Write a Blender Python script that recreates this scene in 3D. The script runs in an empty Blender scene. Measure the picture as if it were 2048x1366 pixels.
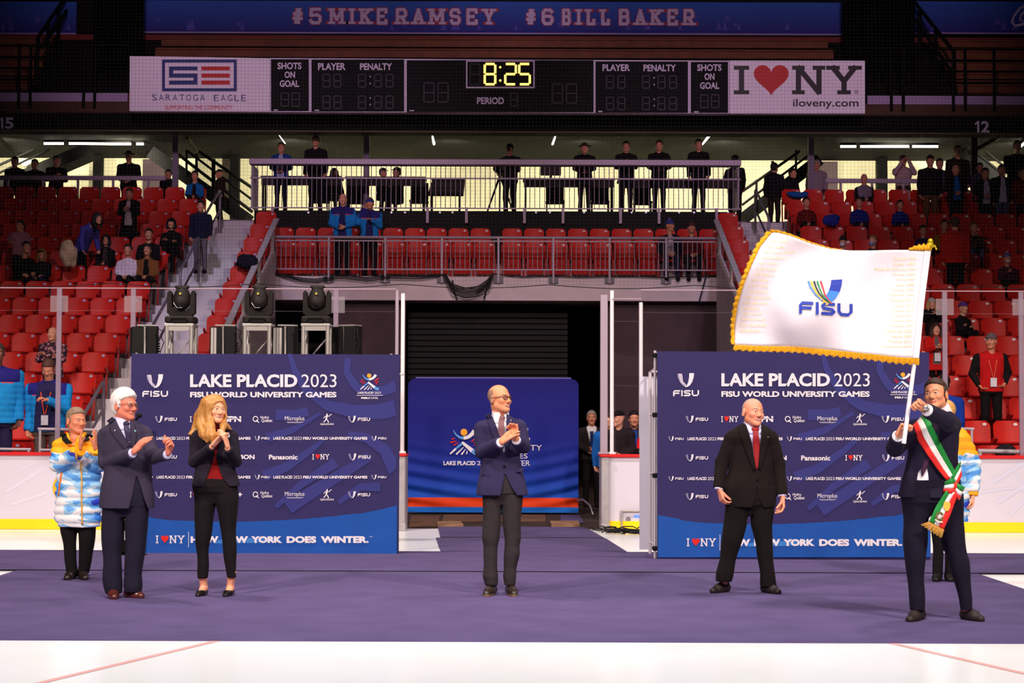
import bpy, math, random
import numpy as np
from mathutils import Vector, Matrix
random.seed(7)
SC = bpy.context.scene
COL = SC.collection
# ---------------------------------------------------------------- camera
F = 3500.0; CX, CY = 1024.0, 683.0; CAMH = 1.5
TILT = math.atan(155.0/F); ROLL = math.radians(0.2)
cam_data = bpy.data.cameras.new('camera'); cam = bpy.data.objects.new('camera', cam_data); COL.objects.link(cam)
cam_data.sensor_width = 36.0; cam_data.lens = F/2048*36.0; cam_data.clip_end = 300
CAMR = Matrix.Rotation(math.pi/2+TILT, 3, 'X') @ Matrix.Rotation(ROLL, 3, 'Z')
cam.matrix_world = Matrix.Translation((0, 0, CAMH)) @ CAMR.to_4x4()
SC.camera = cam
# ---------------------------------------------------------------- world, lamps, exposure
SC.view_settings.view_transform = 'Standard'; SC.view_settings.look = 'None'
SC.view_settings.gamma = 1.0; SC.view_settings.use_curve_mapping = False
SC.view_settings.exposure = 0.0
w = bpy.data.worlds.new('arena_air'); SC.world = w; w.use_nodes = True
w.node_tree.nodes['Background'].inputs[0].default_value = (0.5, 0.36, 0.62, 1)
w.node_tree.nodes['Background'].inputs[1].default_value = 0.030
SC.cycles.max_bounces = 6; SC.cycles.diffuse_bounces = 3; SC.cycles.glossy_bounces = 2
SC.cycles.transmission_bounces = 3; SC.cycles.transparent_max_bounces = 24
SC.cycles.caustics_reflective = False; SC.cycles.caustics_refractive = False
def aim(o, tgt):
    d = Vector(tgt)-o.location
    o.rotation_euler = d.to_track_quat('-Z', 'Y').to_euler()
def spot(name, loc, tgt, watts, col, deg, blend, size):
    l = bpy.data.lights.new(name, 'SPOT'); l.energy = watts; l.color = col
    l.spot_size = math.radians(deg); l.spot_blend = blend; l.shadow_soft_size = size
    o = bpy.data.objects.new(name, l); COL.objects.link(o); o.location = loc; aim(o, tgt); return o
def area(name, loc, tgt, watts, col, sx, sy):
    l = bpy.data.lights.new(name, 'AREA'); l.energy = watts; l.color = col; l.shape = 'RECTANGLE'; l.size = sx; l.size_y = sy
    o = bpy.data.objects.new(name, l); COL.objects.link(o); o.location = loc; aim(o, tgt); return o
WARM = (1.0, 0.86, 0.74)
# rink floodlights hanging from the arena roof, in front of and above the carpet
spot('rink_floodlight', (-9, 1.0, 12.5), (-2.0, 19.5, 0.6), 12500, WARM, 51, 0.85, 0.7)
spot('rink_floodlight', (9, 1.0, 12.5), (2.0, 19.5, 0.6), 12500, WARM, 51, 0.85, 0.7)
spot('rink_floodlight', (-6, 17.0, 14.5), (-2.0, 20.5, 0.0), 6400, (1.0, .88, .8), 84, 1.0, 0.6)
spot('rink_floodlight', (6, 17.0, 14.5), (2.0, 20.5, 0.0), 5400, (1.0, .88, .8), 84, 1.0, 0.6)
spot('rink_floodlight', (0, 5, 14.0), (0.0, 9.2, 0.0), 10500, (1.0, .98, .95), 62, 1.0, 0.8)  # added fill that brightens the near ice
# added spots: warm on the lower rows, violet wash on stairs, lintel and signs
spot('stand_fill', (-9, 12, 11.0), (-9.2, 28, 1.6), 4600, (1.0, .80, .70), 30, 1.0, 0.6)
spot('stand_fill', (9, 12, 11.0), (9.2, 28, 1.6), 4600, (1.0, .80, .70), 30, 1.0, 0.6)
spot('stair_wash', (-6.5, 18, 15.0), (-6.2, 34, 4.0), 4200, (0.82, 0.70, 1.0), 19, 0.7, 0.5)
spot('stair_wash', (6.3, 18, 15.0), (5.5, 34, 4.0), 3600, (0.82, 0.70, 1.0), 19, 0.7, 0.5)
spot('lintel_wash', (0, 16, 13.0), (-0.3, 36.6, 4.2), 4700, (1.0, 0.68, 0.76), 28, 1.0, 0.5)
spot('sign_wash', (-5, 20, 9.6), (-5.2, 38, 10.4), 3900, (1.0, 0.66, .90), 40, 0.8, 0.5)
spot('sign_wash', (5, 20, 9.6), (5.2, 38, 10.4), 3900, (1.0, 0.66, .90), 40, 0.8, 0.5)

def ray(px, py):
    return CAMR @ Vector(((px-CX)/F, -(py-CY)/F, -1.0))
def at(px, py, Y):
    d = ray(px, py); t = Y/d.y
    return Vector((d.x*t, Y, CAMH+d.z*t))
def gnd(px, py, z=0.0):
    d = ray(px, py); t = (z-CAMH)/d.z
    return Vector((d.x*t, d.y*t, z))
def s2l(c):
    c = c/255.0
    return c/12.92 if c <= 0.04045 else ((c+0.055)/1.055)**2.4
# ---------------------------------------------------------------- materials
MATS = {}
def mat(name, rgb, rough=0.6, metal=0.0, spec=0.3, noise=0.0, nscale=8.0, bump=0.0, bscale=60.0, coat=0.0, sheen=0.0, srgb=True):
    if name in MATS: return MATS[name]
    m = bpy.data.materials.new(name); m.use_nodes = True; MATS[name] = m
    nt = m.node_tree; b = nt.nodes['Principled BSDF']
    c = tuple(s2l(v) for v in rgb) if srgb else tuple(rgb)
    b.inputs['Base Color'].default_value = (*c, 1); m.diffuse_color = (*c, 1)
    b.inputs['Roughness'].default_value = rough; b.inputs['Metallic'].default_value = metal
    b.inputs['Specular IOR Level'].default_value = spec
    if coat: b.inputs['Coat Weight'].default_value = coat; b.inputs['Coat Roughness'].default_value = 0.25
    if sheen: b.inputs['Sheen Weight'].default_value = sheen
    if noise or bump:
        tc = nt.nodes.new('ShaderNodeTexCoord')
    if noise:
        n = nt.nodes.new('ShaderNodeTexNoise'); n.inputs['Scale'].default_value = nscale; n.inputs['Detail'].default_value = 3
        nt.links.new(tc.outputs['Object'], n.inputs['Vector'])
        r = nt.nodes.new('ShaderNodeMapRange'); r.inputs[1].default_value = 0.3; r.inputs[2].default_value = 0.7
        r.inputs[3].default_value = 1-noise; r.inputs[4].default_value = 1+noise
        nt.links.new(n.outputs['Fac'], r.inputs[0])
        mx = nt.nodes.new('ShaderNodeVectorMath'); mx.operation = 'SCALE'; mx.inputs[0].default_value = c
        nt.links.new(r.outputs[0], mx.inputs['Scale']); nt.links.new(mx.outputs[0], b.inputs['Base Color'])
    if bump:
        n2 = nt.nodes.new('ShaderNodeTexNoise'); n2.inputs['Scale'].default_value = bscale; n2.inputs['Detail'].default_value = 2
        nt.links.new(tc.outputs['Object'], n2.inputs['Vector'])
        bp = nt.nodes.new('ShaderNodeBump'); bp.inputs['Strength'].default_value = bump; bp.inputs['Distance'].default_value = 0.01
        nt.links.new(n2.outputs['Fac'], bp.inputs['Height']); nt.links.new(bp.outputs[0], b.inputs['Normal'])
    return m
def emis(name, rgb, strength):
    if name in MATS: return MATS[name]
    m = bpy.data.materials.new(name); m.use_nodes = True; MATS[name] = m
    b = m.node_tree.nodes['Principled BSDF']
    c = tuple(s2l(v) for v in rgb)
    b.inputs['Base Color'].default_value = (*c, 1); b.inputs['Emission Color'].default_value = (*c, 1)
    b.inputs['Emission Strength'].default_value = strength; m.diffuse_color = (*c, 1)
    return m
def glassy(name, tint, gloss, rough=0.03, body=0.0, bodycol=(.8, .78, .85)):
    if name in MATS: return MATS[name]
    m = bpy.data.materials.new(name); m.use_nodes = True; MATS[name] = m
    nt = m.node_tree; nt.nodes.remove(nt.nodes['Principled BSDF'])
    out = nt.nodes['Material Output']
    t = nt.nodes.new('ShaderNodeBsdfTransparent'); t.inputs[0].default_value = (*tint, 1)
    g = nt.nodes.new('ShaderNodeBsdfGlossy'); g.inputs['Roughness'].default_value = rough
    mx = nt.nodes.new('ShaderNodeMixShader'); mx.inputs[0].default_value = gloss
    nt.links.new(t.outputs[0], mx.inputs[1]); nt.links.new(g.outputs[0], mx.inputs[2])
    last = mx
    if body:
        d = nt.nodes.new('ShaderNodeBsdfDiffuse'); d.inputs[0].default_value = (*bodycol, 1)
        m2 = nt.nodes.new('ShaderNodeMixShader'); m2.inputs[0].default_value = body
        nt.links.new(mx.outputs[0], m2.inputs[1]); nt.links.new(d.outputs[0], m2.inputs[2]); last = m2
    nt.links.new(last.outputs[0], out.inputs[0])
    return m
# ---------------------------------------------------------------- object helpers
def worg(o):
    v = Vector((0, 0, 0))
    while o is not None:
        v += o.location; o = o.parent
    return v
def link(name, me, parent=None, loc=None):
    o = bpy.data.objects.new(name, me); COL.objects.link(o)
    if parent is not None: o.parent = parent
    if loc is not None: o.location = loc
    return o
def tag(o, label, cat, group=None, kind=None):
    o['label'] = label; o['category'] = cat
    if group: o['group'] = group
    if kind: o['kind'] = kind
    return o
def struct(o, label=None):
    o['kind'] = 'structure'
    if label: o['label'] = label
    return o
def empty(name, loc, label=None, cat=None, group=None):
    o = bpy.data.objects.new(name, None); COL.objects.link(o); o.location = loc; o.empty_display_size = 0.1
    if label: tag(o, label, cat, group)
    return o
def dup(root, loc, rz=None):
    r = root.copy(); COL.objects.link(r); r.location = loc
    if rz is not None: r.rotation_euler = (0, 0, rz)
    for ch in list(root.children):
        c = ch.copy(); COL.objects.link(c); c.parent = r
        for g in list(ch.children):
            d = g.copy(); COL.objects.link(d); d.parent = c
    return r
class MB:
    def __init__(s): s.v = []; s.f = []; s.m = []; s.sm = []
    def add(s, vs, fs, mi=0, smooth=False):
        b = len(s.v); s.v.extend([tuple(p) for p in vs])
        for f in fs: s.f.append([i+b for i in f]); s.m.append(mi); s.sm.append(smooth)
        return s
    def box(s, c, d, R=None, mi=0):
        x, y, z = d[0]/2, d[1]/2, d[2]/2
        vs = [Vector((i*x, j*y, k*z)) for k in (-1, 1) for j in (-1, 1) for i in (-1, 1)]
        if R is not None: vs = [R @ p for p in vs]
        c = Vector(c)
        return s.add([p+c for p in vs], [(0, 2, 3, 1), (4, 5, 7, 6), (0, 1, 5, 4), (2, 6, 7, 3), (0, 4, 6, 2), (1, 3, 7, 5)], mi)
    def bx(s, x0, x1, y0, y1, z0, z1, mi=0):
        return s.box(((x0+x1)/2, (y0+y1)/2, (z0+z1)/2), (abs(x1-x0), abs(y1-y0), abs(z1-z0)), None, mi)
    def rbox(s, c, d, r=0.01, R=None, mi=0):
        # box with chamfered edges
        bm = [d[0]/2, d[1]/2, d[2]/2]; vs = []; fs = []
        r = min(r, min(bm)*0.9)
        idx = {}
        for sx in (-1, 1):
            for sy in (-1, 1):
                for sz in (-1, 1):
                    for a in range(3):
                        p = [sx*(bm[0]-r), sy*(bm[1]-r), sz*(bm[2]-r)]
                        p[a] = (sx, sy, sz)[a]*bm[a]
                        idx[(sx, sy, sz, a)] = len(vs); vs.append(Vector(p))
        for a in range(3):
            b, c2 = (a+1) % 3, (a+2) % 3
            for sa in (-1, 1):
                q = []
                for sb, sc in ((-1, -1), (1, -1), (1, 1), (-1, 1)):
                    k = [0, 0, 0]; k[a] = sa; k[b] = sb; k[c2] = sc
                    q.append(idx[(k[0], k[1], k[2], a)])
                fs.append(q if sa > 0 else q[::-1])
            for sb in (-1, 1):
                for sc in (-1, 1):
                    q = []
                    for sa, ax in ((-1, b), (1, b), (1, c2), (-1, c2)):
                        k = [0, 0, 0]; k[a] = sa; k[b] = sb; k[c2] = sc
                        q.append(idx[(k[0], k[1], k[2], ax)])
                    fs.append(q if sb*sc < 0 else q[::-1])
        for sx in (-1, 1):
            for sy in (-1, 1):
                for sz in (-1, 1):
                    q = [idx[(sx, sy, sz, a)] for a in range(3)]
                    fs.append(q if sx*sy*sz > 0 else q[::-1])
        if R is not None: vs = [R @ p for p in vs]
        c = Vector(c)
        return s.add([p+c for p in vs], fs, mi)
    def tube(s, a, b, ra, rb=None, n=10, mi=0, cap=True, smooth=True):
        a = Vector(a); b = Vector(b); rb = ra if rb is None else rb
        d = (b-a)
        if d.length < 1e-7: return s
        q = d.to_track_quat('Z', 'Y').to_matrix()
        vs = []
        for p, r in ((a, ra), (b, rb)):
            for i in range(n):
                t = 2*math.pi*i/n; vs.append(p+q @ Vector((math.cos(t)*r, math.sin(t)*r, 0)))
        s.add(vs, [(i, (i+1) % n, n+(i+1) % n, n+i) for i in range(n)], mi, smooth)
        if cap: s.add(vs, [list(range(n))[::-1], list(range(n, 2*n))], mi)
        return s
    def pipe(s, pts, r, n=8, mi=0, closed=False):
        pts = [Vector(p) for p in pts]; m = len(pts); vs = []
        rr = r if hasattr(r, '__len__') else [r]*m
        up = Vector((0, 0, 1))
        for i, p in enumerate(pts):
            if closed: t = pts[(i+1) % m]-pts[i-1]
            else: t = pts[min(i+1, m-1)]-pts[max(i-1, 0)]
            t.normalize()
            u = up - t*up.dot(t)
            if u.length < 0.05: u = Vector((1, 0, 0))-t*t.x
            u.normalize(); w_ = t.cross(u); up = u
            for k in range(n):
                a = 2*math.pi*k/n; vs.append(p+u*math.cos(a)*rr[i]+w_*math.sin(a)*rr[i])
        fs = []
        for i in range(m if closed else m-1):
            j = (i+1) % m
            for k in range(n): fs.append((i*n+k, i*n+(k+1) % n, j*n+(k+1) % n, j*n+k))
        s.add(vs, fs, mi, True)
        if not closed: s.add(vs, [list(range(n))[::-1], list(range((m-1)*n, m*n))], mi)
        return s
    def ell(s, c, r, n=14, m=8, mi=0, R=None):
        c = Vector(c); vs = []; fs = []
        for i in range(m+1):
            th = math.pi*i/m
            for k in range(n):
                ph = 2*math.pi*k/n
                p = Vector((r[0]*math.sin(th)*math.cos(ph), r[1]*math.sin(th)*math.sin(ph), r[2]*math.cos(th)))
                vs.append(c+(R @ p if R is not None else p))
        for i in range(m):
            for k in range(n): fs.append((i*n+k, (i+1)*n+k, (i+1)*n+(k+1) % n, i*n+(k+1) % n))
        return s.add(vs, fs, mi, True)
    def prism(s, pts, dirv, mi=0):
        n = len(pts); pts = [Vector(p) for p in pts]; dv = Vector(dirv)
        s.add(pts+[p+dv for p in pts], [list(range(n))[::-1], list(range(n, 2*n))]+[(i, (i+1) % n, n+(i+1) % n, n+i) for i in range(n)], mi)
        return s
    def poly(s, pts, mi=0):
        return s.add(pts, [list(range(len(pts)))], mi)
    def grid(s, P, mi=0, smooth=True, flip=False):
        n = len(P); m = len(P[0]); vs = [p for r in P for p in r]
        fs = [(i*m+j, i*m+j+1, (i+1)*m+j+1, (i+1)*m+j) for i in range(n-1) for j in range(m-1)]
        if flip: fs = [f[::-1] for f in fs]
        return s.add(vs, fs, mi, smooth)
    def build(s, name, mats, parent=None, fix=True):
        me = bpy.data.meshes.new(name)
        o0 = worg(parent) if parent is not None else Vector((0, 0, 0))
        vs = [(p[0]-o0.x, p[1]-o0.y, p[2]-o0.z) for p in s.v]
        me.from_pydata(vs, [], s.f)
        if not isinstance(mats, (list, tuple)): mats = [mats]
        for m in mats: me.materials.append(m)
        if len(mats) > 1: me.polygons.foreach_set('material_index', s.m)
        me.polygons.foreach_set('use_smooth', s.sm)
        me.update()
        o = link(name, me, parent)
        return o
def origin_to(o, p):
    """put a parentless mesh object's origin at world point p"""
    p = Vector(p); o.data.transform(Matrix.Translation(-p)); o.location = p; return o
# ---------------------------------------------------------------- text and drawing on planes
def text_tris(body, bold=0.0):
    cu = bpy.data.curves.new('t', 'FONT'); cu.body = body; cu.size = 1.0; cu.offset = bold; cu.resolution_u = 3
    ob = bpy.data.objects.new('t', cu); COL.objects.link(ob)
    dg = bpy.context.evaluated_depsgraph_get(); oe = ob.evaluated_get(dg); me = oe.to_mesh()
    vs = [(v.co.x, v.co.y) for v in me.vertices]; fs = [list(p.vertices) for p in me.polygons]
    oe.to_mesh_clear(); bpy.data.objects.remove(ob); bpy.data.curves.remove(cu)
    return vs, fs
TX = {}
def text(mb, mp, body, x0, x1, y0, y1, mi=0, bold=0.0, off=0.0):
    """fit text into the box (x0..x1, top y0 .. bottom y1) of a drawing plane; mp(x, y, off) gives the point"""
    k = (body, bold)
    if k not in TX: TX[k] = text_tris(body, bold)
    vs, fs = TX[k]
    if not vs: return
    xs = [v[0] for v in vs]; ys = [v[1] for v in vs]
    a, b, c, d = min(xs), max(xs), min(ys), max(ys)
    P = [mp(x0+(v[0]-a)/(b-a)*(x1-x0), y1-(v[1]-c)/(d-c)*(y1-y0), off) for v in vs]
    mb.add(P, fs, mi)
OFFC = [0]
def stroke(mb, mp, pts, w, mi=0, off=0.0, w1=None):
    OFFC[0] = (OFFC[0]+1) % 12; off = off+.00025*OFFC[0]
    n = len(pts); L = []; R = []
    for i in range(n):
        x0, y0 = pts[max(i-1, 0)]; x1, y1 = pts[min(i+1, n-1)]
        dx, dy = x1-x0, y1-y0; l = math.hypot(dx, dy) or 1
        ww = (w if w1 is None else w+(w1-w)*i/(n-1))/2
        L.append((pts[i][0]-dy/l*ww, pts[i][1]+dx/l*ww)); R.append((pts[i][0]+dy/l*ww, pts[i][1]-dx/l*ww))
    vs = [mp(x, y, off) for x, y in L]+[mp(x, y, off) for x, y in R]
    mb.add(vs, [(i, n+i, n+i+1, i+1) for i in range(n-1)], mi)
def fill(mb, mp, pts, mi=0, off=0.0):
    OFFC[0] = (OFFC[0]+1) % 12; off = off+.00025*OFFC[0]
    mb.add([mp(x, y, off) for x, y in pts], [list(range(len(pts)))], mi)
def rect(mb, mp, x0, x1, y0, y1, mi=0, off=0.0):
    fill(mb, mp, [(x0, y1), (x1, y1), (x1, y0), (x0, y0)], mi, off)
def frame(mb, mp, x0, x1, y0, y1, w, mi=0, off=0.0):
    rect(mb, mp, x0, x1, y0, y0+w, mi, off); rect(mb, mp, x0, x1, y1-w, y1, mi, off)
    rect(mb, mp, x0, x0+w, y0+w, y1-w, mi, off); rect(mb, mp, x1-w, x1, y0+w, y1-w, mi, off)
def circ(cx, cy, rx, ry=None, n=24, a0=0, a1=360):
    ry = rx if ry is None else ry
    return [(cx+rx*math.cos(math.radians(a0+(a1-a0)*i/n)), cy+ry*math.sin(math.radians(a0+(a1-a0)*i/n))) for i in range(n+(0 if a1-a0 == 360 else 1))]
def heart(cx, cy, w, h):
    P = []
    for i in range(40):
        t = 2*math.pi*i/40
        x = 16*math.sin(t)**3; y = -(13*math.cos(t)-5*math.cos(2*t)-2*math.cos(3*t)-math.cos(4*t))
        P.append((cx+x/32*w, cy+(y-2.5)/29*h))
    return P
SLAB = {'M': [[(0, 0), (0, 1)], [(0, 1), (.5, .25), (1, 1)], [(1, 1), (1, 0)]], 'I': [[(.5, 0), (.5, 1)]],
 'K': [[(0, 0), (0, 1)], [(0, .4), (1, 1)], [(.3, .58), (1, 0)]], 'E': [[(0, 0), (0, 1)], [(0, 1), (1, 1)], [(0, .5), (.7, .5)], [(0, 0), (1, 0)], [(1, 1), (1, .78)], [(1, 0), (1, .22)]],
 'R': [[(0, 0), (0, 1)], [(0, 1), (.8, 1), (1, .85), (1, .6), (.8, .45), (0, .45)], [(.5, .45), (1, 0)]],
 'A': [[(0, 0), (.5, 1), (1, 0)], [(.2, .33), (.8, .33)]], 'S': [[(1, .78), (.8, 1), (.2, 1), (0, .85), (0, .62), (.2, .52), (.8, .48), (1, .35), (1, .15), (.8, 0), (.2, 0), (0, .22)]],
 'Y': [[(0, 1), (.5, .45), (1, 1)], [(.5, .45), (.5, 0)]], 'B': [[(0, 0), (0, 1)], [(0, 1), (.8, 1), (.95, .87), (.95, .62), (.8, .52), (0, .52)], [(.8, .52), (1, .38), (1, .13), (.8, 0), (0, 0)]],
 'L': [[(0, 1), (0, 0)], [(0, 0), (1, 0), (1, .3)]], 'N': [[(0, 0), (0, 1)], [(0, 1), (1, 0)], [(1, 0), (1, 1)]],
 '#': [[(.3, 0), (.45, 1)], [(.6, 0), (.75, 1)], [(0, .33), (1, .33)], [(.05, .67), (1, .67)]],
 '5': [[(1, 1), (.1, 1), (.05, .55), (.75, .6), (1, .45), (1, .15), (.8, 0), (.2, 0), (0, .2)]],
 '6': [[(1, .85), (.8, 1), (.2, 1), (0, .8), (0, .2), (.2, 0), (.8, 0), (1, .2), (1, .4), (.8, .55), (0, .55)]]}
SERIF = {'M': [(0, 0), (1, 0), (0, 1), (1, 1)], 'I': [(.5, 0), (.5, 1)], 'K': [(0, 0), (0, 1), (1, 1), (1, 0)], 'E': [], 'R': [(0, 0), (1, 0)], 'A': [(0, 0), (1, 0)],
 'Y': [(0, 1), (1, 1), (.5, 0)], 'L': [(0, 1)], 'N': [(0, 0), (0, 1), (1, 1)]}
def slab(mb, mp, ch, x0, x1, y0, y1, w, mi, off, serif=0.55):
    f = lambda p: (x0+p[0]*(x1-x0), y1-p[1]*(y1-y0))
    for pl in SLAB.get(ch, []):
        P = [f(p) for p in pl]
        for a, b in zip(P, P[1:]):
            dx, dy = b[0]-a[0], b[1]-a[1]; l = math.hypot(dx, dy) or 1
            e = w*0.3
            stroke(mb, mp, [(a[0]-dx/l*e, a[1]-dy/l*e), (b[0]+dx/l*e, b[1]+dy/l*e)], w, mi, off)
    for p in SERIF.get(ch, []):
        q = f(p); sw = w*(0.7+serif)
        yy = q[1]+(w*0.05 if p[1] > .5 else -w*0.05)
        stroke(mb, mp, [(q[0]-sw, yy), (q[0]+sw, yy)], w*0.75, mi, off)
def fisu(mb, mp, x0, x1, y0, y1, mi, off, skew=0.0):
    """the wide FISU lettering"""
    W, H = x1-x0, y1-y0; t = H*0.24
    f = lambda u, v: (x0+u*W, y0+v*H+skew*u)
    S = lambda P: stroke(mb, mp, [f(*p) for p in P], t, mi, off)
    h = t/H/2; q = t/W/2
    S([(q, 1), (q, .3), (.06, h), (.27, h)]); S([(q+.01, .62), (.08, .5), (.24, .5)])
    S([(.345, 0), (.345, 1)])
    S([(.68, h), (.48, h), (.44, .25), (.47, .46), (.63, .54), (.67, .72), (.63, 1-h), (.42, 1-h)])
    S([(.755, 0), (.755, .65), (.80, 1-h), (.93, 1-h), (.985, .65), (.985, 0)])
def fisu_mark(mb, mp, x0, x1, y0, y1, cols, off, skew=0.0):
    """the U-shaped emblem: thin ribbons on one side running into a broad one"""
    W, H = x1-x0, y1-y0; f = lambda u, v: (x0+u*W, y0+v*H+skew*u)
    n = len(cols)-1
    for i in range(n):
        a = 0.0+0.27*i/n
        P = [(a, .04), (a+.03+.02*i/n, .3), (.14+a*.72, .62), (.30+a*.55, .86-.03*i), (.46+.02*i, .98-.02*i)]
        stroke(mb, mp, [f(*p) for p in P], W*0.055, cols[i], off, W*0.02)
    fill(mb, mp, [f(*p) for p in [(.70, 0), (1, 0), (.97, .3), (.88, .62), (.76, .85), (.6, .98), (.45, 1), (.42, .97), (.56, .85), (.64, .62), (.69, .3)]], cols[n], off)
def lerp_line(P, n):
    """resample polyline of (x, y) to n+1 points"""
    d = [0]
    for a, b in zip(P, P[1:]): d.append(d[-1]+math.hypot(b[0]-a[0], b[1]-a[1]))
    out = []
    for i in range(n+1):
        t = d[-1]*i/n
        out.append((float(np.interp(t, d, [p[0] for p in P])), float(np.interp(t, d, [p[1] for p in P]))))
    return out
# ================================================================ large structure
M_ice = mat('ice', (250, 250, 252), 0.22, spec=0.5, noise=0.025, nscale=1.3)
M_conc = mat('concrete', (150, 138, 146), 0.85, noise=0.10, nscale=3, bump=0.15, bscale=30)
M_step = mat('painted_steps', (226, 218, 226), 0.8, noise=0.05, nscale=4)
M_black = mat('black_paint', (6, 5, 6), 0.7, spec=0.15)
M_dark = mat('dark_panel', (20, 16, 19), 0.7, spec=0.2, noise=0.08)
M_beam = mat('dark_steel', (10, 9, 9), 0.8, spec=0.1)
M_lintel = mat('lintel_concrete', (222, 202, 210), 0.85, noise=0.08, nscale=2.5, bump=0.1)
M_wall = mat('tunnel_shaded_wall', (84, 66, 70), 0.9, noise=0.12, nscale=2)  # low light under the lintel put into the wall colour
M_rub = mat('rubber_floor', (58, 42, 36), 0.9, noise=0.2, nscale=5)
M_rail = mat('rail_paint', (168, 150, 168), 0.5, metal=0.2, spec=0.4)
M_railw = mat('rail_white', (208, 196, 204), 0.5, spec=0.4)
M_steel = mat('brushed_steel', (190, 186, 190), 0.32, metal=0.9)
M_white = mat('white_gelcoat', (208, 200, 214), 0.35, spec=0.45)
M_redcap = mat('red_cap', (205, 30, 34), 0.4)
M_yel = mat('yellow_kick', (250, 208, 20), 0.4)
M_tile = mat('concourse_block', (222, 214, 178), 0.8, noise=0.22, nscale=0.5)

# ice
mb = MB(); mb.add([(-30, -3, 0), (30, -3, 0), (30, 24.0, 0), (-30, 24.0, 0)], [(0, 1, 2, 3)])
struct(mb.build('floor', M_ice), 'white ice sheet of the rink')
mb = MB(); mb.bx(-5.0, 4.36, 24.0, 44, -0.02, 0.0); struct(mb.build('floor_tunnel', M_rub))
mb = MB(); mb.bx(-30, -5.15, 23.8, 26.0, 0, .30); mb.bx(4.5, 30, 23.8, 26.0, 0, .30); struct(mb.build('floor_walkway', M_conc))
# red ice lines
M_iceline = mat('ice_line_red', (240, 178, 176), 0.3)
for a, b in (((400, 1290), (60, 1371)), ((1789, 1288), (2090, 1357))):
    p, q = gnd(*a), gnd(*b); d = (q-p).normalized(); n = Vector((-d.y, d.x, 0))*0.028
    p = p-d*3.0
    mb = MB(); mb.add([v+Vector((0, 0, .002)) for v in (p-n, q-n, q+n, p+n)], [(0, 1, 2, 3)])
    struct(mb.build('trim_1' if a[0] < 1000 else 'trim_2', M_iceline), 'faint red line in the ice')

# terraces
ROWS = range(-1, 15)
def rowY(k): return 27.3+0.85*k
def rowZ(k): return 1.5+0.371*k          # top of the seat backs
def deck(k): return rowZ(k)-0.80
def terrace(name, x0, x1, m, half=False, top=14):
    pts = [(rowY(-1)-0.62, 0.0)]
    for k in range(-1, top+1):
        y0 = rowY(k)-0.62
        if half:
            zp = deck(k)-0.1855
            pts += [(y0-0.0, zp), (y0+0.30, zp), (y0+0.30, deck(k))] if k > -1 else [(y0, deck(k))]
        else:
            pts += [(y0, deck(k))]
        pts += [(rowY(k+1)-0.62, deck(k))]
    pts += [(rowY(top)+0.4, deck(top)), (rowY(top)+0.4, 0.0)]
    mb = MB(); mb.prism([(x0, a, b) for a, b in pts][::-1], (x1-x0, 0, 0)); return struct(mb.build(name, m))
terrace('terrace_left', -16, -6.90, M_conc); terrace('terrace_right', 6.02, 16, M_conc)
terrace('steps_left', -6.90, -5.52, M_step, True); terrace('steps_right', 4.88, 6.02, M_step, True)
terrace('terrace_side_left', -5.52, -5.06, M_conc, top=12); terrace('terrace_side_right', 4.38, 4.88, M_conc, top=12)

# walls of the tunnel cut through the stand: tops follow the slope of the rows
for nm, x, y0 in (('wall_left', -4.96, 26.2), ('wall_right', 4.28, 26.2)):
    t = 0.10 if nm == 'wall_left' else -0.10
    def zt(y): return max(0.9, 5.05-0.425*(36.7-y))
    mb = MB(); mb.prism([(x-t, y0, 0), (x-t, 36.58, 0), (x-t, 36.58, zt(36.58)), (x-t, y0, zt(y0))], (t, 0, 0))
    struct(mb.build(nm, M_lintel), 'sloping side wall of the tunnel opening')
# slab over the tunnel with two seat tiers
mb = MB(); mb.prism([(-5.0, 36.6, 3.98), (-5.0, 36.6, 4.48), (-5.0, 37.75, 4.48), (-5.0, 37.75, 4.86), (-5.0, 38.6, 4.86), (-5.0, 38.6, 3.98)][::-1], (9.36, 0, 0))
struct(mb.build('balcony_slab', M_lintel), 'concrete lintel slab above the tunnel')
mb = MB(); mb.bx(-3.78, -2.25, 36.9, 37.1, 0, 3.98); mb.bx(1.93, 4.36, 36.9, 37.1, 0, 3.98)
struct(mb.build('wall_front', M_wall), 'plaster wall under the lintel, its shade in the colour')
mb = MB(); mb.bx(-5.0, 4.36, 43.8, 44.0, 0, 4.2); mb.bx(-5.2, -5.0, 37.1, 44, 0, 4.2); mb.bx(4.36, 4.5, 37.1, 44, 0, 4.2)
struct(mb.build('wall_back', M_black), 'black wall deep in the tunnel')
mb = MB(); mb.bx(-5.2, 4.5, 38.6, 44, 3.98, 4.1); struct(mb.build('ceiling_tunnel', M_black))
mb = MB()
for i in range(32): mb.rbox((-0.52, 37.45, 0.06+i*0.122), (3.44, 0.05, 0.116), 0.012)
M_roll = mat('roll_door_black', (16, 12, 16), 0.6, spec=0.25)
struct(mb.build('door_1', M_roll), 'black roll-up door closing the tunnel')

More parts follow.
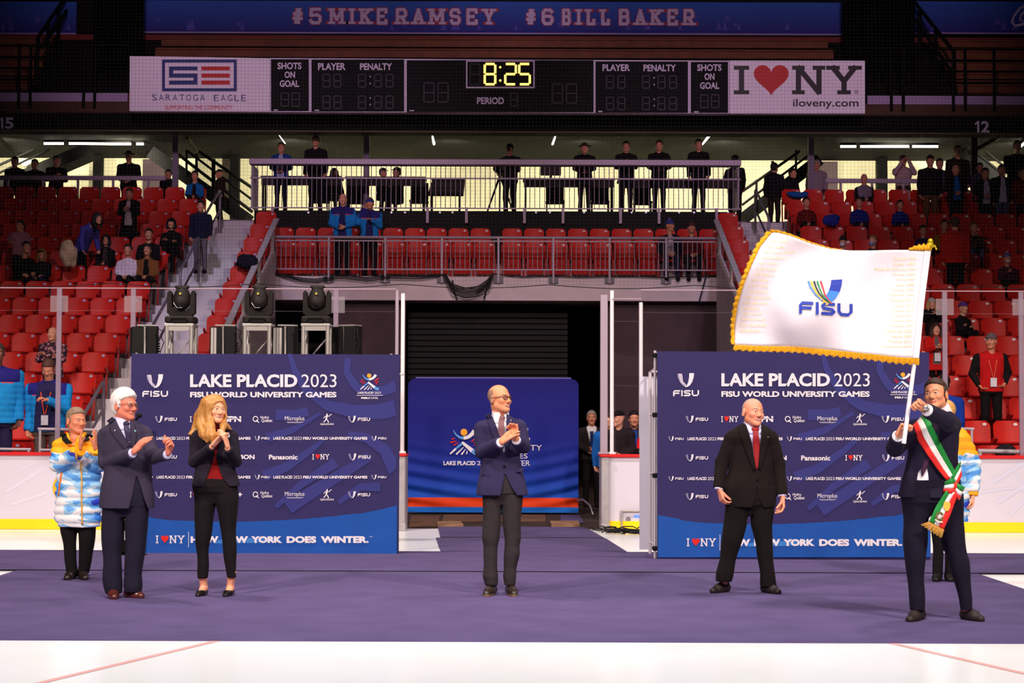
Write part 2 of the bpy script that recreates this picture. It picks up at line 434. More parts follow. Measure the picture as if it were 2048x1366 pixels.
# concourse and press platform
mb = MB(); mb.bx(-16, 16, 39.6, 46.2, 5.6, 6.0); struct(mb.build('floor_concourse', M_conc))
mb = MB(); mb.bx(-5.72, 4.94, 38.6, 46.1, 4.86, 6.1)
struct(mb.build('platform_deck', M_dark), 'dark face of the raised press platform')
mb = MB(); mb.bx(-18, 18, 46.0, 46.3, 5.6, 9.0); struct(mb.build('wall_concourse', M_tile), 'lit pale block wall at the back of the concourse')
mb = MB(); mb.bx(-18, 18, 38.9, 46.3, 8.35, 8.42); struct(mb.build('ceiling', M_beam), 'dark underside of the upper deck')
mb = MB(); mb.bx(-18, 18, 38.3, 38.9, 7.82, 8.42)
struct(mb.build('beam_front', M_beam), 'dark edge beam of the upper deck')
M_ledge = mat('beam_edge', (84, 72, 48), 0.7)
mb = MB()
for z, y in ((7.815, 38.28), (8.0, 39.4)): mb.bx(-18, 18, y-0.02, y+0.02, z-0.015, z+0.015)
struct(mb.build('trim_3', M_ledge), 'thin pale edges of the ceiling beams')
M_col = mat('column_paint', (128, 112, 134), 0.6); 
for i, (px, m) in enumerate(((351, M_col), (733, M_col), (1622, M_col), (1948, M_beam))):
    x = at(px, 330, 40.3).x
    mb = MB(); mb.bx(x-.065, x+.065, 40.24, 40.36, 6.0, 8.35); struct(mb.build('column', m), 'steel column holding the upper deck')
for i, px in enumerate((196, 1765, 470)):
    x = at(px, 330, 45.6).x
    mb = MB(); mb.bx(x-.11, x+.11, 45.5, 45.8, 6.0, 8.35); struct(mb.build('column', M_beam), 'black column against the concourse wall')
M_door = mat('concourse_door', (70, 50, 56), 0.6)
for i, (a, b) in enumerate(((287, 330), (1640, 1674))):
    x0, x1 = at(a, 330, 45.9).x, at(b, 330, 45.9).x
    mb = MB(); mb.bx(x0, x1, 45.8, 46.0, 6.0, 8.3); struct(mb.build('door_%d' % (i+2), M_door), 'brown panel door in the concourse')

# upper deck
M_wood = mat('bench_wood', (118, 62, 32), 0.6, noise=0.25, nscale=3)
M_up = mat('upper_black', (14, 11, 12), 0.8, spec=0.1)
mb = MB()
pts = [(38.4, 8.42)]
for j in range(6): pts += [(38.75+.75*j, 8.44+.42*j), (39.5+.75*j, 8.44+.42*j)]
pts += [(43.6, 10.9), (43.6, 8.42)]
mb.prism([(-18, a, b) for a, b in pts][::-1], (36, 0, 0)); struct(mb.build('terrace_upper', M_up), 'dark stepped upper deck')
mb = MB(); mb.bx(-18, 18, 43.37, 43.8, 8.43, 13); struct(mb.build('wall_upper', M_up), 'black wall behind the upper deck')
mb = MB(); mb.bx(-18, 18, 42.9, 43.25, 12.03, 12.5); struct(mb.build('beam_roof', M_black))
mb = MB(); x0, x1 = at(286, 73, 43.5).x, at(1684, 73, 43.5).x
M_redtrim = mat('red_trim', (118, 34, 26), 0.6)
mb.bx(x0, x1, 43.31, 43.37, 10.92, 11.05); mb.bx(x1+1.75, 18, 43.31, 43.37, 10.92, 11.05); mb.bx(-18, x0-1.2, 43.31, 43.37, 10.92, 11.05)
struct(mb.build('trim_4', M_redtrim), 'red board below the banners')
xl0, xl1, xr0, xr1 = at(186, 100, 41).x, at(286, 100, 41).x, at(1690, 100, 41).x, at(1832, 100, 41).x
where = ('lowest', 'second lowest', 'third lowest', 'third highest', 'second highest', 'highest')
for j in range(6):
    y, z = 39.05+.75*j, 8.72+.42*j
    for (a, b, side) in ((-15.5, at(58+11*j, 100, y).x, 'beside'), (xl1+.12, xr0-.12, 'in'), (at(1922-13*j, 100, y).x, 15.5, 'beyond')):
        if side.startswith('beside'): side = 'of the upper deck bank beyond the boxed monogram sign'
        elif side.startswith('in'): side = 'of the middle upper deck bank above the scoreboard'
        else: side = 'of the upper deck bank beyond the red heart sign'
        e = empty('bench', ((a+b)/2, y, z-.28), '%s brown wooden bench %s' % (where[j], side), 'bench', 'wooden benches of the upper deck')
        m2 = MB(); m2.rbox(((a+b)/2, y-.12, z), (b-a, .15, .05), .008); m2.rbox(((a+b)/2, y+.05, z), (b-a, .15, .05), .008); m2.build('seat', M_wood, e)
        m2 = MB(); m2.rbox(((a+b)/2, y-.24, z-.13), (b-a, .035, .17), .006); m2.build('front_board', M_wood, e)
        m2 = MB(); n = max(2, int((b-a)/1.8))
        for i in range(n): m2.bx(a+.15+(b-a-.3)*i/(n-1)-.03, a+.15+(b-a-.3)*i/(n-1)+.03, y-.2, y+.12, z-.28, z-.025)
        m2.build('bracket', M_beam, e)
# front rail of the upper deck: pale kick boards between dark posts
M_kick = mat('kick_board', (164, 140, 176), 0.6)
for nm, xs in (('left', (-14, at(258, 190, 38.2).x)), ('right', (at(1732, 190, 38.2).x, 14))):
    e = empty('guard_rail', ((xs[0]+xs[1])/2, 38.2, 8.3), 'guard rail of pale violet kick boards on the upper deck beside the %s sign' % ('boxed monogram' if nm == 'left' else 'red heart'), 'railing', 'upper deck guard rails')
    zb, zt2 = at(1024, 206, 38.2).z, at(1024, 189, 38.2).z
    posts = [p for p in ((38, 61, 168, 190) if nm == 'left' else (1782, 1806, 1906, 1930, 1988)) ]
    px = [at(p, 190, 38.2).x for p in posts]
    ed = [xs[0]]+px+[xs[1]]
    for a, b in zip(ed, ed[1:]):
        m2 = MB(); m2.bx(a+.03, b-.03, 38.19, 38.23, zb, zt2); m2.build('kick_board', M_kick, e)
    for p in px:
        m2 = MB(); m2.tube((p, 38.17, zb-.15), (p, 38.17, zb+1.25), .035, n=8); m2.build('post', M_beam, e)
    for q in (.55, .95, 1.25):
        m2 = MB(); m2.tube((xs[0], 38.17, zb+q), (xs[1], 38.17, zb+q), .016, n=6); m2.build('rail', M_beam, e)
mb = MB(); mb.bx(-18, 18, 38.22, 38.3, at(1024, 228, 38.2).z, at(1024, 206, 38.2).z); M_brn = mat('fascia_brown', (74, 46, 30), 0.7, noise=.2)
struct(mb.build('trim_5', M_brn), 'brown timber fascia of the upper deck')
# dark stair rails in the two upper stairways
def polyrail(name, segs, r, m, label, cat, group=None, base=None):
    p0 = Vector(segs[0][0]); e = empty(name, base or (p0.x, p0.y, min(min(a[2], b[2]) for a, b in segs)), label, cat, group)
    for k, (a, b) in enumerate(segs):
        m2 = MB(); m2.tube(a, b, r, n=8)
        m2.build('post' if abs(a[0]-b[0])+abs(a[1]-b[1]) < .12 else 'rail', m, e)
    return e
def PX(*a): return tuple(at(*a))
polyrail('stair_rail', [(PX(130, -5, 42.5), PX(76, 75, 39.6)), (PX(133, 22, 42.5), PX(84, 95, 39.6)), (PX(117, 15, 42), PX(117, 120, 42)), (PX(96, 45, 40.9), PX(96, 150, 40.9)), (PX(76, 75, 39.6), PX(72, 182, 39.6))], .045, M_beam,
         'black stair rail climbing between wooden benches near the boxed monogram sign', 'railing')
polyrail('stair_rail', [(PX(1822, -5, 42.5), PX(1908, 104, 39.6)), (PX(1822, 28, 42.5), PX(1904, 145, 39.6)), (PX(1840, 20, 42), PX(1840, 120, 42)), (PX(1871, 60, 40.9), PX(1871, 150, 40.9)), (PX(1908, 104, 39.6), PX(1908, 185, 39.6))], .045, M_beam,
         'black stair rail climbing between wooden benches near the red heart sign', 'railing')
# black sheets standing in for the darkness of the two upper stairways
M_void = mat('void_black', (6, 5, 7), 0.95, spec=0.05)
for (a, b, t, sec) in ((xl0, xl1, 'near the boxed monogram sign', 15), (xr0, xr1, 'near the red heart sign', 12)):
    P = [[(a+.02+(b-a-.04)*i/30, 41.0+.06*math.sin(i*1.9), z) for i in range(31)] for z in (8.45, 11.72)]
    m2 = MB(); m2.grid(P); o = m2.build('dark_sheet', M_void); o.modifiers.new('s', 'SOLIDIFY').thickness = .02
    origin_to(o, ((a+b)/2, 41.0, 8.45)); tag(o, 'black sheet for the darkness of the upper stairway '+t, 'curtain')

# lamps of the concourse
M_tube = emis('tube_white', (255, 250, 225), 9.0)
tubes = [((88, 287), (127, 287)), ((138, 287), (262, 288)), ((273, 288), (287, 288)),
         ((1681, 293), (1712, 293)), ((1721, 293), (1818, 293)), ((1825, 293), (1876, 293))]
lab = ['short leftmost white tube lamp over the left concourse', 'long middle white tube lamp over the left concourse', 'shortest white tube lamp nearest the column over the left concourse',
       'short white tube lamp nearest the column over the right concourse', 'long middle white tube lamp over the right concourse', 'white tube lamp furthest right over the right concourse']
def tube_lamp(p, q, label):
    p = Vector(p); q = Vector(q)
    e = empty('tube_lamp', (p+q)/2, label, 'lamp', 'white tube lamps of the concourse')
    m2 = MB(); m2.tube(p, q, .028, n=8); m2.build('tube', M_tube, e)
    up = Vector((0, 0, .06)); d = (q-p)
    m2 = MB(); m2.tube(p+up, q+up, .03, n=6)
    m2.tube(p+d*.1+up, p+d*.1+Vector((0, 0, 8.35-p.z)), .01, n=5); m2.tube(p+d*.9+up, p+d*.9+Vector((0, 0, 8.35-q.z)), .01, n=5); m2.build('housing', M_beam, e)
for (a, b), l in zip(tubes, lab): tube_lamp(at(*a, 43.0), at(*b, 43.0), l)
for (a, b), l in zip((((556, 265), (570, 285)), ((864, 266), (868, 288)), ((1112, 267), (1105, 288)), ((1419, 271), (1404, 288)), ((2052, 284), (2036, 297))),
                     ('slanting tube lamp over the man in blue on the platform', 'upright tube lamp left of the platform camera', 'upright tube lamp right of the platform camera', 'slanting tube lamp over the last man on the platform', 'tube lamp at the right edge over the concourse')):
    tube_lamp(at(*a, 41.9), at(*b, 43.4), l)
for x, e_ in ((-12.5, 700), (-9.5, 700), (-5.5, 750), (-1.5, 480), (1.8, 480), (5.2, 750), (9.5, 700), (12.5, 700)):
    spot('concourse_fill', (x, 42.3, 8.1), (x, 46.0, 6.5), e_, (1.0, 0.94, 0.72), 120, .6, .08)  # unseen spots added to light the concourse back wall
# ================================================================ seats, rails, boards, glass
M_seat = mat('seat_red', (214, 34, 22), 0.45, spec=0.22, noise=0.06, nscale=6)
M_seat2 = mat('seat_red_deep', (186, 22, 16), 0.5, spec=0.2)
M_plate = mat('seat_plate', (186, 180, 220), 0.4); M_plate2 = mat('seat_plate_white', (240, 232, 236), 0.4)
def seat_proto(pm):
    e = empty('arena_chair', (0, 0, 0))
    W = .44
    def panel(w0, w1, h, z0, t, r, y0, lean, curve=.03, n=7):
        # rounded, slightly dished panel
        out = []
        for i in range(n+1):
            v = i/n; wv = w0+(w1-w0)*v
            if v > 1-r: wv -= 2*r*.22*(1-math.sqrt(max(0, 1-((v-1+r)/r)**2)))*1.0
            row = []
            for j in range(n+1):
                u = -1+2*j/n
                row.append((u*wv/2, y0+lean*v+curve*(1-u*u), z0+h*v))
            out.append(row)
        m2 = MB(); m2.grid(out, 0, True)
        back = [[(p[0], p[1]+t, p[2]) for p in r_] for r_ in out]
        m2.grid(back, 0, True, True)
        ring = [(i, 0) for i in range(n+1)]+[(n, j) for j in range(1, n+1)]+[(i, n) for i in range(n-1, -1, -1)]+[(0, j) for j in range(n-1, 0, -1)]
        a = [out[i][j] for i, j in ring]; b = [back[i][j] for i, j in ring]
        L = len(ring); m2.add(a+b, [(i, (i+1) % L, L+(i+1) % L, L+i) for i in range(L)])
        return m2
    m2 = panel(.425, .44, .36, .44, .03, .3, -.03, .07); m2.rbox((0, -.035, .455), (.40, .05, .035), .012); bk = m2.build('backrest', M_seat, e)
    m2 = panel(.36, .36, .37, .10, .045, .25, -.12, -.03, .015); m2.rbox((0, -.16, .455), (.37, .05, .03), .012); m2.rbox((0, -.125, .30), (.30, .03, .03), .01); m2.build('seat_pan', M_seat2, e)
    m2 = MB(); m2.add([(.135+.032*math.cos(t*math.pi/8), -.036+.07*((.745+.022*math.sin(t*math.pi/8)-.44)/.36)+.03*(1-((.135+.032*math.cos(t*math.pi/8))/.217)**2), .745+.022*math.sin(t*math.pi/8)) for t in range(16)], [list(range(16))]); m2.build('number_plate', pm, bk)
    for sx in (-1, 1):
        m2 = MB(); m2.prism([(sx*.225-.012, -.16, .0), (sx*.225-.012, -.10, 0), (sx*.225-.012, -.02, .50), (sx*.225-.012, -.22, .56), (sx*.225-.012, -.24, .52), (sx*.225-.012, -.10, .42)], (.024, 0, 0)); m2.build('standard', M_seat2, e)
    return e
protoL = seat_proto(M_plate); protoR = seat_proto(M_plate2)
used_protos = set()
def put_seat(proto, x, y, z, label, group):
    if proto.name not in used_protos: used_protos.add(proto.name); e = proto; e.location = (x, y, z)
    else: e = dup(proto, (x, y, z))
    tag(e, label, 'seat', group); return e
ORD = ['front', 'second', 'third', 'fourth', 'fifth', 'sixth', 'seventh', 'eighth', 'ninth', 'tenth', 'eleventh', 'twelfth', 'thirteenth', 'fourteenth', 'fifteenth', 'top', ]
NTH = ['first', 'second', 'third', 'fourth', 'fifth', 'sixth', 'seventh', 'eighth', 'ninth', 'tenth', 'eleventh', 'twelfth']
PIT = .482
for k in ROWS:
    half = 1024/F*rowY(k)
    row = ORD[k+1]
    x = -6.88-.24; i = 0
    while x > -half-.1:
        put_seat(protoL, x, rowY(k), deck(k), 'red folding seat, %s row of the left block, %s seat from the stairs' % (row, NTH[i]), 'red seats of the left block'); x -= PIT; i += 1
    x = 6.04+.24; i = 0
    while x < half+.3:
        put_seat(protoR, x, rowY(k), deck(k), 'red folding seat, %s row of the right block, %s seat from the stairs' % (row, NTH[i]), 'red seats of the right block')
        x += PIT; i += 1
    if 1 <= k <= 12: put_seat(protoL, -5.30, rowY(k), deck(k), 'red single seat between the left stairs and the tunnel wall, %s row' % row, 'red single seats by the left tunnel wall')
    if 4 <= k <= 12: put_seat(protoR, 4.64, rowY(k), deck(k), 'red single seat between the right stairs and the tunnel wall, %s row' % row, 'red single seats by the right tunnel wall')
bal = [('front', 37.30, 4.48), ('back', 38.12, 4.87)]
for nm, y, z in bal:
    xl = at(546, 460, y).x; xr = at(1003, 460, y).x
    for i in range(10):
        put_seat(protoR, xl+.235+.478*i if i or nm == 'back' else xl+.3, y, z, 'red balcony seat, %s row left of the gap, %s from the left wall' % (nm, NTH[i]), 'red balcony seats')
    for i in range(10):
        put_seat(protoR, xr+.235+.478*i, y, z, 'red balcony seat, %s row right of the gap, %s from the gap' % (nm, NTH[i]), 'red balcony seats')

# balcony railing
def balustrade(name, x0, x1, y, z0, ztop, zrails, pitch, label, m, posts, rpost, drop, rbal=.009, topbeam=None):
    e = empty(name, ((x0+x1)/2, y, z0), label, 'railing')
    m2 = MB()
    if topbeam: m2.rbox(((x0+x1)/2, y, ztop), (x1-x0, topbeam[0], topbeam[1]), .015)
    else: m2.tube((x0, y, ztop), (x1, y, ztop), .032, n=10)
    m2.build('top_rail', m, e)
    for z in zrails:
        m2 = MB(); m2.bx(x0, x1, y-.012, y+.012, z-.014, z+.014); m2.build('rail', m, e)
    n = int((x1-x0)/pitch); proto = None
    for i in range(n):
        x = x0+(x1-x0)*(i+.5)/n
        if proto is None:
            m2 = MB(); m2.tube((x, y, zrails[-1]), (x, y, zrails[0]), rbal, n=6); proto = m2.build('baluster', m, e); xp = x
        else:
            c = proto.copy(); COL.objects.link(c); c.parent = e; c.location = proto.location+Vector((x-xp, 0, 0))
    for p in posts:
        m2 = MB(); m2.bx(p-rpost, p+rpost, y-.05, y-.012, z0-drop, ztop); m2.build('post', m, e)
    return e
yb = 36.56
bx0, bx1 = at(548, 475, yb).x, at(1438, 475, yb).x
bp = [at(p, 500, yb).x for p in (658, 771, 884, 997, 1107, 1219, 1332)]
rb = balustrade('balcony_railing', bx0, bx1, yb, at(1024, 540, yb).z, at(1024, 475.5, yb).z, [at(1024, 482.5, yb).z, at(1024, 539.5, yb).z], .1005,
           'violet-grey steel balcony railing with thin bars above the tunnel lintel', M_rail, bp, .02, .28)
for p in bp:
    m2 = MB(); m2.bx(p-.10, p+.10, yb-.01, yb+.03, at(1024, 566, yb).z, at(1024, 552, yb).z); m2.build('base_plate', mat('plate_grey', (128, 120, 130), .6), rb)
# press platform railing
yp = 38.5
px0, px1 = at(500, 330, yp).x, at(1481, 330, yp).x
pp = [at(p, 400, yp).x for p in (545, 855, 933, 1049, 1126, 1241, 1318, 1433)]
zb_, zm_, zt_ = at(1024, 417, yp).z, at(1024, 331, yp).z, at(1024, 326, yp).z
rp = balustrade('platform_railing', px0, px1, yp, zb_, zt_, [zm_, zb_], .1085, 'wide violet steel railing with thin bars along the press platform', M_rail, [], .02, .3, topbeam=(.3, .13))
m2 = MB(); m2.bx(px0, px1, yp+.0, yp+.03, at(1024, 357, yp).z-.015, at(1024, 357, yp).z+.015); m2.build('rail', M_rail, rp)
for p in (px0+.05, px1-.05):
    for q in range(9):
        m2 = MB(); m2.bx(p-.02, p+.02, yp+.1*q, yp+.1*q+.02, zb_, zm_); m2.build('end_baluster', M_rail, rp)
for p in pp:
    m2 = MB(); m2.bx(p-.03, p+.03, yp-.03, yp+.1, zb_-.33, zb_+.02); m2.build('bracket', M_rail, rp)
M_bolt = mat('bolt_cap', (200, 196, 220), .4, metal=.5)
for p in (520, 617, 783, 810, 880, 905, 1072, 1100, 1168, 1263, 1292, 1358, 1388, 1456):
    c = at(p, 425, 38.58); m2 = MB(); m2.tube((c.x, 38.56, c.z), (c.x, 38.6, c.z), .024, n=10); m2.build('bolt', M_bolt, rp)
for i, (x0p, x1p, lbl) in enumerate(((-20, 332, 'violet beam rail along the left concourse behind the top seats'), (1650, 1838, 'violet beam rail along the right concourse behind the top seats'))):
    a, b = at(x0p, 356 if i == 0 else 362, 39.9), at(x1p, 356 if i == 0 else 362, 39.9)
    e = empty('concourse_rail', ((a.x+b.x)/2, 39.9, 6.0), lbl, 'railing')
    m2 = MB(); m2.rbox((a+b)/2, (b.x-a.x, .08, .10), .01); m2.build('top_rail', M_rail, e)
    n = 5 if i == 0 else 3
    for q in range(n):
        x = a.x+(b.x-a.x)*(q+.5)/n; m2 = MB(); m2.bx(x-.025, x+.025, 39.88, 39.93, 6.0, a.z); m2.build('post', M_rail, e)
# sloping rails on the tunnel walls
for x, nm in ((-5.01, 'left'), (4.33, 'right')):
    a, b = Vector((x, 37.0, 5.72)), Vector((x, 28.2, 2.05))
    d = (b-a)
    e = empty('wall_rail', (x, 32, zt(32)), 'white sloping rail on top of the %s tunnel wall beside the red seats' % nm, 'railing', 'sloping tunnel wall rails')
    R = Vector((0, 0, 1)).rotation_difference(d).to_matrix()
    m2 = MB(); m2.rbox((a+b)/2, (.12, .05, d.length), .01, Matrix.Rotation(math.atan2(d.z, d.y)+math.pi/2, 3, 'X').transposed() if False else R); m2.build('top_rail', M_railw, e)
    for q in (.06, .28, .5, .72, .94):
        p = a+d*q; m2 = MB(); m2.bx(x-.03, x+.03, p.y-.03, p.y+.03, min(5.05-0.425*(36.7-min(p.y, 37.2)), p.z)-.02, p.z); m2.build('post', M_railw, e)
# aisle handrails
def handrail(p0, p1, h, label):
    p0 = Vector(p0); p1 = Vector(p1)
    e = empty('handrail', p0, label, 'handrail', 'aisle handrails')
    a = p0+Vector((0, 0, h)); b = p1+Vector((0, 0, h)); d = (b-a).normalized()
    m2 = MB()
    pts = [p0, a-Vector((0, 0, .12))]+[a+Vector((0, 0, -.12+.12*math.sin(t)))+d*.12*(1-math.cos(t)) for t in (.4, .8, 1.2, 1.57)]+[b-d*.12]+[b-d*.12*(1-math.sin(t))-Vector((0, 0, .12*(1-math.cos(t)))) for t in (.4, .8, 1.2, 1.57)]+[p1]
    m2.pipe(pts, .028, 8); m2.build('top_rail', M_steel2, e)
    m2 = MB(); m2.tube(p0+Vector((0, 0, h*.5)), p1+Vector((0, 0, h*.5)), .024, n=8); m2.build('mid_rail', M_steel2, e)
M_steel2 = mat('rail_galvanised', (150, 142, 160), .45, metal=.5)
def hr(xw, k0, k1, label):
    handrail((xw, rowY(k0)-.3, deck(k0)), (xw, rowY(k1)-.3, deck(k1)), .92, label)
hr(-6.42, 10.6, 13.2, 'grey looped handrail on the left stairs, highest of the four')
hr(-6.30, 7.2, 9.5, 'grey looped handrail on the left stairs, below the highest one')
hr(-6.25, 3.4, 5.9, 'grey looped handrail on the left stairs, behind the moving lamp')
hr(-6.55, -1.0, 1.3, 'grey looped handrail at the foot of the left stairs beside the white-haired man')
hr(5.35, 11.0, 13.4, 'grey looped handrail at the top of the right stairs above the flag')

# rink boards
def boards(x0, x1, endx, label):
    e = empty('rink_boards', ((x0+x1)/2, 23.6, 0), label, 'rink boards')
    m2 = MB(); m2.bx(x0, x1, 23.55, 23.67, .0, .99); m2.build('panel', M_white, e)
    m2 = MB(); m2.rbox(((x0+x1)/2, 23.6, 1.01), (x1-x0, .17, .045), .012); m2.build('cap_rail', M_redcap, e)
    m2 = MB(); m2.rbox(((x0+x1)/2, 23.545, .07), (x1-x0, .02, .135), .004); m2.build('kick_plate', M_yel, e)
    s = 1 if endx == x1 else -1
    m2 = MB(); m2.rbox((endx+s*.055, 23.75, .5), (.11, .55, 1.0), .01); m2.rbox((endx+s*.055, 23.46, .05), (.13, .08, .1), .01); m2.build('gate_post', mat('gate_metal', (176, 168, 172), .45, metal=.4, noise=.12), e)
    m2 = MB(); m2.rbox((endx+s*.055, 23.75, 1.01), (.14, .6, .03), .01); m2.build('post_cap', M_redcap, e)
    return e
LB = boards(-9.5, -1.53, -1.53, 'white rink boards with red cap and yellow kick plate, left of the gate')
RB = boards(1.31, 9.5, 1.31, 'white rink boards with red cap and yellow kick plate, right of the gate')
D = lambda x, y, o: at(x, y, 23.5525-o)
m2 = MB(); fill(m2, D, circ(122, 976, 17, 24), 0, .004); m2.build('advert_disc', mat('advert_orange', (250, 170, 40), .5), LB)
m2 = MB()
for a, b, w_ in (((10, 985), (90, 935), 7), ((20, 1010), (95, 985), 6), ((40, 940), (70, 925), 5)): stroke(m2, D, [a, b], w_, 0, .004)
m2.build('advert_print', mat('advert_pale', (212, 205, 220), .5), LB)
m2 = MB()
for a, b, w_ in (((1985, 965), (2048, 925), 8), ((1995, 1005), (2060, 965), 8), ((1960, 985), (2030, 975), 5), ((2020, 1030), (2060, 990), 7), ((2030, 940), (2060, 1010), 5)): stroke(m2, D, [a, b], w_, 0, .004)
m2.build('advert_print', mat('advert_blue', (204, 200, 220), .5), RB)
# rink glass
M_glass = glassy('rink_glass', (.955, .94, .95), .035, .02)
M_gedge = mat('glass_edge', (176, 150, 164), .3)
M_mull = glassy('mullion', (.70, .60, .68), .06, .3, .40, (.50, .38, .50))
M_clip = glassy('glass_clip', (.93, .9, .93), .04, .3, .10, (.8, .7, .78))
def gx(px): return at(px, 745, 23.6).x
ZT = at(1024, 580, 23.6).z
def pane(a, b, label, posts=(), zt=ZT):
    xa, xb = gx(a), gx(b)
    e = empty('rink_glass', ((xa+xb)/2, 23.6, 1.03), label, 'glass pane', 'rink glass panes')
    m2 = MB(); m2.bx(xa+.005, xb-.005, 23.595, 23.605, 1.035, zt); m2.build('pane', M_glass, e)
    m2 = MB(); m2.bx(xa, xb, 23.59, 23.61, zt, zt+.012); m2.build('top_edge', M_gedge, e)
    m2 = MB(); m2.bx(xa, xb, 23.594, 23.606, zt-.30, zt-.2975); m2.build('scratch_line', M_clip, e)
    for p in posts:
        m2 = MB(); m2.bx(gx(p)-.032, gx(p)+.032, 23.585, 23.625, 1.03, zt-.005); m2.build('mullion', M_mull, e)
        m2 = MB(); m2.bx(gx(p)-.12, gx(p)+.12, 23.580, 23.586, zt-.32, zt-.10); m2.build('clip', M_clip, e)
    return e
pane(-60, 117, 'rink glass pane at the left edge, in front of the cropped blue jacket')
pane(117, 265, 'rink glass pane left of the left banner, in front of the red seats', (117, 265))
pane(265, 468, 'rink glass pane behind the leftmost moving lamp')
pane(468, 671, 'rink glass pane behind the two right moving lamps', (671,))
pane(671, 792, 'rink glass pane beside the left gate post')
pane(1224, 1282, 'narrow rink glass pane beside the right gate post', zt=ZT-.12)
pane(1282, 1590, 'rink glass pane above the right banner, beside the flag')
pane(1590, 1890, 'rink glass pane behind the flag pole', (1890,))
pane(1890, 2043, 'rink glass pane in front of the man in red and black', (2043,))
pane(2043, 2120, 'rink glass pane at the right edge')
M_gpost = mat('gate_post_white', (232, 222, 228), .4)
M_gpostg = mat('gate_post_grey', (170, 152, 166), .4, metal=.2)
for px, w_, z1, m, lb in ((805, .052, ZT-.05, M_gpost, 'tall white glass post at the left side of the gate'), (793, .045, ZT, M_gpostg, 'grey glass post left of the tall white gate post'),
                         (1208, .10, ZT-.06, M_gpostg, 'broad grey glass post at the right side of the gate'), (1224, .05, ZT, M_gpost, 'white glass post right of the broad grey gate post'), (1282, .05, ZT-.16, M_gpost, 'thin white glass post behind the red goal lamp')):
    m2 = MB(); m2.rbox((gx(px), 23.63, (1.03+z1)/2), (w_, .06, z1-1.03), .008); m2.rbox((gx(px), 23.63, 1.045), (w_+.05, .1, .03), .005)
    o = m2.build('glass_post', m); origin_to(o, (gx(px), 23.63, 1.03)); tag(o, lb, 'post')
# protective netting in front of the stands
mb = MB(); yn = 24.2; r = .0008
for i in range(300):
    x = -7.6+15.2*i/299; mb.bx(x-r, x+r, yn-r, yn+r, 3.36, 8.2)
for i in range(97):
    z = 3.36+.0504*i; mb.bx(-7.6, 7.6, yn-r, yn+r, z-r, z+r)
rope = [( -7.6+15.2*i/120, yn, 3.36-.05*abs(math.sin(i/120*math.pi*7.5))) for i in range(121)]
mb.pipe(rope, .006, 5)
o = mb.build('safety_netting', mat('net_black', (12, 10, 14), .8)); origin_to(o, (0, yn, 3.3)); tag(o, 'fine black safety netting hung in front of the stands', 'netting')
# red goal lamp on the right boards
p = at(1284, 906, 23.6)
e = empty('goal_lamp', (p.x, 23.62, 1.03), 'red goal lamp standing on the right boards beside the gate', 'lamp')
m2 = MB(); m2.rbox((p.x, 23.62, 1.07), (.16, .12, .08), .01); m2.build('base', M_black, e)
m2 = MB(); m2.tube((p.x, 23.62, 1.11), (p.x, 23.62, 1.20), .075, .07, n=16); m2.ell((p.x, 23.62, 1.2), (.07, .07, .07)); m2.build('lens', mat('lens_red', (210, 16, 20), .15, spec=.6, coat=.5), e)
m2 = MB(); m2.bx(p.x-.04, p.x+.0, 23.54, 23.56, 1.06, 1.09); m2.build('label_plate', M_white, e)
# ================================================================ carpets, banners, scoreboard, signs
M_carp = mat('carpet_navy', (84, 72, 110), 0.95, spec=0.1, noise=0.10, nscale=2.2, bump=0.25, bscale=90)
def carpet(pts, label, zt=.011):
    P = [gnd(*p) if len(p) == 2 else Vector(p) for p in pts]
    mb = MB(); mb.prism([(p.x, p.y, .001) for p in P], (0, 0, zt))
    o = mb.build('carpet', M_carp); c = sum((Vector((p.x, p.y, 0)) for p in P), Vector())/len(P); origin_to(o, (c.x, c.y, 0)); tag(o, label, 'carpet', 'navy carpet strips')
    ymin = min(p.y for p in P); fr_ = [p.x for p in P if p.y < ymin+.15]
    if zt >= .011: m2 = MB(); m2.bx(min(fr_), max(fr_), ymin-.012, ymin-.001, .001, zt+.003); m2.build('seam_strip', mat('seam_dark', (14, 11, 24), .9), o)  # dark strip added in place of the shaded gap at the seam
ya, yb_, yc = gnd(1024, 1284.5).y, gnd(1024, 1146.5).y, gnd(1024, 1105.5).y
carpet([(-4.82, ya, 0), (4.55, ya, 0), (4.55, yb_, 0), (-4.82, yb_, 0)], 'large navy carpet under the six standing people', .010)
carpet([(-9, yb_+.05, 0), (9, yb_+.05, 0), (9, yc, 0), (-9, yc, 0)], 'long navy carpet strip under both sponsor walls', .013)
carpet([(882, 1105.3), (1254, 1105.3), (1211, 1078), (872, 1077)], 'navy carpet runner piece leading to the gate, nearer half')
carpet([(881, 1076.2), (1208, 1077.2), (1170, 1055.5), (876, 1055)], 'navy carpet runner piece leading to the gate, further half')
carpet([(1120, 1047), (1168, 1047.5), (1158, 1031), (1122, 1031)], 'small navy carpet piece in front of the blue gate board')

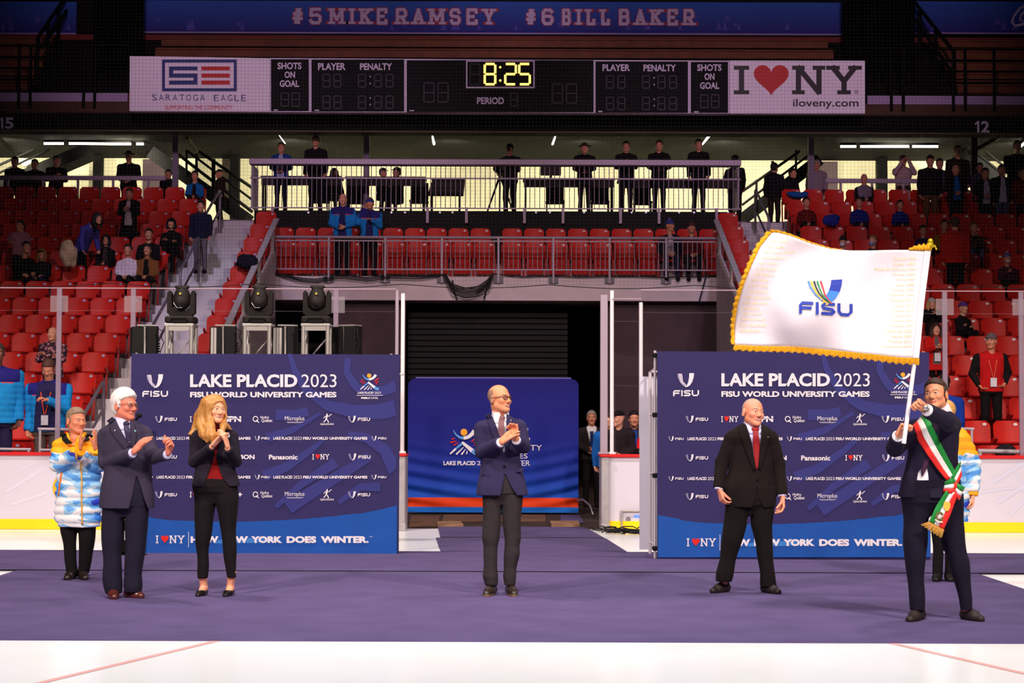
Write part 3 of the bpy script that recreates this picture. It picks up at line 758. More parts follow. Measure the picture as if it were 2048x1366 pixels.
W_ = mat('print_white', (236, 226, 238), .6); B_nav = mat('banner_navy', (52, 46, 97), .75, spec=.2, noise=.04, nscale=2, bump=.06, bscale=200)
B_swirl = mat('print_violet_blue', (57, 58, 126), .75, spec=.2); B_wave = mat('print_royal', (30, 82, 168), .75, spec=.2, noise=.08, nscale=2.5); B_deep = mat('print_deep_blue', (52, 52, 128), .75, spec=.2)
P_red = mat('print_red', (226, 36, 30), .6); P_sky = mat('print_sky', (92, 150, 224), .6); P_or = mat('print_orange', (250, 168, 40), .6); P_lb = mat('print_light_blue', (60, 128, 206), .7)
P_pale = mat('print_pale_violet', (176, 168, 204), .6)
PR = [W_, P_red, P_sky, P_or, B_swirl, B_wave, P_lb, P_pale, B_deep]
def lp_logo(mb, mp, cx, cy, s, off):
    f = lambda P: [(cx+(x-610)/600*s, cy+(y-480)/600*s) for x, y in P]
    u = s/600
    cr = [(398, 252), (440, 335), (520, 392), (600, 406), (690, 380), (760, 320), (800, 262)]
    cr = lerp_line(cr, 14); stroke(mb, mp, f(cr[:8]), 14*u, 2, off, 62*u); stroke(mb, mp, f(cr[7:]), 62*u, 0, off, 78*u)
    fill(mb, mp, f(circ(598, 290, 66)), 3, off)
    stroke(mb, mp, f([(560, 485), (690, 590), (760, 650)]), 50*u, 0, off, 84*u); stroke(mb, mp, f([(760, 650), (820, 690), (890, 700)]), 86*u, 2, off, 96*u)
    stroke(mb, mp, f([(565, 510), (500, 560), (440, 612)]), 50*u, 2, off, 40*u); stroke(mb, mp, f([(440, 612), (330, 712)]), 40*u, 0, off, 26*u)
    for a, b, w_ in (((590, 580), (450, 720), 34), ((630, 618), (552, 722), 32), ((662, 650), (652, 714), 26)): stroke(mb, mp, f([a, b]), 12*u, 0, off, w_*u)
    for a, b, w_ in (((740, 470), (882, 372), 42), ((780, 497), (880, 467), 36), ((790, 546), (850, 530), 26), ((430, 408), (360, 424), 26), ((452, 462), (336, 490), 30), ((490, 490), (400, 545), 24)): stroke(mb, mp, f([a, b]), 14*u, 1, off, w_*u)
def ilny(mb, mp, x0, x1, y0, y1, mi, red, off, w):
    W = x1-x0
    slab(mb, mp, 'I', x0, x0+W*.16, y0, y1, w, mi, off)
    fill(mb, mp, heart(x0+W*.34, (y0+y1)/2, W*.26, (y1-y0)*1.12), red, off)
    slab(mb, mp, 'N', x0+W*.535, x0+W*.70, y0, y1, w, mi, off, .5); slab(mb, mp, 'Y', x0+W*.81, x0+W*.97, y0, y1, w, mi, off, .5)
def sponsor_wall(Y, mp_, corners, label, ins=(0, 0)):
    """corners: px of left, right, top, bottom edge; mp_ maps the layout to pixels"""
    xl, xr, yt, yb = corners
    a, b = at(xl, yb, Y), at(xr, yb, Y); top = at((xl+xr)/2, yt, Y).z; bot = .018
    e = empty('sponsor_wall', ((a.x+b.x)/2, Y, 0), label, 'backdrop', 'navy sponsor walls')
    def mp(x, y, o):
        X, Yp = mp_(x, y); p = at(X, Yp, Y); d = ray(X, Yp)
        p = Vector((p.x, Y-o, p.z)); return p
    rnd = random.Random(3)
    def wr(u, v): return .003*(1+math.sin(u*23+v*9))*v+.005*(1+math.sin(v*31+u*3))*max(0, v-.86)*5
    P = [[(a.x+(b.x-a.x)*u/40, Y+wr(u/40, v/50), top+(bot-top)*v/50) for u in range(41)] for v in range(51)]
    m2 = MB(); m2.grid(P, flip=True)
    Pb = [[(p[0], Y+.05, p[2]) for p in r] for r in P]; m2.grid(Pb)
    for i in range(50):
        for c in (0, 40): m2.add([P[i][c], P[i+1][c], Pb[i+1][c], Pb[i][c]], [(0, 1, 2, 3)])
    m2.add([P[0][0], P[0][40], Pb[0][40], Pb[0][0]], [(0, 1, 2, 3)])
    m2.build('fabric', B_nav, e)
    # printed brush strokes and wave
    m2 = MB(); S = lambda pts, w_, w1=None, mi=4, o=.002: stroke(m2, lambda x, y, o_: mp(min(max(x, 1316), 1860), max(y, 704.5), o_), [((x)/3.252*1.0132+1301, (y)/3.252*1.0246+675) for x, y in lerp_line(pts, 16)], w_/3.2, mi, o, (w1 or w_)/3.2)
    S([(1100, 80), (1130, 200), (1210, 330), (1350, 430), (1520, 470), (1700, 470), (1790, 445)], 30, 110)
    S([(1480, 120), (1470, 210), (1530, 310), (1640, 350), (1760, 320), (1800, 290)], 40, 70)
    S([(1010, 490), (1130, 490), (1220, 470)], 70, 60); S([(950, 640), (1120, 590), (1300, 480)], 60, 20)
    S([(930, 890), (1080, 830), (1240, 720), (1320, 650)], 75, 30); S([(1090, 1095), (1300, 960), (1480, 850), (1620, 760)], 90, 60)
    S([(1480, 620), (1600, 640), (1720, 720), (1790, 860)], 50, 90); S([(1010, 1090), (1180, 940), (1400, 800)], 30, 70); S([(1420, 1060), (1560, 960), (1690, 960)], 30, 60)
    wave = [(1316, 1030.5), (1340, 1034), (1372, 1042), (1410, 1045.5), (1462, 1047.5), (1520, 1048), (1570, 1048), (1630, 1045), (1690, 1041), (1740, 1036), (1790, 1031), (1830, 1023), (1861, 1015)]
    wv = []
    for i in range(len(wave)-1):
        for q in range(4):
            t = q/4; wv.append((wave[i][0]+(wave[i+1][0]-wave[i][0])*t, wave[i][1]+(wave[i+1][1]-wave[i][1])*t+rnd.uniform(-.6, .6)))
    wv.append(wave[-1])
    m2.add([mp(x, y, .0055) for x, y in wv]+[mp(x, 1114.5, .0055) for x, y in wv], [(i, i+1, len(wv)+i+1, len(wv)+i) for i in range(len(wv)-1)], 5)
    fill(m2, mp, [(1489, 1088), (1512, 1084), (1560, 1082), (1622, 1081), (1626, 1090), (1560, 1092), (1492, 1093)], 6, .0065)
    m2.build('print', PR, e)
    m2 = MB(); o = .012; T = lambda s, x0, x1, y0, y1, bo=0.0, mi=0: text(m2, mp, s, x0, x1, y0, y1, mi, bo, o)
    fisu_mark(m2, mp, 1355.6, 1388, 746.4, 774.3, [7, 7, 0, 7, 0, 0], o); fisu(m2, mp, 1346, 1397, 780.4, 792.5, 0, o)
    T('LAKE PLACID', 1442.5, 1659.7, 746.4, 773, .035); T('2023', 1668, 1739, 746.4, 773)
    T('FISU WORLD UNIVERSITY GAMES', 1442.5, 1739, 782.4, 793.8, .04)
    lp_logo(m2, mp, 1806, 762, 40, o); T('LAKE PLACID', 1782, 1814, 782, 786.5, .03); T('2023', 1816, 1829, 782, 786.5)
    rect(m2, mp, 1780, 1833, 789, 790, 0, o); T('FISU', 1789, 1806, 793, 797, .05); T('GAMES', 1808, 1823, 793, 797)
    def fl(x, yc, s=1.0):
        fisu_mark(m2, mp, x, x+15*s, yc-7*s, yc+7*s, [7, 7, 7, 0], o); fisu(m2, mp, x+19*s, x+43.5*s, yc-3.2*s, yc+3.4*s, 0, o)
    for yr in (838.5, 993):
        fl(1372, yr); ilny(m2, mp, 1441, 1476, yr-5.5, yr+5, 0, 1, o, 1.5)
        if yr < 900:
            T('ESPN', 1503, 1546, yr-6.5, yr+5.5, .05); rect(m2, mp, 1503, 1546, yr-2.2, yr-1.3, 4, o+.002)
        else: T('ESPN+', 1503, 1548, yr-6, yr+5.5, .03)
        stroke(m2, mp, circ(1575, yr-.5, 4.8, 5.2), 1.7, 0, o); stroke(m2, mp, [(1576, yr+2), (1582, yr+7)], 1.7, 0, o)
        T('Hydro', 1585, 1602, yr-7, yr+.5, .01); T('Québec', 1587, 1609, yr-1, yr+7, .01)
        T('Microplus', 1634.5, 1674, yr-6, yr+5, 0); rect(m2, mp, 1638, 1672, yr+5.5, yr+6.2, 0, o); rect(m2, mp, 1640, 1668, yr+7.2, yr+7.8, 7, o)
        x = 1719
        fill(m2, mp, circ(x+1, yr-10, 1.5), 0, o); stroke(m2, mp, [(x+1, yr-8.5), (x, yr-4), (x-1, yr)], 3.4, 0, o); stroke(m2, mp, [(x+1, yr-7.5), (x+5, yr-6), (x+8, yr-9)], 1.4, 0, o); fill(m2, mp, circ(x+9, yr-10, 1.1), 0, o)
        stroke(m2, mp, [(x, yr-7), (x-4, yr-5), (x-6, yr-2)], 1.3, 0, o); stroke(m2, mp, [(x-1, yr), (x-3, yr+3), (x-6, yr+6)], 1.9, 0, o); stroke(m2, mp, [(x-.5, yr), (x+2.5, yr+3), (x+4, yr+7)], 1.9, 0, o)
        T('QIAODAN', 1706, 1733, yr+8, yr+12.5, .02); fl(1763, yr)
    for yr in (877.5, 957):
        for q in (0, 236.5): 
            fl(1337+q, yr, .68); T('LAKE PLACID', 1374.8+q, 1413+q, yr-3, yr+3.2, .035); T('2023', 1415+q, 1432+q, yr-3, yr+3.2); T('FISU WORLD UNIVERSITY GAMES', 1434.7+q, 1565+q, yr-2.8, yr+3, .04)
        fl(1810, yr, .68)
    fl(1372, 915.7); T('RBON', 1534, 1573, 911, 920.5, .04); T('Panasonic', 1602, 1660, 911, 921, .03); ilny(m2, mp, 1689, 1724, 910.5, 920.5, 0, 1, o, 1.5); fl(1764, 915.7)
    ilny(m2, mp, 1371, 1431, 1077.4, 1091.6, 0, 1, o, 2.3); rect(m2, mp, 1439, 1440, 1069, 1101, 0, o)
    T('HOW', 1443.7, 1500, 1078, 1092, .058); T('NEW', 1508, 1560, 1078, 1092, .058); T('YORK', 1566, 1629, 1078, 1092, .058); T('DOES', 1638, 1698, 1078, 1092, .058); T('WINTER.', 1707, 1804, 1078, 1092, .058); T('TM', 1806, 1811, 1078, 1080.5)
    m2.build('lettering', PR, e)
    # aluminium pop-up frame behind the cloth
    for x in (a.x-.02+ins[0], b.x+.02-ins[1]):
        m2 = MB(); m2.tube((x, Y+.08, .016), (x, Y+.08, top+.01), .014, n=8); m2.build('frame_post', M_railw, e)
        for z in (.12, .9, 1.55, top-.04):
            m2 = MB(); m2.rbox((x, Y+.08, z), (.06, .05, .05), .01); m2.build('frame_clamp', M_dark, e)
        m2 = MB(); m2.tube((x, Y+.75, .016), (x, Y+.75, top-.2), .018, n=8); m2.build('rear_post', M_railw, e)
        for z in (.14, .9, 1.55, top-.2):
            m2 = MB(); m2.tube((x, Y+.08, z+.02), (x, Y+.75, z), .008, n=6); m2.build('strut', M_railw, e)
    m2 = MB(); m2.tube((a.x, Y+.08, top-.02), (b.x, Y+.08, top-.02), .012, n=8); m2.build('frame_bar', M_railw, e)
    m2 = MB(); m2.tube((a.x, Y+.75, top-.2), (b.x, Y+.75, top-.2), .012, n=8); m2.build('frame_bar', M_railw, e)
    return e
YR, YL = 18.75, 19.35
sw = sponsor_wall(YR, lambda x, y: (x, y), (1315, 1861, 703.5, 1117), 'navy sponsor wall behind the man in the black suit and the flag bearer', (0, .06))
m2 = MB(); c = at(1300, 900, YR+.9); m2.bx(c.x-.12, c.x+.09, YR+.86, YR+.88, .05, 1.98); m2.build('rear_cloth', mat('cloth_white', (214, 208, 226), .8), sw)
sponsor_wall(YL, lambda x, y: (311+(x-1372)*.987, 748.6+(y-746.4)*.976), (257.5, 797, 708, 1110), 'navy sponsor wall behind the white-haired man and the blonde woman', (.06, .12))

# blue board inside the gate
YBB = 27.6
e = empty('gate_board', (at(986, 1028, YBB).x, YBB, 0), 'wide blue fabric board with orange stripe standing inside the gate', 'backdrop')
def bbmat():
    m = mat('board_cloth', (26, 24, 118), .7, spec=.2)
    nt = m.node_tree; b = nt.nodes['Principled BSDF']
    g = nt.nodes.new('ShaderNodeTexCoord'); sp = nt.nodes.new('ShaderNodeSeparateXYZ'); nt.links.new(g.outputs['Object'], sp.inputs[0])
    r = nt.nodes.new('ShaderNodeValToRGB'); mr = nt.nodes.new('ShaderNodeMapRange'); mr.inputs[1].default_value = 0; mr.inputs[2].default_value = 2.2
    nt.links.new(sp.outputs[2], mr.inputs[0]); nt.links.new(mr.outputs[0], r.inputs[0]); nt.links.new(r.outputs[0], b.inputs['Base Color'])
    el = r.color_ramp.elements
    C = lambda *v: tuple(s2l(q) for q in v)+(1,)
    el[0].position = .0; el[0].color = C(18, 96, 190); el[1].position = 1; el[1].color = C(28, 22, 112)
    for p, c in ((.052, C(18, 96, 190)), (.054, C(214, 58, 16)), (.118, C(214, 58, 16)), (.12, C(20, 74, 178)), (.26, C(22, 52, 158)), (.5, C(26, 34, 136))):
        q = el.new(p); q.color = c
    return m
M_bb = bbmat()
xl, xr = at(815.5, 900, YBB).x, at(1157, 900, YBB).x; zt_b, zb_b = at(986, 757, YBB).z, .03
P = []
for v in range(81):
    row = []
    for u in range(81):
        uu, vv = u/80, v/80
        z = zt_b+(zb_b-zt_b)*vv; x = xl+(xr-xl)*uu
        r = .12
        if vv*(zt_b-zb_b) < r:
            k = r-vv*(zt_b-zb_b); ins = r-math.sqrt(max(0, r*r-k*k)); x = xl+ins+(xr-xl-2*ins)*uu
        arch = (abs(uu-.5)*2)**1.6
        amp = .034*(min(1, max(0, vv-.45)*2.2))*(0.35+abs(uu-.5)*1.6)*(1 if vv < .88 else max(0, (1-vv)/.12))
        y = YBB+amp*(math.sin((vv*1.0-.10*(1-arch)*.9)*62+math.sin(uu*7)*.5)*.9)
        row.append((x, y, z))
    P.append(row)
m2 = MB(); m2.grid(P, flip=True); m2.grid([[(p[0], YBB+.05, p[2]) for p in r] for r in P])
m2.add([p for r in P[:1] for p in r]+[(p[0], YBB+.05, p[2]) for p in P[0]], [(i, i+1, 81+i+1, 81+i) for i in range(80)])
for c in (0, 80):
    for i in range(80): m2.add([P[i][c], P[i+1][c], (P[i+1][c][0], YBB+.05, P[i+1][c][2]), (P[i][c][0], YBB+.05, P[i][c][2])], [(0, 1, 2, 3)])
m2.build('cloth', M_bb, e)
m2 = MB(); m2.pipe([(p[0], YBB+.025, p[2]+.006) for p in P[0]], .014, 6); m2.build('piping', mat('piping_violet', (110, 96, 176), .5), e)
mp = lambda x, y, o: at(x, y, YBB-o)
m2 = MB(); o = .022
lp_logo(m2, mp, 929, 884, 62, o)
for s, x0, x1, y0, y1, bo in (('LAKE PLACID', 887, 951, 922, 930.5, .03), ('2023', 954, 985, 922, 930.5, 0), ('FISU', 1010, 1056, 856, 867, 0), ('WORLD', 998, 1060, 873, 884, 0), ('UNIVERSITY', 979, 1084, 890, 901, 0), ('GAMES', 998, 1055, 907, 917, 0), ('WINTER', 1000, 1060, 921, 931.5, 0)): text(m2, mp, s, x0, x1, y0, y1, 0, bo, o)
m2.build('lettering', PR, e)
for s, x in ((-1, xl+.05), (1, xr-.05)):
    for d in (1, -1):
        m2 = MB(); pts = [(x, YBB+.03, .22), (x+s*.12, YBB+d*.10, .24), (x+s*.22, YBB+d*.25, .16), (x+s*.27, YBB+d*.35, .015)]; m2.pipe(pts, .016, 8); m2.build('foot', M_steel, e)

# scoreboard
YS = 37.3
S_w = mat('sign_white', (236, 224, 236), .5); S_k = mat('board_black', (7, 6, 7), .6, spec=.1); S_lav = mat('board_frame', (214, 200, 222), .5); S_gh = mat('unlit_segment', (34, 29, 33), .5)
S_red = mat('sign_red', (196, 30, 24), .5); S_navy = mat('sign_navy', (34, 46, 116), .5); S_blk = mat('sign_black', (38, 28, 34), .5); S_amb = emis('amber_digit', (255, 196, 72), 5.0)
sm = [S_k, S_lav, S_gh, S_amb, S_w, S_red, S_navy, S_blk]
sp = lambda x, y, o: at(x, y, YS-o)
sb = empty('scoreboard', tuple(sp(1000, 227, 0)), 'long black scoreboard with amber 8:25 clock', 'scoreboard')
def slabbox(q, depth, name, m, par):
    pts = [sp(x, y, 0) for x, y in q]; mb = MB(); mb.prism([(p.x, p.y, p.z) for p in pts][::-1], (0, depth, 0)); return mb.build(name, m, par)
slabbox([(540, 116), (1459, 121.5), (1459, 227), (540, 224)], .25, 'housing', S_lav, sb)
def seg8(mb, x0, x1, y0, y1, on, mi, o, w_):
    h = (y0+y1)/2; g = w_*.35
    L = {'a': [(x0+g, y0), (x1-g, y0)], 'b': [(x1, y0+g), (x1, h-g)], 'c': [(x1, h+g), (x1, y1-g)], 'd': [(x0+g, y1), (x1-g, y1)], 'e': [(x0, h+g), (x0, y1-g)], 'f': [(x0, y0+g), (x0, h-g)], 'g': [(x0+g, h), (x1-g, h)]}
    for k in on: stroke(mb, sp, L[k], w_, mi, o)
m2 = MB(); o = .02
for x0, x1, y0, y1 in ((542, 617.5, 118.5, 222), (623, 808, 119, 223), (813.5, 1187, 120.5, 224.5), (1191.5, 1376, 123, 225.5), (1382, 1456, 124, 225.5)): rect(m2, sp, x0, x1, y0, y1, 0, o)
m2.build('panel', sm, sb)
m2 = MB(); frame(m2, sp, 932, 1069.5, 120.5, 176.5, 3, 1, .03)
m2.build('clock_frame', sm, sb)
m2 = MB(); o = .035
for s, x0, x1, y0, y1 in (('SHOTS', 555, 603, 125, 138.5), ('ON', 569, 590, 143, 156), ('GOAL', 559.5, 598, 160.5, 174), ('PLAYER', 636, 691, 126, 140), ('PENALTY', 720, 784, 126.5, 140), ('PLAYER', 1205, 1260, 128.5, 142), ('PENALTY', 1287, 1352, 129, 142.5), ('SHOTS', 1394.5, 1443, 128.5, 142), ('ON', 1409, 1429, 146.5, 160), ('GOAL', 1400, 1438.5, 164.5, 178), ('PERIOD', 954, 1008, 194.5, 208.5)):
    text(m2, sp, s, x0, x1, y0, y1, 1, .03, o)
for x in (740.5, 1308.5):
    for y in (153, 167, 196, 209): fill(m2, sp, circ(x, y+(2.5 if x > 1000 else 0), 1.4, n=10), 1, o)
for x in (547, 629, 819, 1196, 1388): rect(m2, sp, x, x+9, 219+(x-547)*.004, 221.5+(x-547)*.004, 1, o)
m2.build('lettering', sm, sb)
m2 = MB()
for x0 in (646, 668, 717, 749, 772): 
    for y in (149, 192): seg8(m2, x0, x0+14, y, y+25, 'abcdefg', 2, o, 2)
for x0 in (1213, 1236, 1285, 1316, 1339):
    for y in (151.5, 194.5): seg8(m2, x0, x0+14, y, y+25, 'abcdefg', 2, o, 2)
for x0, y, w_, h in ((848, 166, 20, 38), (876, 166, 20, 38), (1105, 168, 20, 38), (1133, 168, 20, 38), (1021, 186, 14, 26), (562, 186, 15, 26), (584, 186, 15, 26), (1401, 190, 15, 25), (1423, 190, 15, 25), (940, 128, 20, 41)): seg8(m2, x0, x0+w_, y, y+h, 'abcdefg', 2, o, 2)
m2.build('unlit_digits', sm, sb)
m2 = MB(); o = .04
seg8(m2, 969.5, 990.5, 128, 168.5, 'abcdefg', 3, o, 4.2); seg8(m2, 1010.5, 1031.5, 128, 168.5, 'abged', 3, o, 4.2); seg8(m2, 1038.5, 1059.5, 128, 168.5, 'afgcd', 3, o, 4.2)
for y in (134.5, 161): fill(m2, sp, circ(1000.5, y, 2.2, n=10), 3, o)
m2.build('clock_digits', sm, sb)
for x in (560, 810, 1000, 1190, 1440):
    p = sp(x, 215, 0); m2 = MB(); m2.bx(p.x-.05, p.x+.05, YS+.2, 38.32, p.z-.05, p.z+.05); m2.build('mount', M_beam, sb)
# sponsor signs on both ends of the scoreboard
e = empty('hanging_sign', tuple(sp(400, 223, 0)), 'white sign with a boxed blue and red monogram left of the scoreboard', 'sign')
slabbox([(259.5, 112), (539.5, 116.5), (539.5, 223.5), (259, 222)], .2, 'panel', S_w, e)
m2 = MB(); o = .012
frame(m2, sp, 324, 473.5, 119, 182.5, 6, 6, o)
for y0, y1 in ((133, 140.5), (147, 155), (161, 169)): rect(m2, sp, 338, 395, y0, y1, 6, o); rect(m2, sp, 403, 459.5, y0, y1, 5, o)
rect(m2, sp, 338, 346.5, 133, 155, 6, o); rect(m2, sp, 387, 395, 147, 169, 6, o)
for i, ch in enumerate('SARATOGA EAGLE'):
    if ch != ' ': text(m2, sp, ch, 304+i*13.75, 304+i*13.75+9.5, 188.5+i*.1, 201+i*.1, 6, -.008, o)
text(m2, sp, 'SUPPORTING THE COMMUNITY', 330, 465, 210.5, 219, 5, 0, o)
m2.build('lettering', sm, e)
for x in (300, 500):
    p = sp(x, 212, 0); m2 = MB(); m2.bx(p.x-.05, p.x+.05, YS+.15, 38.32, p.z-.05, p.z+.05); m2.build('mount', M_beam, e)
e = empty('hanging_sign', tuple(sp(1595, 227, 0)), 'white sign with a red heart between black letters right of the scoreboard', 'sign')
slabbox([(1459.5, 121), (1730, 121.5), (1730, 227), (1459.5, 227)], .2, 'panel', S_w, e)
m2 = MB()
slab(m2, sp, 'I', 1471, 1495, 135, 185, 10.5, 7, o, .75); fill(m2, sp, heart(1542.5, 161, 70, 62), 5, o); slab(m2, sp, 'N', 1597, 1638, 135, 185, 10.5, 7, o, .5); slab(m2, sp, 'Y', 1666, 1710, 135, 185, 10.5, 7, o, .6)
text(m2, sp, 'iloveny.com', 1586, 1717, 198, 218, 7, .012, o); text(m2, sp, '®', 1709, 1717, 180, 188, 7, 0, o)
m2.build('lettering', sm, e)
for x in (1500, 1690):
    p = sp(x, 215, 0); m2 = MB(); m2.bx(p.x-.05, p.x+.05, YS+.15, 38.32, p.z-.05, p.z+.05); m2.build('mount', M_beam, e)
# section numbers on the front beam
for s, x0, x1, y0, y1, lb in (('15', -4, 27, 235, 257.5, 'pale number 15 on the dark beam at the left edge'), ('12', 1948, 1979, 242, 265, 'pale number 12 on the dark beam at the right')):
    m2 = MB(); q = lambda x, y, o: at(x, y, 38.26-o)
    stroke(m2, q, [(x0+8.5, y0), (x0+8.5, y1)], 4.4, 0, 0); stroke(m2, q, [(x0+8.5, y0+2), (x0+2, y0+6.5)], 3.6, 0, 0); text(m2, q, s[1], x0+14, x1, y0, y1, 0, .03, 0)
    ob = m2.build('section_number', S_lav); origin_to(ob, at((x0+x1)/2, (y0+y1)/2, 38.26)); tag(ob, lb, 'sign')
# long banners on the wall above the benches
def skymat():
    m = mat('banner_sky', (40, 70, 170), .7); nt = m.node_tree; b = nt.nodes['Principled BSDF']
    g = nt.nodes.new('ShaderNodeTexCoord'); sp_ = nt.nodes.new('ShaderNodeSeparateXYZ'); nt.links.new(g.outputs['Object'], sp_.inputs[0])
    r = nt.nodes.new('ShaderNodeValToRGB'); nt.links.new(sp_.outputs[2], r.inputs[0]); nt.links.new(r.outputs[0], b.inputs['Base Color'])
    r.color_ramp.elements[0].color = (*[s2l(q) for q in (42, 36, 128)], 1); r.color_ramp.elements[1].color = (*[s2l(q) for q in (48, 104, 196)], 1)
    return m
M_sky = skymat(); M_star = mat('banner_star', (88, 82, 176), .7); M_let = mat('banner_letter', (206, 190, 216), .6); M_out = mat('banner_outline', (172, 50, 66), .6); M_bord = mat('banner_border', (160, 140, 190), .6)
bm = [M_let, M_out, M_star, M_bord]
YB = 43.3
up = lambda x, y, o: at(x, y, YB-o)
def longbanner(x0, x1, label, fn, starx):
    a, b = up(x0, 62, 0), up(x1, 62, 0); z0 = up((x0+x1)/2, 67, 0).z; z1 = up((x0+x1)/2, 3, 0).z
    e = empty('arena_banner', ((a.x+b.x)/2, YB, z0), label, 'banner', 'long blue arena banners')
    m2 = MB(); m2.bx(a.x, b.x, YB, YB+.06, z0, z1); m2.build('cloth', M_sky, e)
    m2 = MB(); m2.bx(a.x, b.x, YB-.01, YB, z0-.02, z0+.02); m2.build('border', M_bord, e)
    m2 = MB()
    rr = random.Random(int(x0)+5)
    for s in range(starx):
        u = rr.uniform(x0+10, x1-10); v = rr.uniform(28, 50); h = rr.uniform(10, 22)
        if s % 3 == 0:
            fill(m2, up, [(u+h*.5*(1 if q % 2 == 0 else .4)*math.sin(q*math.pi/5), v-h*.5*(1 if q % 2 == 0 else .4)*math.cos(q*math.pi/5)) for q in range(10)], 2, .012)
        else: fill(m2, up, [(u-h*.3, 60), (u+h*.3, 60), (u, 60-h)], 2, .010)
    m2.build('star_print', bm, e)
    m2 = MB(); fn(m2); m2.build('lettering', bm, e)
def let1(m2):
    for word, x0, x1 in (('#5', 583, 644), ('MIKE', 659, 776), ('RAMSEY', 791, 990), ('#6', 1050, 1108), ('BILL', 1123, 1221), ('BAKER', 1237, 1389)):
        wd = {'M': 1.25, 'I': .55, '#': .9}; tot = sum(wd.get(c, 1) for c in word); g = 9.5
        unit = (x1-x0-g*(len(word)-1))/tot; x = x0
        for c in word:
            w_ = unit*wd.get(c, 1)
            yo = (x-1000)*.0035
            for ww, mi, of in ((9.2, 1, .012), (6.2, 0, .02)): slab(m2, up, c, x+4, x+w_-4, 20+yo, 47+yo, ww, mi, of, .45 if mi == 0 else .6)
            x += w_+g
longbanner(286, 1684, 'long blue banner with two players named in slab letters', let1, 26)
longbanner(-160, 152, 'blue banner at the left end of the upper wall', lambda m2: text(m2, up, 'E R', 0, 21, 18, 27, 2, .02, .02), 8)
def let3(m2):
    stroke(m2, up, [(2052, 10), (2040, 16), (2028, 32), (2024, 44), (2030, 52), (2046, 48), (2060, 40)], 3, 0, .02, 6); stroke(m2, up, [(2050, 22), (2042, 30), (2040, 40), (2046, 42)], 3.5, 0, .02)
longbanner(1830, 2250, 'blue banner at the right end of the upper wall', let3, 8)
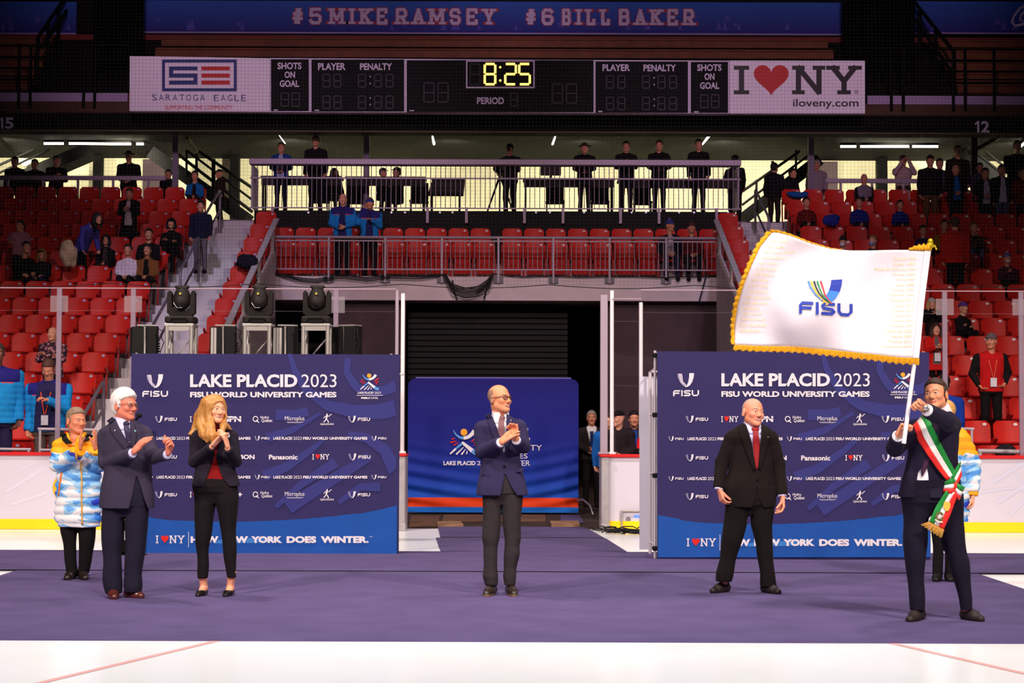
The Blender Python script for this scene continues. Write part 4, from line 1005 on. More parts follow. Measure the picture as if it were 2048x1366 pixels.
# ================================================================ figure builder: smooth bodies grown from blended volumes
f32 = np.float32
class Fld:
    def __init__(s, lo, hi, res):
        s.res = res; s.lo = np.array(lo, f32)-3*res; n = np.ceil((np.array(hi)+3*res-s.lo)/res).astype(int)+1
        s.n = n; s.A = np.full(n, 0.12, f32)
        s.ax = [s.lo[i]+res*np.arange(n[i], dtype=f32) for i in range(3)]
    def win(s, lo, hi):
        w = []
        for i in range(3):
            a = int(max(0, math.floor((lo[i]-s.lo[i])/s.res))); b = int(min(s.n[i], math.ceil((hi[i]-s.lo[i])/s.res)+1))
            if b <= a: return None
            w.append(slice(a, b))
        return tuple(w)
    def xyz(s, w):
        return s.ax[0][w[0]][:, None, None], s.ax[1][w[1]][None, :, None], s.ax[2][w[2]][None, None, :]
    def put(s, w, d, k):
        a = s.A[w]
        if k > 0:
            h = np.clip(0.5+0.5*(a-d)/k, 0, 1); s.A[w] = a+(d-a)*h-k*h*(1-h)
        else: s.A[w] = np.minimum(a, d)
    def take(s, w, d, k=0.0):
        a = s.A[w]; d = -d
        if k > 0:
            h = np.clip(0.5+0.5*(d-a)/k, 0, 1); s.A[w] = a+(d-a)*h+k*h*(1-h)
        else: s.A[w] = np.maximum(a, d)
    def _caps(s, a, b, ra, rb, pad, flat=False):
        a = np.array(a, f32); b = np.array(b, f32); r = max(ra, rb)+pad
        w = s.win(np.minimum(a, b)-r, np.maximum(a, b)+r)
        if w is None: return None, None
        x, y, z = s.xyz(w); d = b-a; L = float(d@d)+1e-9
        t = ((x-a[0])*d[0]+(y-a[1])*d[1]+(z-a[2])*d[2])/L; tc = np.clip(t, 0, 1)
        q = np.sqrt((x-a[0]-tc*d[0])**2+(y-a[1]-tc*d[1])**2+(z-a[2]-tc*d[2])**2)-(ra+(rb-ra)*tc)
        if flat: q = np.maximum(q, (t-1)*math.sqrt(L))
        return w, q
    def caps(s, a, b, ra, rb=None, k=0.01, flat=False):
        w, q = s._caps(a, b, ra, ra if rb is None else rb, 0.13, flat)
        if w is not None: s.put(w, q, k)
        return s
    def cutcaps(s, a, b, ra, rb=None, k=0.004):
        w, q = s._caps(a, b, ra, ra if rb is None else rb, 0.02)
        if w is not None: s.take(w, q, k)
        return s
    def path(s, pts, rs, k=0.01):
        for i in range(len(pts)-1): s.caps(pts[i], pts[i+1], rs[i], rs[i+1], k)
        return s
    def _ell(s, c, r, R, pad):
        c = np.array(c, f32); m = max(r)+pad; w = s.win(c-m, c+m)
        if w is None: return None, None
        x, y, z = s.xyz(w); x = x-c[0]; y = y-c[1]; z = z-c[2]
        if R is not None:
            R = np.array(R, f32)
            x, y, z = x*R[0, 0]+y*R[1, 0]+z*R[2, 0], x*R[0, 1]+y*R[1, 1]+z*R[2, 1], x*R[0, 2]+y*R[1, 2]+z*R[2, 2]
        k0 = np.sqrt((x/r[0])**2+(y/r[1])**2+(z/r[2])**2); k1 = np.sqrt((x/r[0]**2)**2+(y/r[1]**2)**2+(z/r[2]**2)**2)+1e-6
        return w, k0*(k0-1)/k1
    def ell(s, c, r, R=None, k=0.01):
        w, q = s._ell(c, r, R, 0.1)
        if w is not None: s.put(w, q, k)
        return s
    def cutell(s, c, r, R=None, k=0.004):
        w, q = s._ell(c, r, R, 0.02)
        if w is not None: s.take(w, q, k)
        return s
    def loft(s, secs, k=0.02, n=2.4, yaw=0.0):
        """secs: (z, cx, cy, a, b) superellipse sections"""
        secs = sorted(secs); S = np.array(secs, f32)
        m = max(S[:, 3].max(), S[:, 4].max())+0.13
        w = s.win((S[:, 1].min()-m, S[:, 2].min()-m, S[0, 0]-0.06), (S[:, 1].max()+m, S[:, 2].max()+m, S[-1, 0]+0.06))
        if w is None: return s
        x, y, z = s.xyz(w); zz = z[0, 0]
        cx, cy, a, b = [np.interp(zz, S[:, 0], S[:, i])[None, None, :].astype(f32) for i in (1, 2, 3, 4)]
        u, v = x-cx, y-cy
        if yaw: c, sn = math.cos(yaw), math.sin(yaw); u, v = u*c+v*sn, -u*sn+v*c
        d = ((np.abs(u/a)**n+np.abs(v/b)**n)**(1/n)-1)*np.minimum(a, b)
        d = np.maximum(d, np.maximum(S[0, 0]-z, z-S[-1, 0]))
        s.put(w, d.astype(f32), k); return s
    def carve(s, rows, ycut, back=False, k=0.0):
        """cut away between the two edges: rows (z, xl, xr); only in front of ycut"""
        S = np.array(sorted(rows), f32)
        w = s.win((S[:, 1].min(), -5, S[0, 0]), (S[:, 2].max(), 5, S[-1, 0]))
        if w is None: return s
        x, y, z = s.xyz(w); zz = z[0, 0]
        xl = np.interp(zz, S[:, 0], S[:, 1])[None, None, :]; xr = np.interp(zz, S[:, 0], S[:, 2])[None, None, :]
        d = np.maximum(np.maximum(xl-x, x-xr), (y-ycut) if not back else (ycut-y))
        s.take(w, d.astype(f32), k); return s
    def keep(s, p, n):
        x, y, z = s.ax[0][:, None, None], s.ax[1][None, :, None], s.ax[2][None, None, :]
        s.A = np.maximum(s.A, ((x-p[0])*n[0]+(y-p[1])*n[1]+(z-p[2])*n[2]).astype(f32)); return s
    def wrinkle(s, amp, fr=18.0, seed=0, zdir=1.0):
        x, y, z = s.ax[0][:, None, None], s.ax[1][None, :, None], s.ax[2][None, None, :]
        a, b = 1.3+seed, 2.1*seed+.7
        q = np.sin(fr*(z*zdir+.35*x)+a+1.7*np.sin(fr*.45*x+b))*np.sin(fr*.4*(x-.5*y)+b)+.6*np.sin(fr*1.7*(z*.7-.6*x+.3*y)+b)*np.sin(fr*.5*z+a)
        s.A = s.A+(amp*q).astype(f32); return s
    def quilt(s, amp, pitch, ph=0.0):
        z = s.ax[2][None, None, :]; s.A = s.A-(amp*(np.abs(np.sin(math.pi*(z+ph)/pitch))-.6)).astype(f32); return s
    def front(s, x, z):
        """depth of the front surface at x, z"""
        ix = (x-s.lo[0])/s.res; iz = (z-s.lo[2])/s.res
        i = int(min(max(round(ix), 0), s.n[0]-1)); j = int(min(max(round(iz), 0), s.n[2]-1))
        col = s.A[i, :, j]; q = np.nonzero(col < 0)[0]
        if len(q) == 0: return None
        m = q[0]
        if m == 0: return float(s.ax[1][0])
        t = col[m-1]/(col[m-1]-col[m]); return float(s.ax[1][m-1]+t*s.res)
    def mesh(s, name, mats, parent=None, matfn=None):
        A = s.A; ins = A < 0
        n = A.shape; u = ins.astype(np.uint8); c = np.zeros((n[0]-1, n[1]-1, n[2]-1), np.uint8)
        offs = [(i, j, k) for i in (0, 1) for j in (0, 1) for k in (0, 1)]
        for i, j, k in offs: c += u[i:n[0]-1+i, j:n[1]-1+j, k:n[2]-1+k]
        act = (c > 0) & (c < 8); I = np.argwhere(act)
        idx = np.full(act.shape, -1, np.int32); idx[act] = np.arange(len(I), dtype=np.int32)
        V = np.stack([A[I[:, 0]+i, I[:, 1]+j, I[:, 2]+k] for i, j, k in offs], 1)
        acc = np.zeros((len(I), 3), f32); cnt = np.zeros((len(I), 1), f32); O = np.array(offs, f32)
        for a in range(8):
            for b in range(a+1, 8):
                if np.abs(O[a]-O[b]).sum() != 1: continue
                va, vb = V[:, a], V[:, b]; cr = (va < 0) != (vb < 0)
                t = np.where(cr, va/np.where(cr, va-vb, 1), 0)
                acc += np.where(cr[:, None], O[a]+t[:, None]*(O[b]-O[a]), 0); cnt += cr[:, None]
        P = (s.lo+(I+acc/np.maximum(cnt, 1))*s.res).astype(f32)
        Q = []
        for axn in range(3):
            sl0 = [slice(1, -1)]*3; sl1 = [slice(1, -1)]*3; sl0[axn] = slice(0, -1); sl1[axn] = slice(1, None)
            a, b = ins[tuple(sl0)], ins[tuple(sl1)]; E = np.argwhere(a != b)
            if len(E) == 0: continue
            fl = a[tuple(E.T)]
            o = np.ones(3, int); o[axn] = 0; E = E+o
            b1, b2 = (axn+1) % 3, (axn+2) % 3
            d1 = np.zeros(3, int); d1[b1] = 1; d2 = np.zeros(3, int); d2[b2] = 1
            q = np.stack([idx[tuple((E-d1-d2).T)], idx[tuple((E-d2).T)], idx[tuple(E.T)], idx[tuple((E-d1).T)]], 1)
            q[~fl] = q[~fl][:, ::-1]; Q.append(q)
        Q = np.concatenate(Q); Q = Q[(Q >= 0).all(1)]
        me = bpy.data.meshes.new(name); nf = len(Q)
        me.vertices.add(len(P)); me.vertices.foreach_set('co', P.ravel())
        me.loops.add(nf*4); me.loops.foreach_set('vertex_index', Q.astype(np.int32).ravel())
        me.polygons.add(nf); me.polygons.foreach_set('loop_start', np.arange(0, nf*4, 4, dtype=np.int32))
        me.polygons.foreach_set('use_smooth', np.ones(nf, bool))
        mats = mats if isinstance(mats, (list, tuple)) else [mats]
        for m in mats: me.materials.append(m)
        if matfn is not None:
            ctr = P[Q].mean(1); me.polygons.foreach_set('material_index', matfn(ctr).astype(np.int32))
        me.update(calc_edges=True)
        return link(name, me, parent)
def rotz(a): return np.array([[math.cos(a), -math.sin(a), 0], [math.sin(a), math.cos(a), 0], [0, 0, 1]])
def headR(yaw, pitch=0.0, roll=0.0):
    """face looks to -Y; yaw > 0 turns it towards +X, pitch > 0 lifts the chin"""
    cp, sp_ = math.cos(-pitch), math.sin(-pitch); cr, sr = math.cos(roll), math.sin(roll)
    return rotz(yaw) @ np.array([[1, 0, 0], [0, cp, -sp_], [0, sp_, cp]]) @ np.array([[cr, 0, sr], [0, 1, 0], [-sr, 0, cr]])
class Head:
    def __init__(s, c, R, sc=1.0): s.c = np.array(c, float); s.R = R; s.s = sc
    def p(s, x, y, z): return s.c+s.R @ (np.array((x, y, z))*s.s)
    def loc(s, P): return ((P-s.c) @ s.R)/s.s
    def grow(s, F, neck, smile=0, female=False, open_=0.0, big=1.0, wide=1.0):
        q = s.s; E = lambda c, r, k=.01: F.ell(s.p(*c), [v*q for v in r], s.R, k)
        C = lambda a, b, ra, rb=None, k=.01: F.caps(s.p(*a), s.p(*b), ra*q, None if rb is None else rb*q, k)
        W = .95 if female else 1.0*wide
        E((0, .014, .034), (.076*W, .097, .084)); E((0, -.030, -.028), (.062*W, .062, .084), .03)
        C((-.046*W, -.005, -.058), (-.018, -.066, -.094), .020, .017, .03); C((.046*W, -.005, -.058), (.018, -.066, -.094), .020, .017, .03)
        E((0, -.074, -.098), (.022, .019, .018), .02)
        C((0, -.088, .006), (0, -.108, -.030), .008, .0125, .012)
        for x in (-1, 1):
            E((x*.013, -.097, -.036), (.009, .010, .008), .006)
            E((x*.040, -.066, -.024), (.024, .022, .022), .02)
            E((x*(.079*W+.001), .014, -.006), (.010, .021, .032), .006); E((x*(.082*W), .016, -.030), (.009, .014, .013), .006); F.cutell(s.p(x*.094*W, .010, -.004), [.009*q, .010*q, .017*q], s.R, .004)
            C((x*.012, -.088, .022), (x*.046, -.072, .020), .009, .008, .012)
            F.cutell(s.p(x*.032, -.095, .002), [.019*q, .015*q, .010*q], s.R, .010)
            E((x*.032, -.078, .002), (.0135, .0125, .0115), .001); C((x*.020, -.089, .0085), (x*.044, -.083, .0075), .0045, .0045, .004); C((x*.021, -.088, -.006), (x*.043, -.082, -.005), .004, .004, .004)
        s.smile = smile; s.open = open_; cu = .006*smile; mw = .024+.004*smile
        for x in (-1, 1):
            C((0, -.0895, -.0615), (x*mw, -.083, -.0625+cu), .0048, .0035, .006); C((0, -.0885, -.0715-.006*open_), (x*mw, -.083, -.0645+cu), .0056, .0035, .006)
        if open_ > 0:
            F.cutell(s.p(0, -.098, -.067-.004*open_), [.022*q, .014*q, (.003+.006*open_)*q], s.R, .003)
        if smile:
            for x in (-1, 1): F.cutcaps(s.p(x*.030, -.090, -.038), s.p(x*.036, -.078, -.066), .003*q, .0025*q, .006)
        if neck is not None:
            F.caps(s.p(0, .022, -.055), neck, (.050 if female else .057)*q*big, (.052 if female else .062)*q*big, .03)
    def mats(s, P, bald=None, browdark=True):
        """0 skin 1 lips 2 eye white 3 iris 4 brow 5 cropped hair 6 teeth 7 mouth"""
        L = s.loc(P); x, y, z = L[:, 0], L[:, 1], L[:, 2]; ax = np.abs(x); m = np.zeros(len(P), int)
        near = (np.abs(z) < .16) & (ax < .1) & (np.abs(y) < .14); fr = near & (y < -.06)
        if bald is not None: m[near & bald(ax, y, z)] = 5
        sm, op = getattr(s, 'smile', 0), getattr(s, 'open', 0)
        mw = .025+.004*sm; zc = -.0665-.003*op+(.006*sm)*(ax/mw)**2; th = (.0052+.0055*op+.0025*(sm == 0))*np.sqrt(np.clip(1-(ax/mw)**2, 0, 1))+.001
        lipz = fr & (ax < mw) & (np.abs(z-zc) < th); m[lipz] = 1
        tin = (.0028*(op > 0)+.0045*op)*np.sqrt(np.clip(1-(ax/(mw*.85))**2, 0, 1))
        if op: m[fr & (ax < mw*.85) & (np.abs(z-zc-.0005) < tin)] = 6
        if op: m[fr & (ax < mw*.8) & (z-zc < -.0005) & (z-zc > -tin-.001)] = 7
        eye = fr & (((ax-.032)/.0125)**2+((z-.0015)/.0048)**2 < 1); m[eye] = 2
        m[eye & (((ax-.032)/.0062)**2+((z-.002)/.0065)**2 < 1)] = 3
        m[fr & (ax > .014) & (ax < .049) & (np.abs(z-.0235+5.5*(ax-.028)**2) < .0036)] = 4
        return m
SKINS = {}
def skin(name, rgb, lip, brow, scalp=(120, 90, 80), eye=(40, 30, 30)):
    if name in SKINS: return SKINS[name]
    L = [mat('skin_'+name, rgb, .5, spec=.35, noise=.05, nscale=14), mat('lip_'+name, lip, .45), mat('eye_white', (214, 204, 204), .3), mat('iris_'+name, eye, .2), mat('brow_'+name, brow, .8),
         mat('scalp_'+name, scalp, .7, noise=.15, nscale=40), mat('teeth', (240, 232, 224), .3), mat('mouth_dark', (90, 20, 22), .6)]
    SKINS[name] = L; return L
def hand(F, w, d, n, side, sc=1.0, curl=(.25, .3, .35, .4), thumb=None, k=.007, tcurl=.35, spread=.02):
    """palm from wrist w along d; n = palm normal; side = +1/-1 thumb side along d x n"""
    w = np.array(w, float); d = np.array(d, float); d /= np.linalg.norm(d); n = np.array(n, float); n -= d*(n@d); n /= np.linalg.norm(n); t = np.cross(d, n)*side
    A = lambda a, b, ra, rb, kk=k: F.caps(a, b, ra*sc, rb*sc, kk)
    fl = (.078, .086, .080, .062)
    for i in range(4):
        off = (1.5-i)
        kn = w+d*(.088-.004*abs(i-1))*sc+t*off*.0205*sc
        A(w+t*off*.012*sc, kn, .0135, .0108, .012)
        a = kn; dd = d+t*off*spread; dd /= np.linalg.norm(dd); ang = 0
        for q, f in enumerate((.46, .30, .24)):
            ang += curl[i]*(1.0, 1.25, .9)[q]
            v = dd*math.cos(ang)+n*math.sin(ang); b = a+v*fl[i]*f*sc
            A(a, b, .0098-.0010*q, .0092-.0012*q, .003); a = b
    tb = w+d*.030*sc+t*.024*sc+n*.006*sc
    tv = np.array(thumb, float) if thumb is not None else d*.75+t*.6+n*.25
    tv /= np.linalg.norm(tv)
    A(w+d*.012*sc+t*.012*sc, tb+tv*.02*sc, .015, .0135, .010); a = tb+tv*.02*sc
    b = a+tv*.036*sc; A(a, b, .0118, .0108, .004); v = tv*math.cos(tcurl)+n*math.sin(tcurl)*.6+d*math.sin(tcurl)*.4; A(b, b+v*.028*sc, .0108, .0092, .003)
HAIR = {}
def hair_short(name, head, m, parent, res, thick=.012, front=.062, slope=-.25, back=-.075, side=.0, top=.0, sideburn=0):
    """cropped or combed hair; front = hairline height over the face, slope = how it drops towards the ears"""
    s = head.s; r = .14*s; F = Fld(head.c-r, head.c+r, res)
    F.ell(head.p(0, .016, .036+top*.5), [(.076+thick+side)*s, (.099+thick)*s, (.086+thick+top)*s], head.R, 0)
    F.ell(head.p(0, .045, -.02), [(.064+thick*.6)*s, (.062+thick*.6)*s, .075*s], head.R, .02*s)
    X, Y, Z = np.meshgrid(*F.ax, indexing='ij'); L = head.loc(np.stack([X, Y, Z], -1)); x, y, z = L[..., 0], L[..., 1], L[..., 2]
    p1 = (front+slope*(y+.08)+.25*np.abs(x)*0)-z; p2 = np.maximum(.012-y, back-z)
    p3 = np.maximum(np.maximum(-.022-y, y-.012), -.012-sideburn-z)
    d = (np.minimum(np.minimum(p1, p2), p3)*s).astype(f32); kk = .022*s; a = F.A
    h = np.clip(.5+.5*(d-a)/kk, 0, 1); F.A = (a+(d-a)*h+kk*h*(1-h)).astype(f32)
    F.A += (.0015*np.sin(x*210+y*90)*np.sin(y*140+z*60)).astype(f32)
    return F.mesh(name, m, parent)
def ribbon(mb, F, L, R, off, n=6, mi=0, thick=.0):
    """strip between two edge lines (lists of local x, z), laid on the front of field F"""
    rows = []
    last = 0
    for (a, b) in zip(L, R):
        row = []
        for i in range(n+1):
            t = i/n; x = a[0]+(b[0]-a[0])*t; z = a[1]+(b[1]-a[1])*t
            y = F.front(x, z)
            row.append([x, y, z])
        rows.append(row)
    ys = [p[1] for r in rows for p in r if p[1] is not None]; dflt = sum(ys)/len(ys) if ys else 0
    for r in rows:
        good = [p[1] for p in r if p[1] is not None]; g = (sum(good)/len(good)) if good else dflt
        for p in r:
            if p[1] is None: p[1] = g
            p[1] -= off
    mb.grid([[tuple(p) for p in r] for r in rows], mi)
# ================================================================ the people standing on the carpet
class Pers:
    def __init__(s, px, py, label):
        s.base = gnd(px, py); s.Y = s.base.y; s.label = label; s.k = F/s.Y
    def X(s, px, py, dy=0.0): return np.array(at(px, py, s.Y+dy)-s.base)
    def rows(s, R, ratio=.62, dy=0.0, grow=0.0):
        out = []
        for r in R:
            py, a, b = r[:3]; d = s.X((a+b)/2, py); h = (b-a)/2/s.k+grow
            bb = (r[3] if len(r) > 3 else ratio*((b-a)/2/s.k))+grow; cy = r[4] if len(r) > 4 else dy
            out.append((d[2], d[0], cy, h, bb))
        return out
    def edges(s, R): return [(s.X(a, py)[2], s.X(a, py)[0], s.X(b, py)[0]) for py, a, b in R]
    def line(s, P): return [(s.X(x, y)[0], s.X(x, y)[2]) for x, y in P]
    def child(s, mb, name, mats, par, solid=0.0):
        o = mb.build(name, mats); o.parent = par; o.location = (0, 0, 0)
        if solid:
            md = o.modifiers.new('s', 'SOLIDIFY'); md.thickness = solid; md.offset = 0
        return o
def foot(F, heel, toe, r=.040, h=.05, k=.02):
    heel = np.array(heel); toe = np.array(toe); d = toe-heel; m = heel+d*.55
    F.caps((heel[0], heel[1], .045), (m[0], m[1], .042), r*.92, r*1.08, k); F.caps((m[0], m[1], .034), (toe[0]-d[0]*.08, toe[1]-d[1]*.08, .028), r*1.08, r*.78, k)
    F.caps((heel[0], heel[1], .05), (heel[0]+d[0]*.12, heel[1]+d[1]*.12, .105), r*.95, r*.9, k)
    F.caps((heel[0]+d[0]*.2, heel[1]+d[1]*.2, .08), (m[0], m[1], .045), r*.8, r*.8, k)
def shoes(P, root, feet, m, sole=None, low=False, res=.006):
    for heel, toe in feet:
        heel = np.array(heel); toe = np.array(toe); lo = np.minimum(heel, toe)-.08; hi = np.maximum(heel, toe)+.08
        Fs = Fld((lo[0], lo[1], 0), (hi[0], hi[1], .15), res)
        if low:
            d = toe-heel
            Fs.caps((heel[0], heel[1], .035), ((heel+d*.6)[0], (heel+d*.6)[1], .028), .031, .038, .02); Fs.caps(((heel+d*.6)[0], (heel+d*.6)[1], .026), (toe[0], toe[1], .02), .038, .022, .02)
            Fs.cutell((heel[0]+d[0]*.38, heel[1]+d[1]*.38, .085), (.045, .07, .05), rotz(math.atan2(d[0], -d[1])), .006)
        else: foot(Fs, heel, toe)
        Fs.keep((0, 0, .004), (0, 0, -1))
        mats_ = [m, sole or m]
        Fs.mesh('shoe', mats_, root, lambda c: (c[:, 2] < (.026 if sole else -1)).astype(int))
def build_person(P, sp):
    """sp: dict with the pose in picture points"""
    X = P.X
    hd = Head(X(*sp['head'][:3]), headR(*sp['look']), sp['hs'])
    neck = X(*sp['neck'])
    sh, el, wr = [[X(*q) for q in sp[n]] for n in ('sh', 'el', 'wr')]
    allp = np.array([hd.p(0, 0, .16), hd.p(.1, -.1, 0), hd.p(-.1, .1, 0)]+sh+el+wr+[X(*q) for q in sp.get('bound', [])])
    lo = allp.min(0)-.14; hi = allp.max(0)+.14
    legs = [P.rows(r, 1.05, sp.get('legdy', [0, 0])[i]) for i, r in enumerate(sp['legs'])]
    for L in legs:
        for q in L: lo[0] = min(lo[0], q[1]-.16); hi[0] = max(hi[0], q[1]+.16)
    lo[2] = 0.0; hi[2] = hd.c[2]+.16; lo[1] = min(lo[1], -.3); hi[1] = max(hi[1], .2)
    B = Fld(lo, hi, sp.get('res', .0048))
    hd.grow(B, neck, **sp.get('face', {}))
    tor = P.rows(sp['torso'], .60)
    zw = max(P.rows(sp['hips']))[0]; tor_in = [(z, cx, cy, max(.03, a*.85-.02), max(.03, b*.85-.02)) for z, cx, cy, a, b in tor if z > zw-.05]
    B.loft(tor_in, .03); B.caps(sh[0], sh[1], .045, .045, .04)
    for i in (0, 1): B.caps(sh[i], el[i], .042, .036, .02); B.caps(el[i], wr[i], .034, .024, .02)
    for L in legs: B.loft([(z, cx, cy, max(.03, a-.02), max(.03, b-.02)) for z, cx, cy, a, b in L], .02)
    for h in sp['hands']: hand(B, h['w'] if 'w' in h else X(*h['p']), h['d'], h['n'], h['side'], h.get('sc', 1.0), h.get('curl', (.25, .3, .35, .4)), h.get('thumb'), tcurl=h.get('tc', .35), spread=h.get('spread', .02))
    for heel, toe in sp['feet']:
        B.caps((heel[0], heel[1], .07), (toe[0]*.7+heel[0]*.3, toe[1]*.7+heel[1]*.3, .035), .030, .026, .02)
    for i, (heel, toe) in enumerate(sp['feet']):
        z, cx, cy, a, b = min(legs[i]); B.caps((cx, cy, z+.05), (heel[0]+(toe[0]-heel[0])*.15, heel[1]+(toe[1]-heel[1])*.15, .07), .036, .030, .02)
    SK = sp['skin']
    root = B.mesh('person', SK, None, lambda c: hd.mats(c, sp.get('bald')))
    root.location = P.base; tag(root, P.label, 'person', sp.get('group'))
    # trousers
    tl = P.rows(sp['hips'], .66)
    T = Fld((min(min(q[1]-q[3] for q in L) for L in legs)-.05, -.3, min(min(L)[0] for L in legs)-.02), (max(max(q[1]+q[3] for q in L) for L in legs)+.05, .3, max(tl)[0]+.04), .008)
    T.loft(tl, .02); T.loft([tl[-1], (tl[-1][0]-.10, tl[-1][1], tl[-1][2], tl[-1][3]*.35, tl[-1][4]*.6)], .02)
    for i, L in enumerate(legs): T.loft(L, .03 if i == 0 else .012, 2.2)
    T.wrinkle(sp.get('twr', .0045), 15, 1)
    T.mesh('trousers', sp['tm'], root)
    shoes(P, root, sp['feet'], sp['shm'], sp.get('sole'), sp.get('low', False))
    return root, hd, B
def suit_jacket(P, sp, root):
    X = P.X; sh, el, wr = [[X(*q) for q in sp[n]] for n in ('sh', 'el', 'wr')]
    tor = P.rows(sp['torso'], .62)
    pts = np.array(sh+el+wr); lo = np.minimum(pts.min(0)-.12, [min(t[1]-t[3] for t in tor)-.03, -.26, min(tor)[0]-.02]); hi = np.maximum(pts.max(0)+.12, [max(t[1]+t[3] for t in tor)+.03, .24, max(tor)[0]+.06])
    J = Fld(lo, hi, .0075)
    J.loft(tor, .03, 2.5)
    shr = sp.get('shr', .054); J.caps(sh[0], sh[1], shr, shr, .05); J.A[:] = J.A
    torA = J.A.copy()
    if 'neckcut' in sp: c, r = sp['neckcut']; J.cutell(X(*c), r, None, .01)
    J.carve(P.edges(sp['V']), sp.get('vdepth', -.01), k=.003)
    for q in sp.get('open', []): J.carve(P.edges(q), .0, k=.003)
    sr = sp.get('sr', (.066, .058, .051))
    for i in (0, 1):
        m_ = sh[i]+(el[i]-sh[i])*.35
        J.caps(sh[i], m_, sr[0], sr[0], .022); J.caps(m_, el[i], sr[0], sr[1], .006); J.caps(el[i], wr[i], sr[1], sr[2], .008, True)
        J.caps(el[i], el[i]+[0, 0, .001], sr[1]*1.04, sr[1]*1.04, .01)
    J.wrinkle(sp.get('jwr', .0035), 14, 2)
    jk = J.mesh('jacket', sp['jm'], root)
    Jf = Fld.__new__(Fld); Jf.__dict__.update(J.__dict__); Jf.A = torA-.002
    # shirt, collar and cuffs
    S = Fld(lo, hi, .006)
    S.loft([(z, cx, cy, a-.02, b-.016) for z, cx, cy, a, b in tor if True], .03, 2.4)
    S.caps(sh[0], sh[1], shr-.02, shr-.02, .04)
    vb = min(z for z, a, b in P.edges(sp['V']))
    S.keep((0, 0, sp.get('shirtlow', vb-.04)), (0, 0, -1))
    nk = X(*sp['neck']); hdv = X(*sp['head'][:3])
    ax_ = (hdv-nk); ax_ /= np.linalg.norm(ax_)
    cb = nk-ax_*.02; ct = nk+ax_*sp.get('collar', .045)
    S.caps(cb, ct, .078*sp.get('nw', 1), .070*sp.get('nw', 1), .012, True)
    Sp = Fld.__new__(Fld); Sp.__dict__.update(S.__dict__); Sp.A = S.A.copy()
    for q in sp.get('collarcut', []): S.carve(P.edges(q), .0)
    for i in (0, 1):
        d = wr[i]-el[i]; d /= np.linalg.norm(d)
        if sp.get('cuff', (1, 1))[i]: S.caps(wr[i]-d*.05, wr[i]+d*.016, sr[2]-.010, sr[2]-.012, 0, True)
    S.mesh('shirt', sp['sm'], root)
    wm = MB()
    for inner, outer in sp.get('wings', []): ribbon(wm, Sp, lerp_line(P.line(inner), 8), lerp_line(P.line(outer), 8), .006, 4)
    if sp.get('wings'): P.child(wm, 'shirt_collar', sp['sm'], root, .004)
    # lapels
    lm = MB()
    for inner, outer in sp['lapels']:
        ribbon(lm, Jf, lerp_line(P.line(inner), 14), lerp_line(P.line(outer), 14), .007, 5)
    if sp['lapels']: P.child(lm, 'lapel', sp['jm'], jk, .005)
    if 'tie' in sp:
        tm = MB(); Lw, Rw = sp['tie']
        ribbon(tm, Sp, lerp_line(P.line(Lw), 14), lerp_line(P.line(Rw), 14), .012, 4)
        x0, z0 = P.line([Lw[0]])[0]; x1, z1 = P.line([Rw[0]])[0]; xm, zm = (x0+x1)/2, (z0+z1)/2-.012; ym = Sp.front(xm, zm)
        if ym is not None: tm.ell((xm, ym-.004, zm+.004), (abs(x1-x0)*.56, .013, .022), 12, 8)
        P.child(tm, 'tie', sp['tiem'], root, .008)
    for (bx_, by_, m, r) in sp.get('dots', []):
        x, _, z = X(bx_, by_); y = Jf.front(x, z)
        if y is None: continue
        bm_ = MB(); bm_.ell((x, y-.008, z), (r, .005, r), 10, 6); P.child(bm_, 'lapel_pin' if r < .009 and by_ < 900 else 'button', m, jk)
    if 'pockets' in sp:
        for a, b in sp['pockets']:
            pm = MB(); ribbon(pm, Jf, P.line([a, b]), P.line([(a[0], a[1]+7), (b[0], b[1]+7)]), .002, 5); P.child(pm, 'pocket_flap', sp['jm'], jk, .004)
    return Jf, S
def glasses(P, hd, root, m, lensm, r=.0022):
    g = MB(); l = MB()
    for x in (-1, 1):
        pts = [hd.p(x*.034+.021*math.cos(t), -.104+.012*abs(x*.034+.021*math.cos(t))/.055, .000+.0155*math.sin(t)) for t in np.linspace(0, 2*math.pi, 17)[:-1]]
        g.pipe(pts, r, 6, 0, True); l.poly(pts)
        g.pipe([hd.p(x*.055, -.092, .006), hd.p(x*.082, -.02, .006), hd.p(x*.086, .016, .004)], r, 6)
    g.pipe([hd.p(-.013, -.104, .004), hd.p(0, -.107, .007), hd.p(.013, -.104, .004)], r, 6)
    o = P.child(g, 'glasses', m, root)
    q = P.child(l, 'lens', lensm, o)
M_lens = glassy('spectacle_lens', (.97, .96, .97), .06, .02)
M_shirtw = mat('shirt_white', (236, 228, 238), .75); M_shirtl = mat('shirt_lilac', (206, 202, 240), .75)
M_gold = mat('pin_gold', (220, 190, 110), .3, metal=.8); M_silver = mat('pin_silver', (220, 216, 224), .3, metal=.6)
def cl(name, rgb, **k): 
    kk = dict(rough=.85, spec=.10, noise=.06, nscale=20, bump=.2, bscale=220, sheen=.02); kk.update(k); return mat(name, rgb, **kk)
NV = lambda x, y, z: np.array((x, y, z), float)

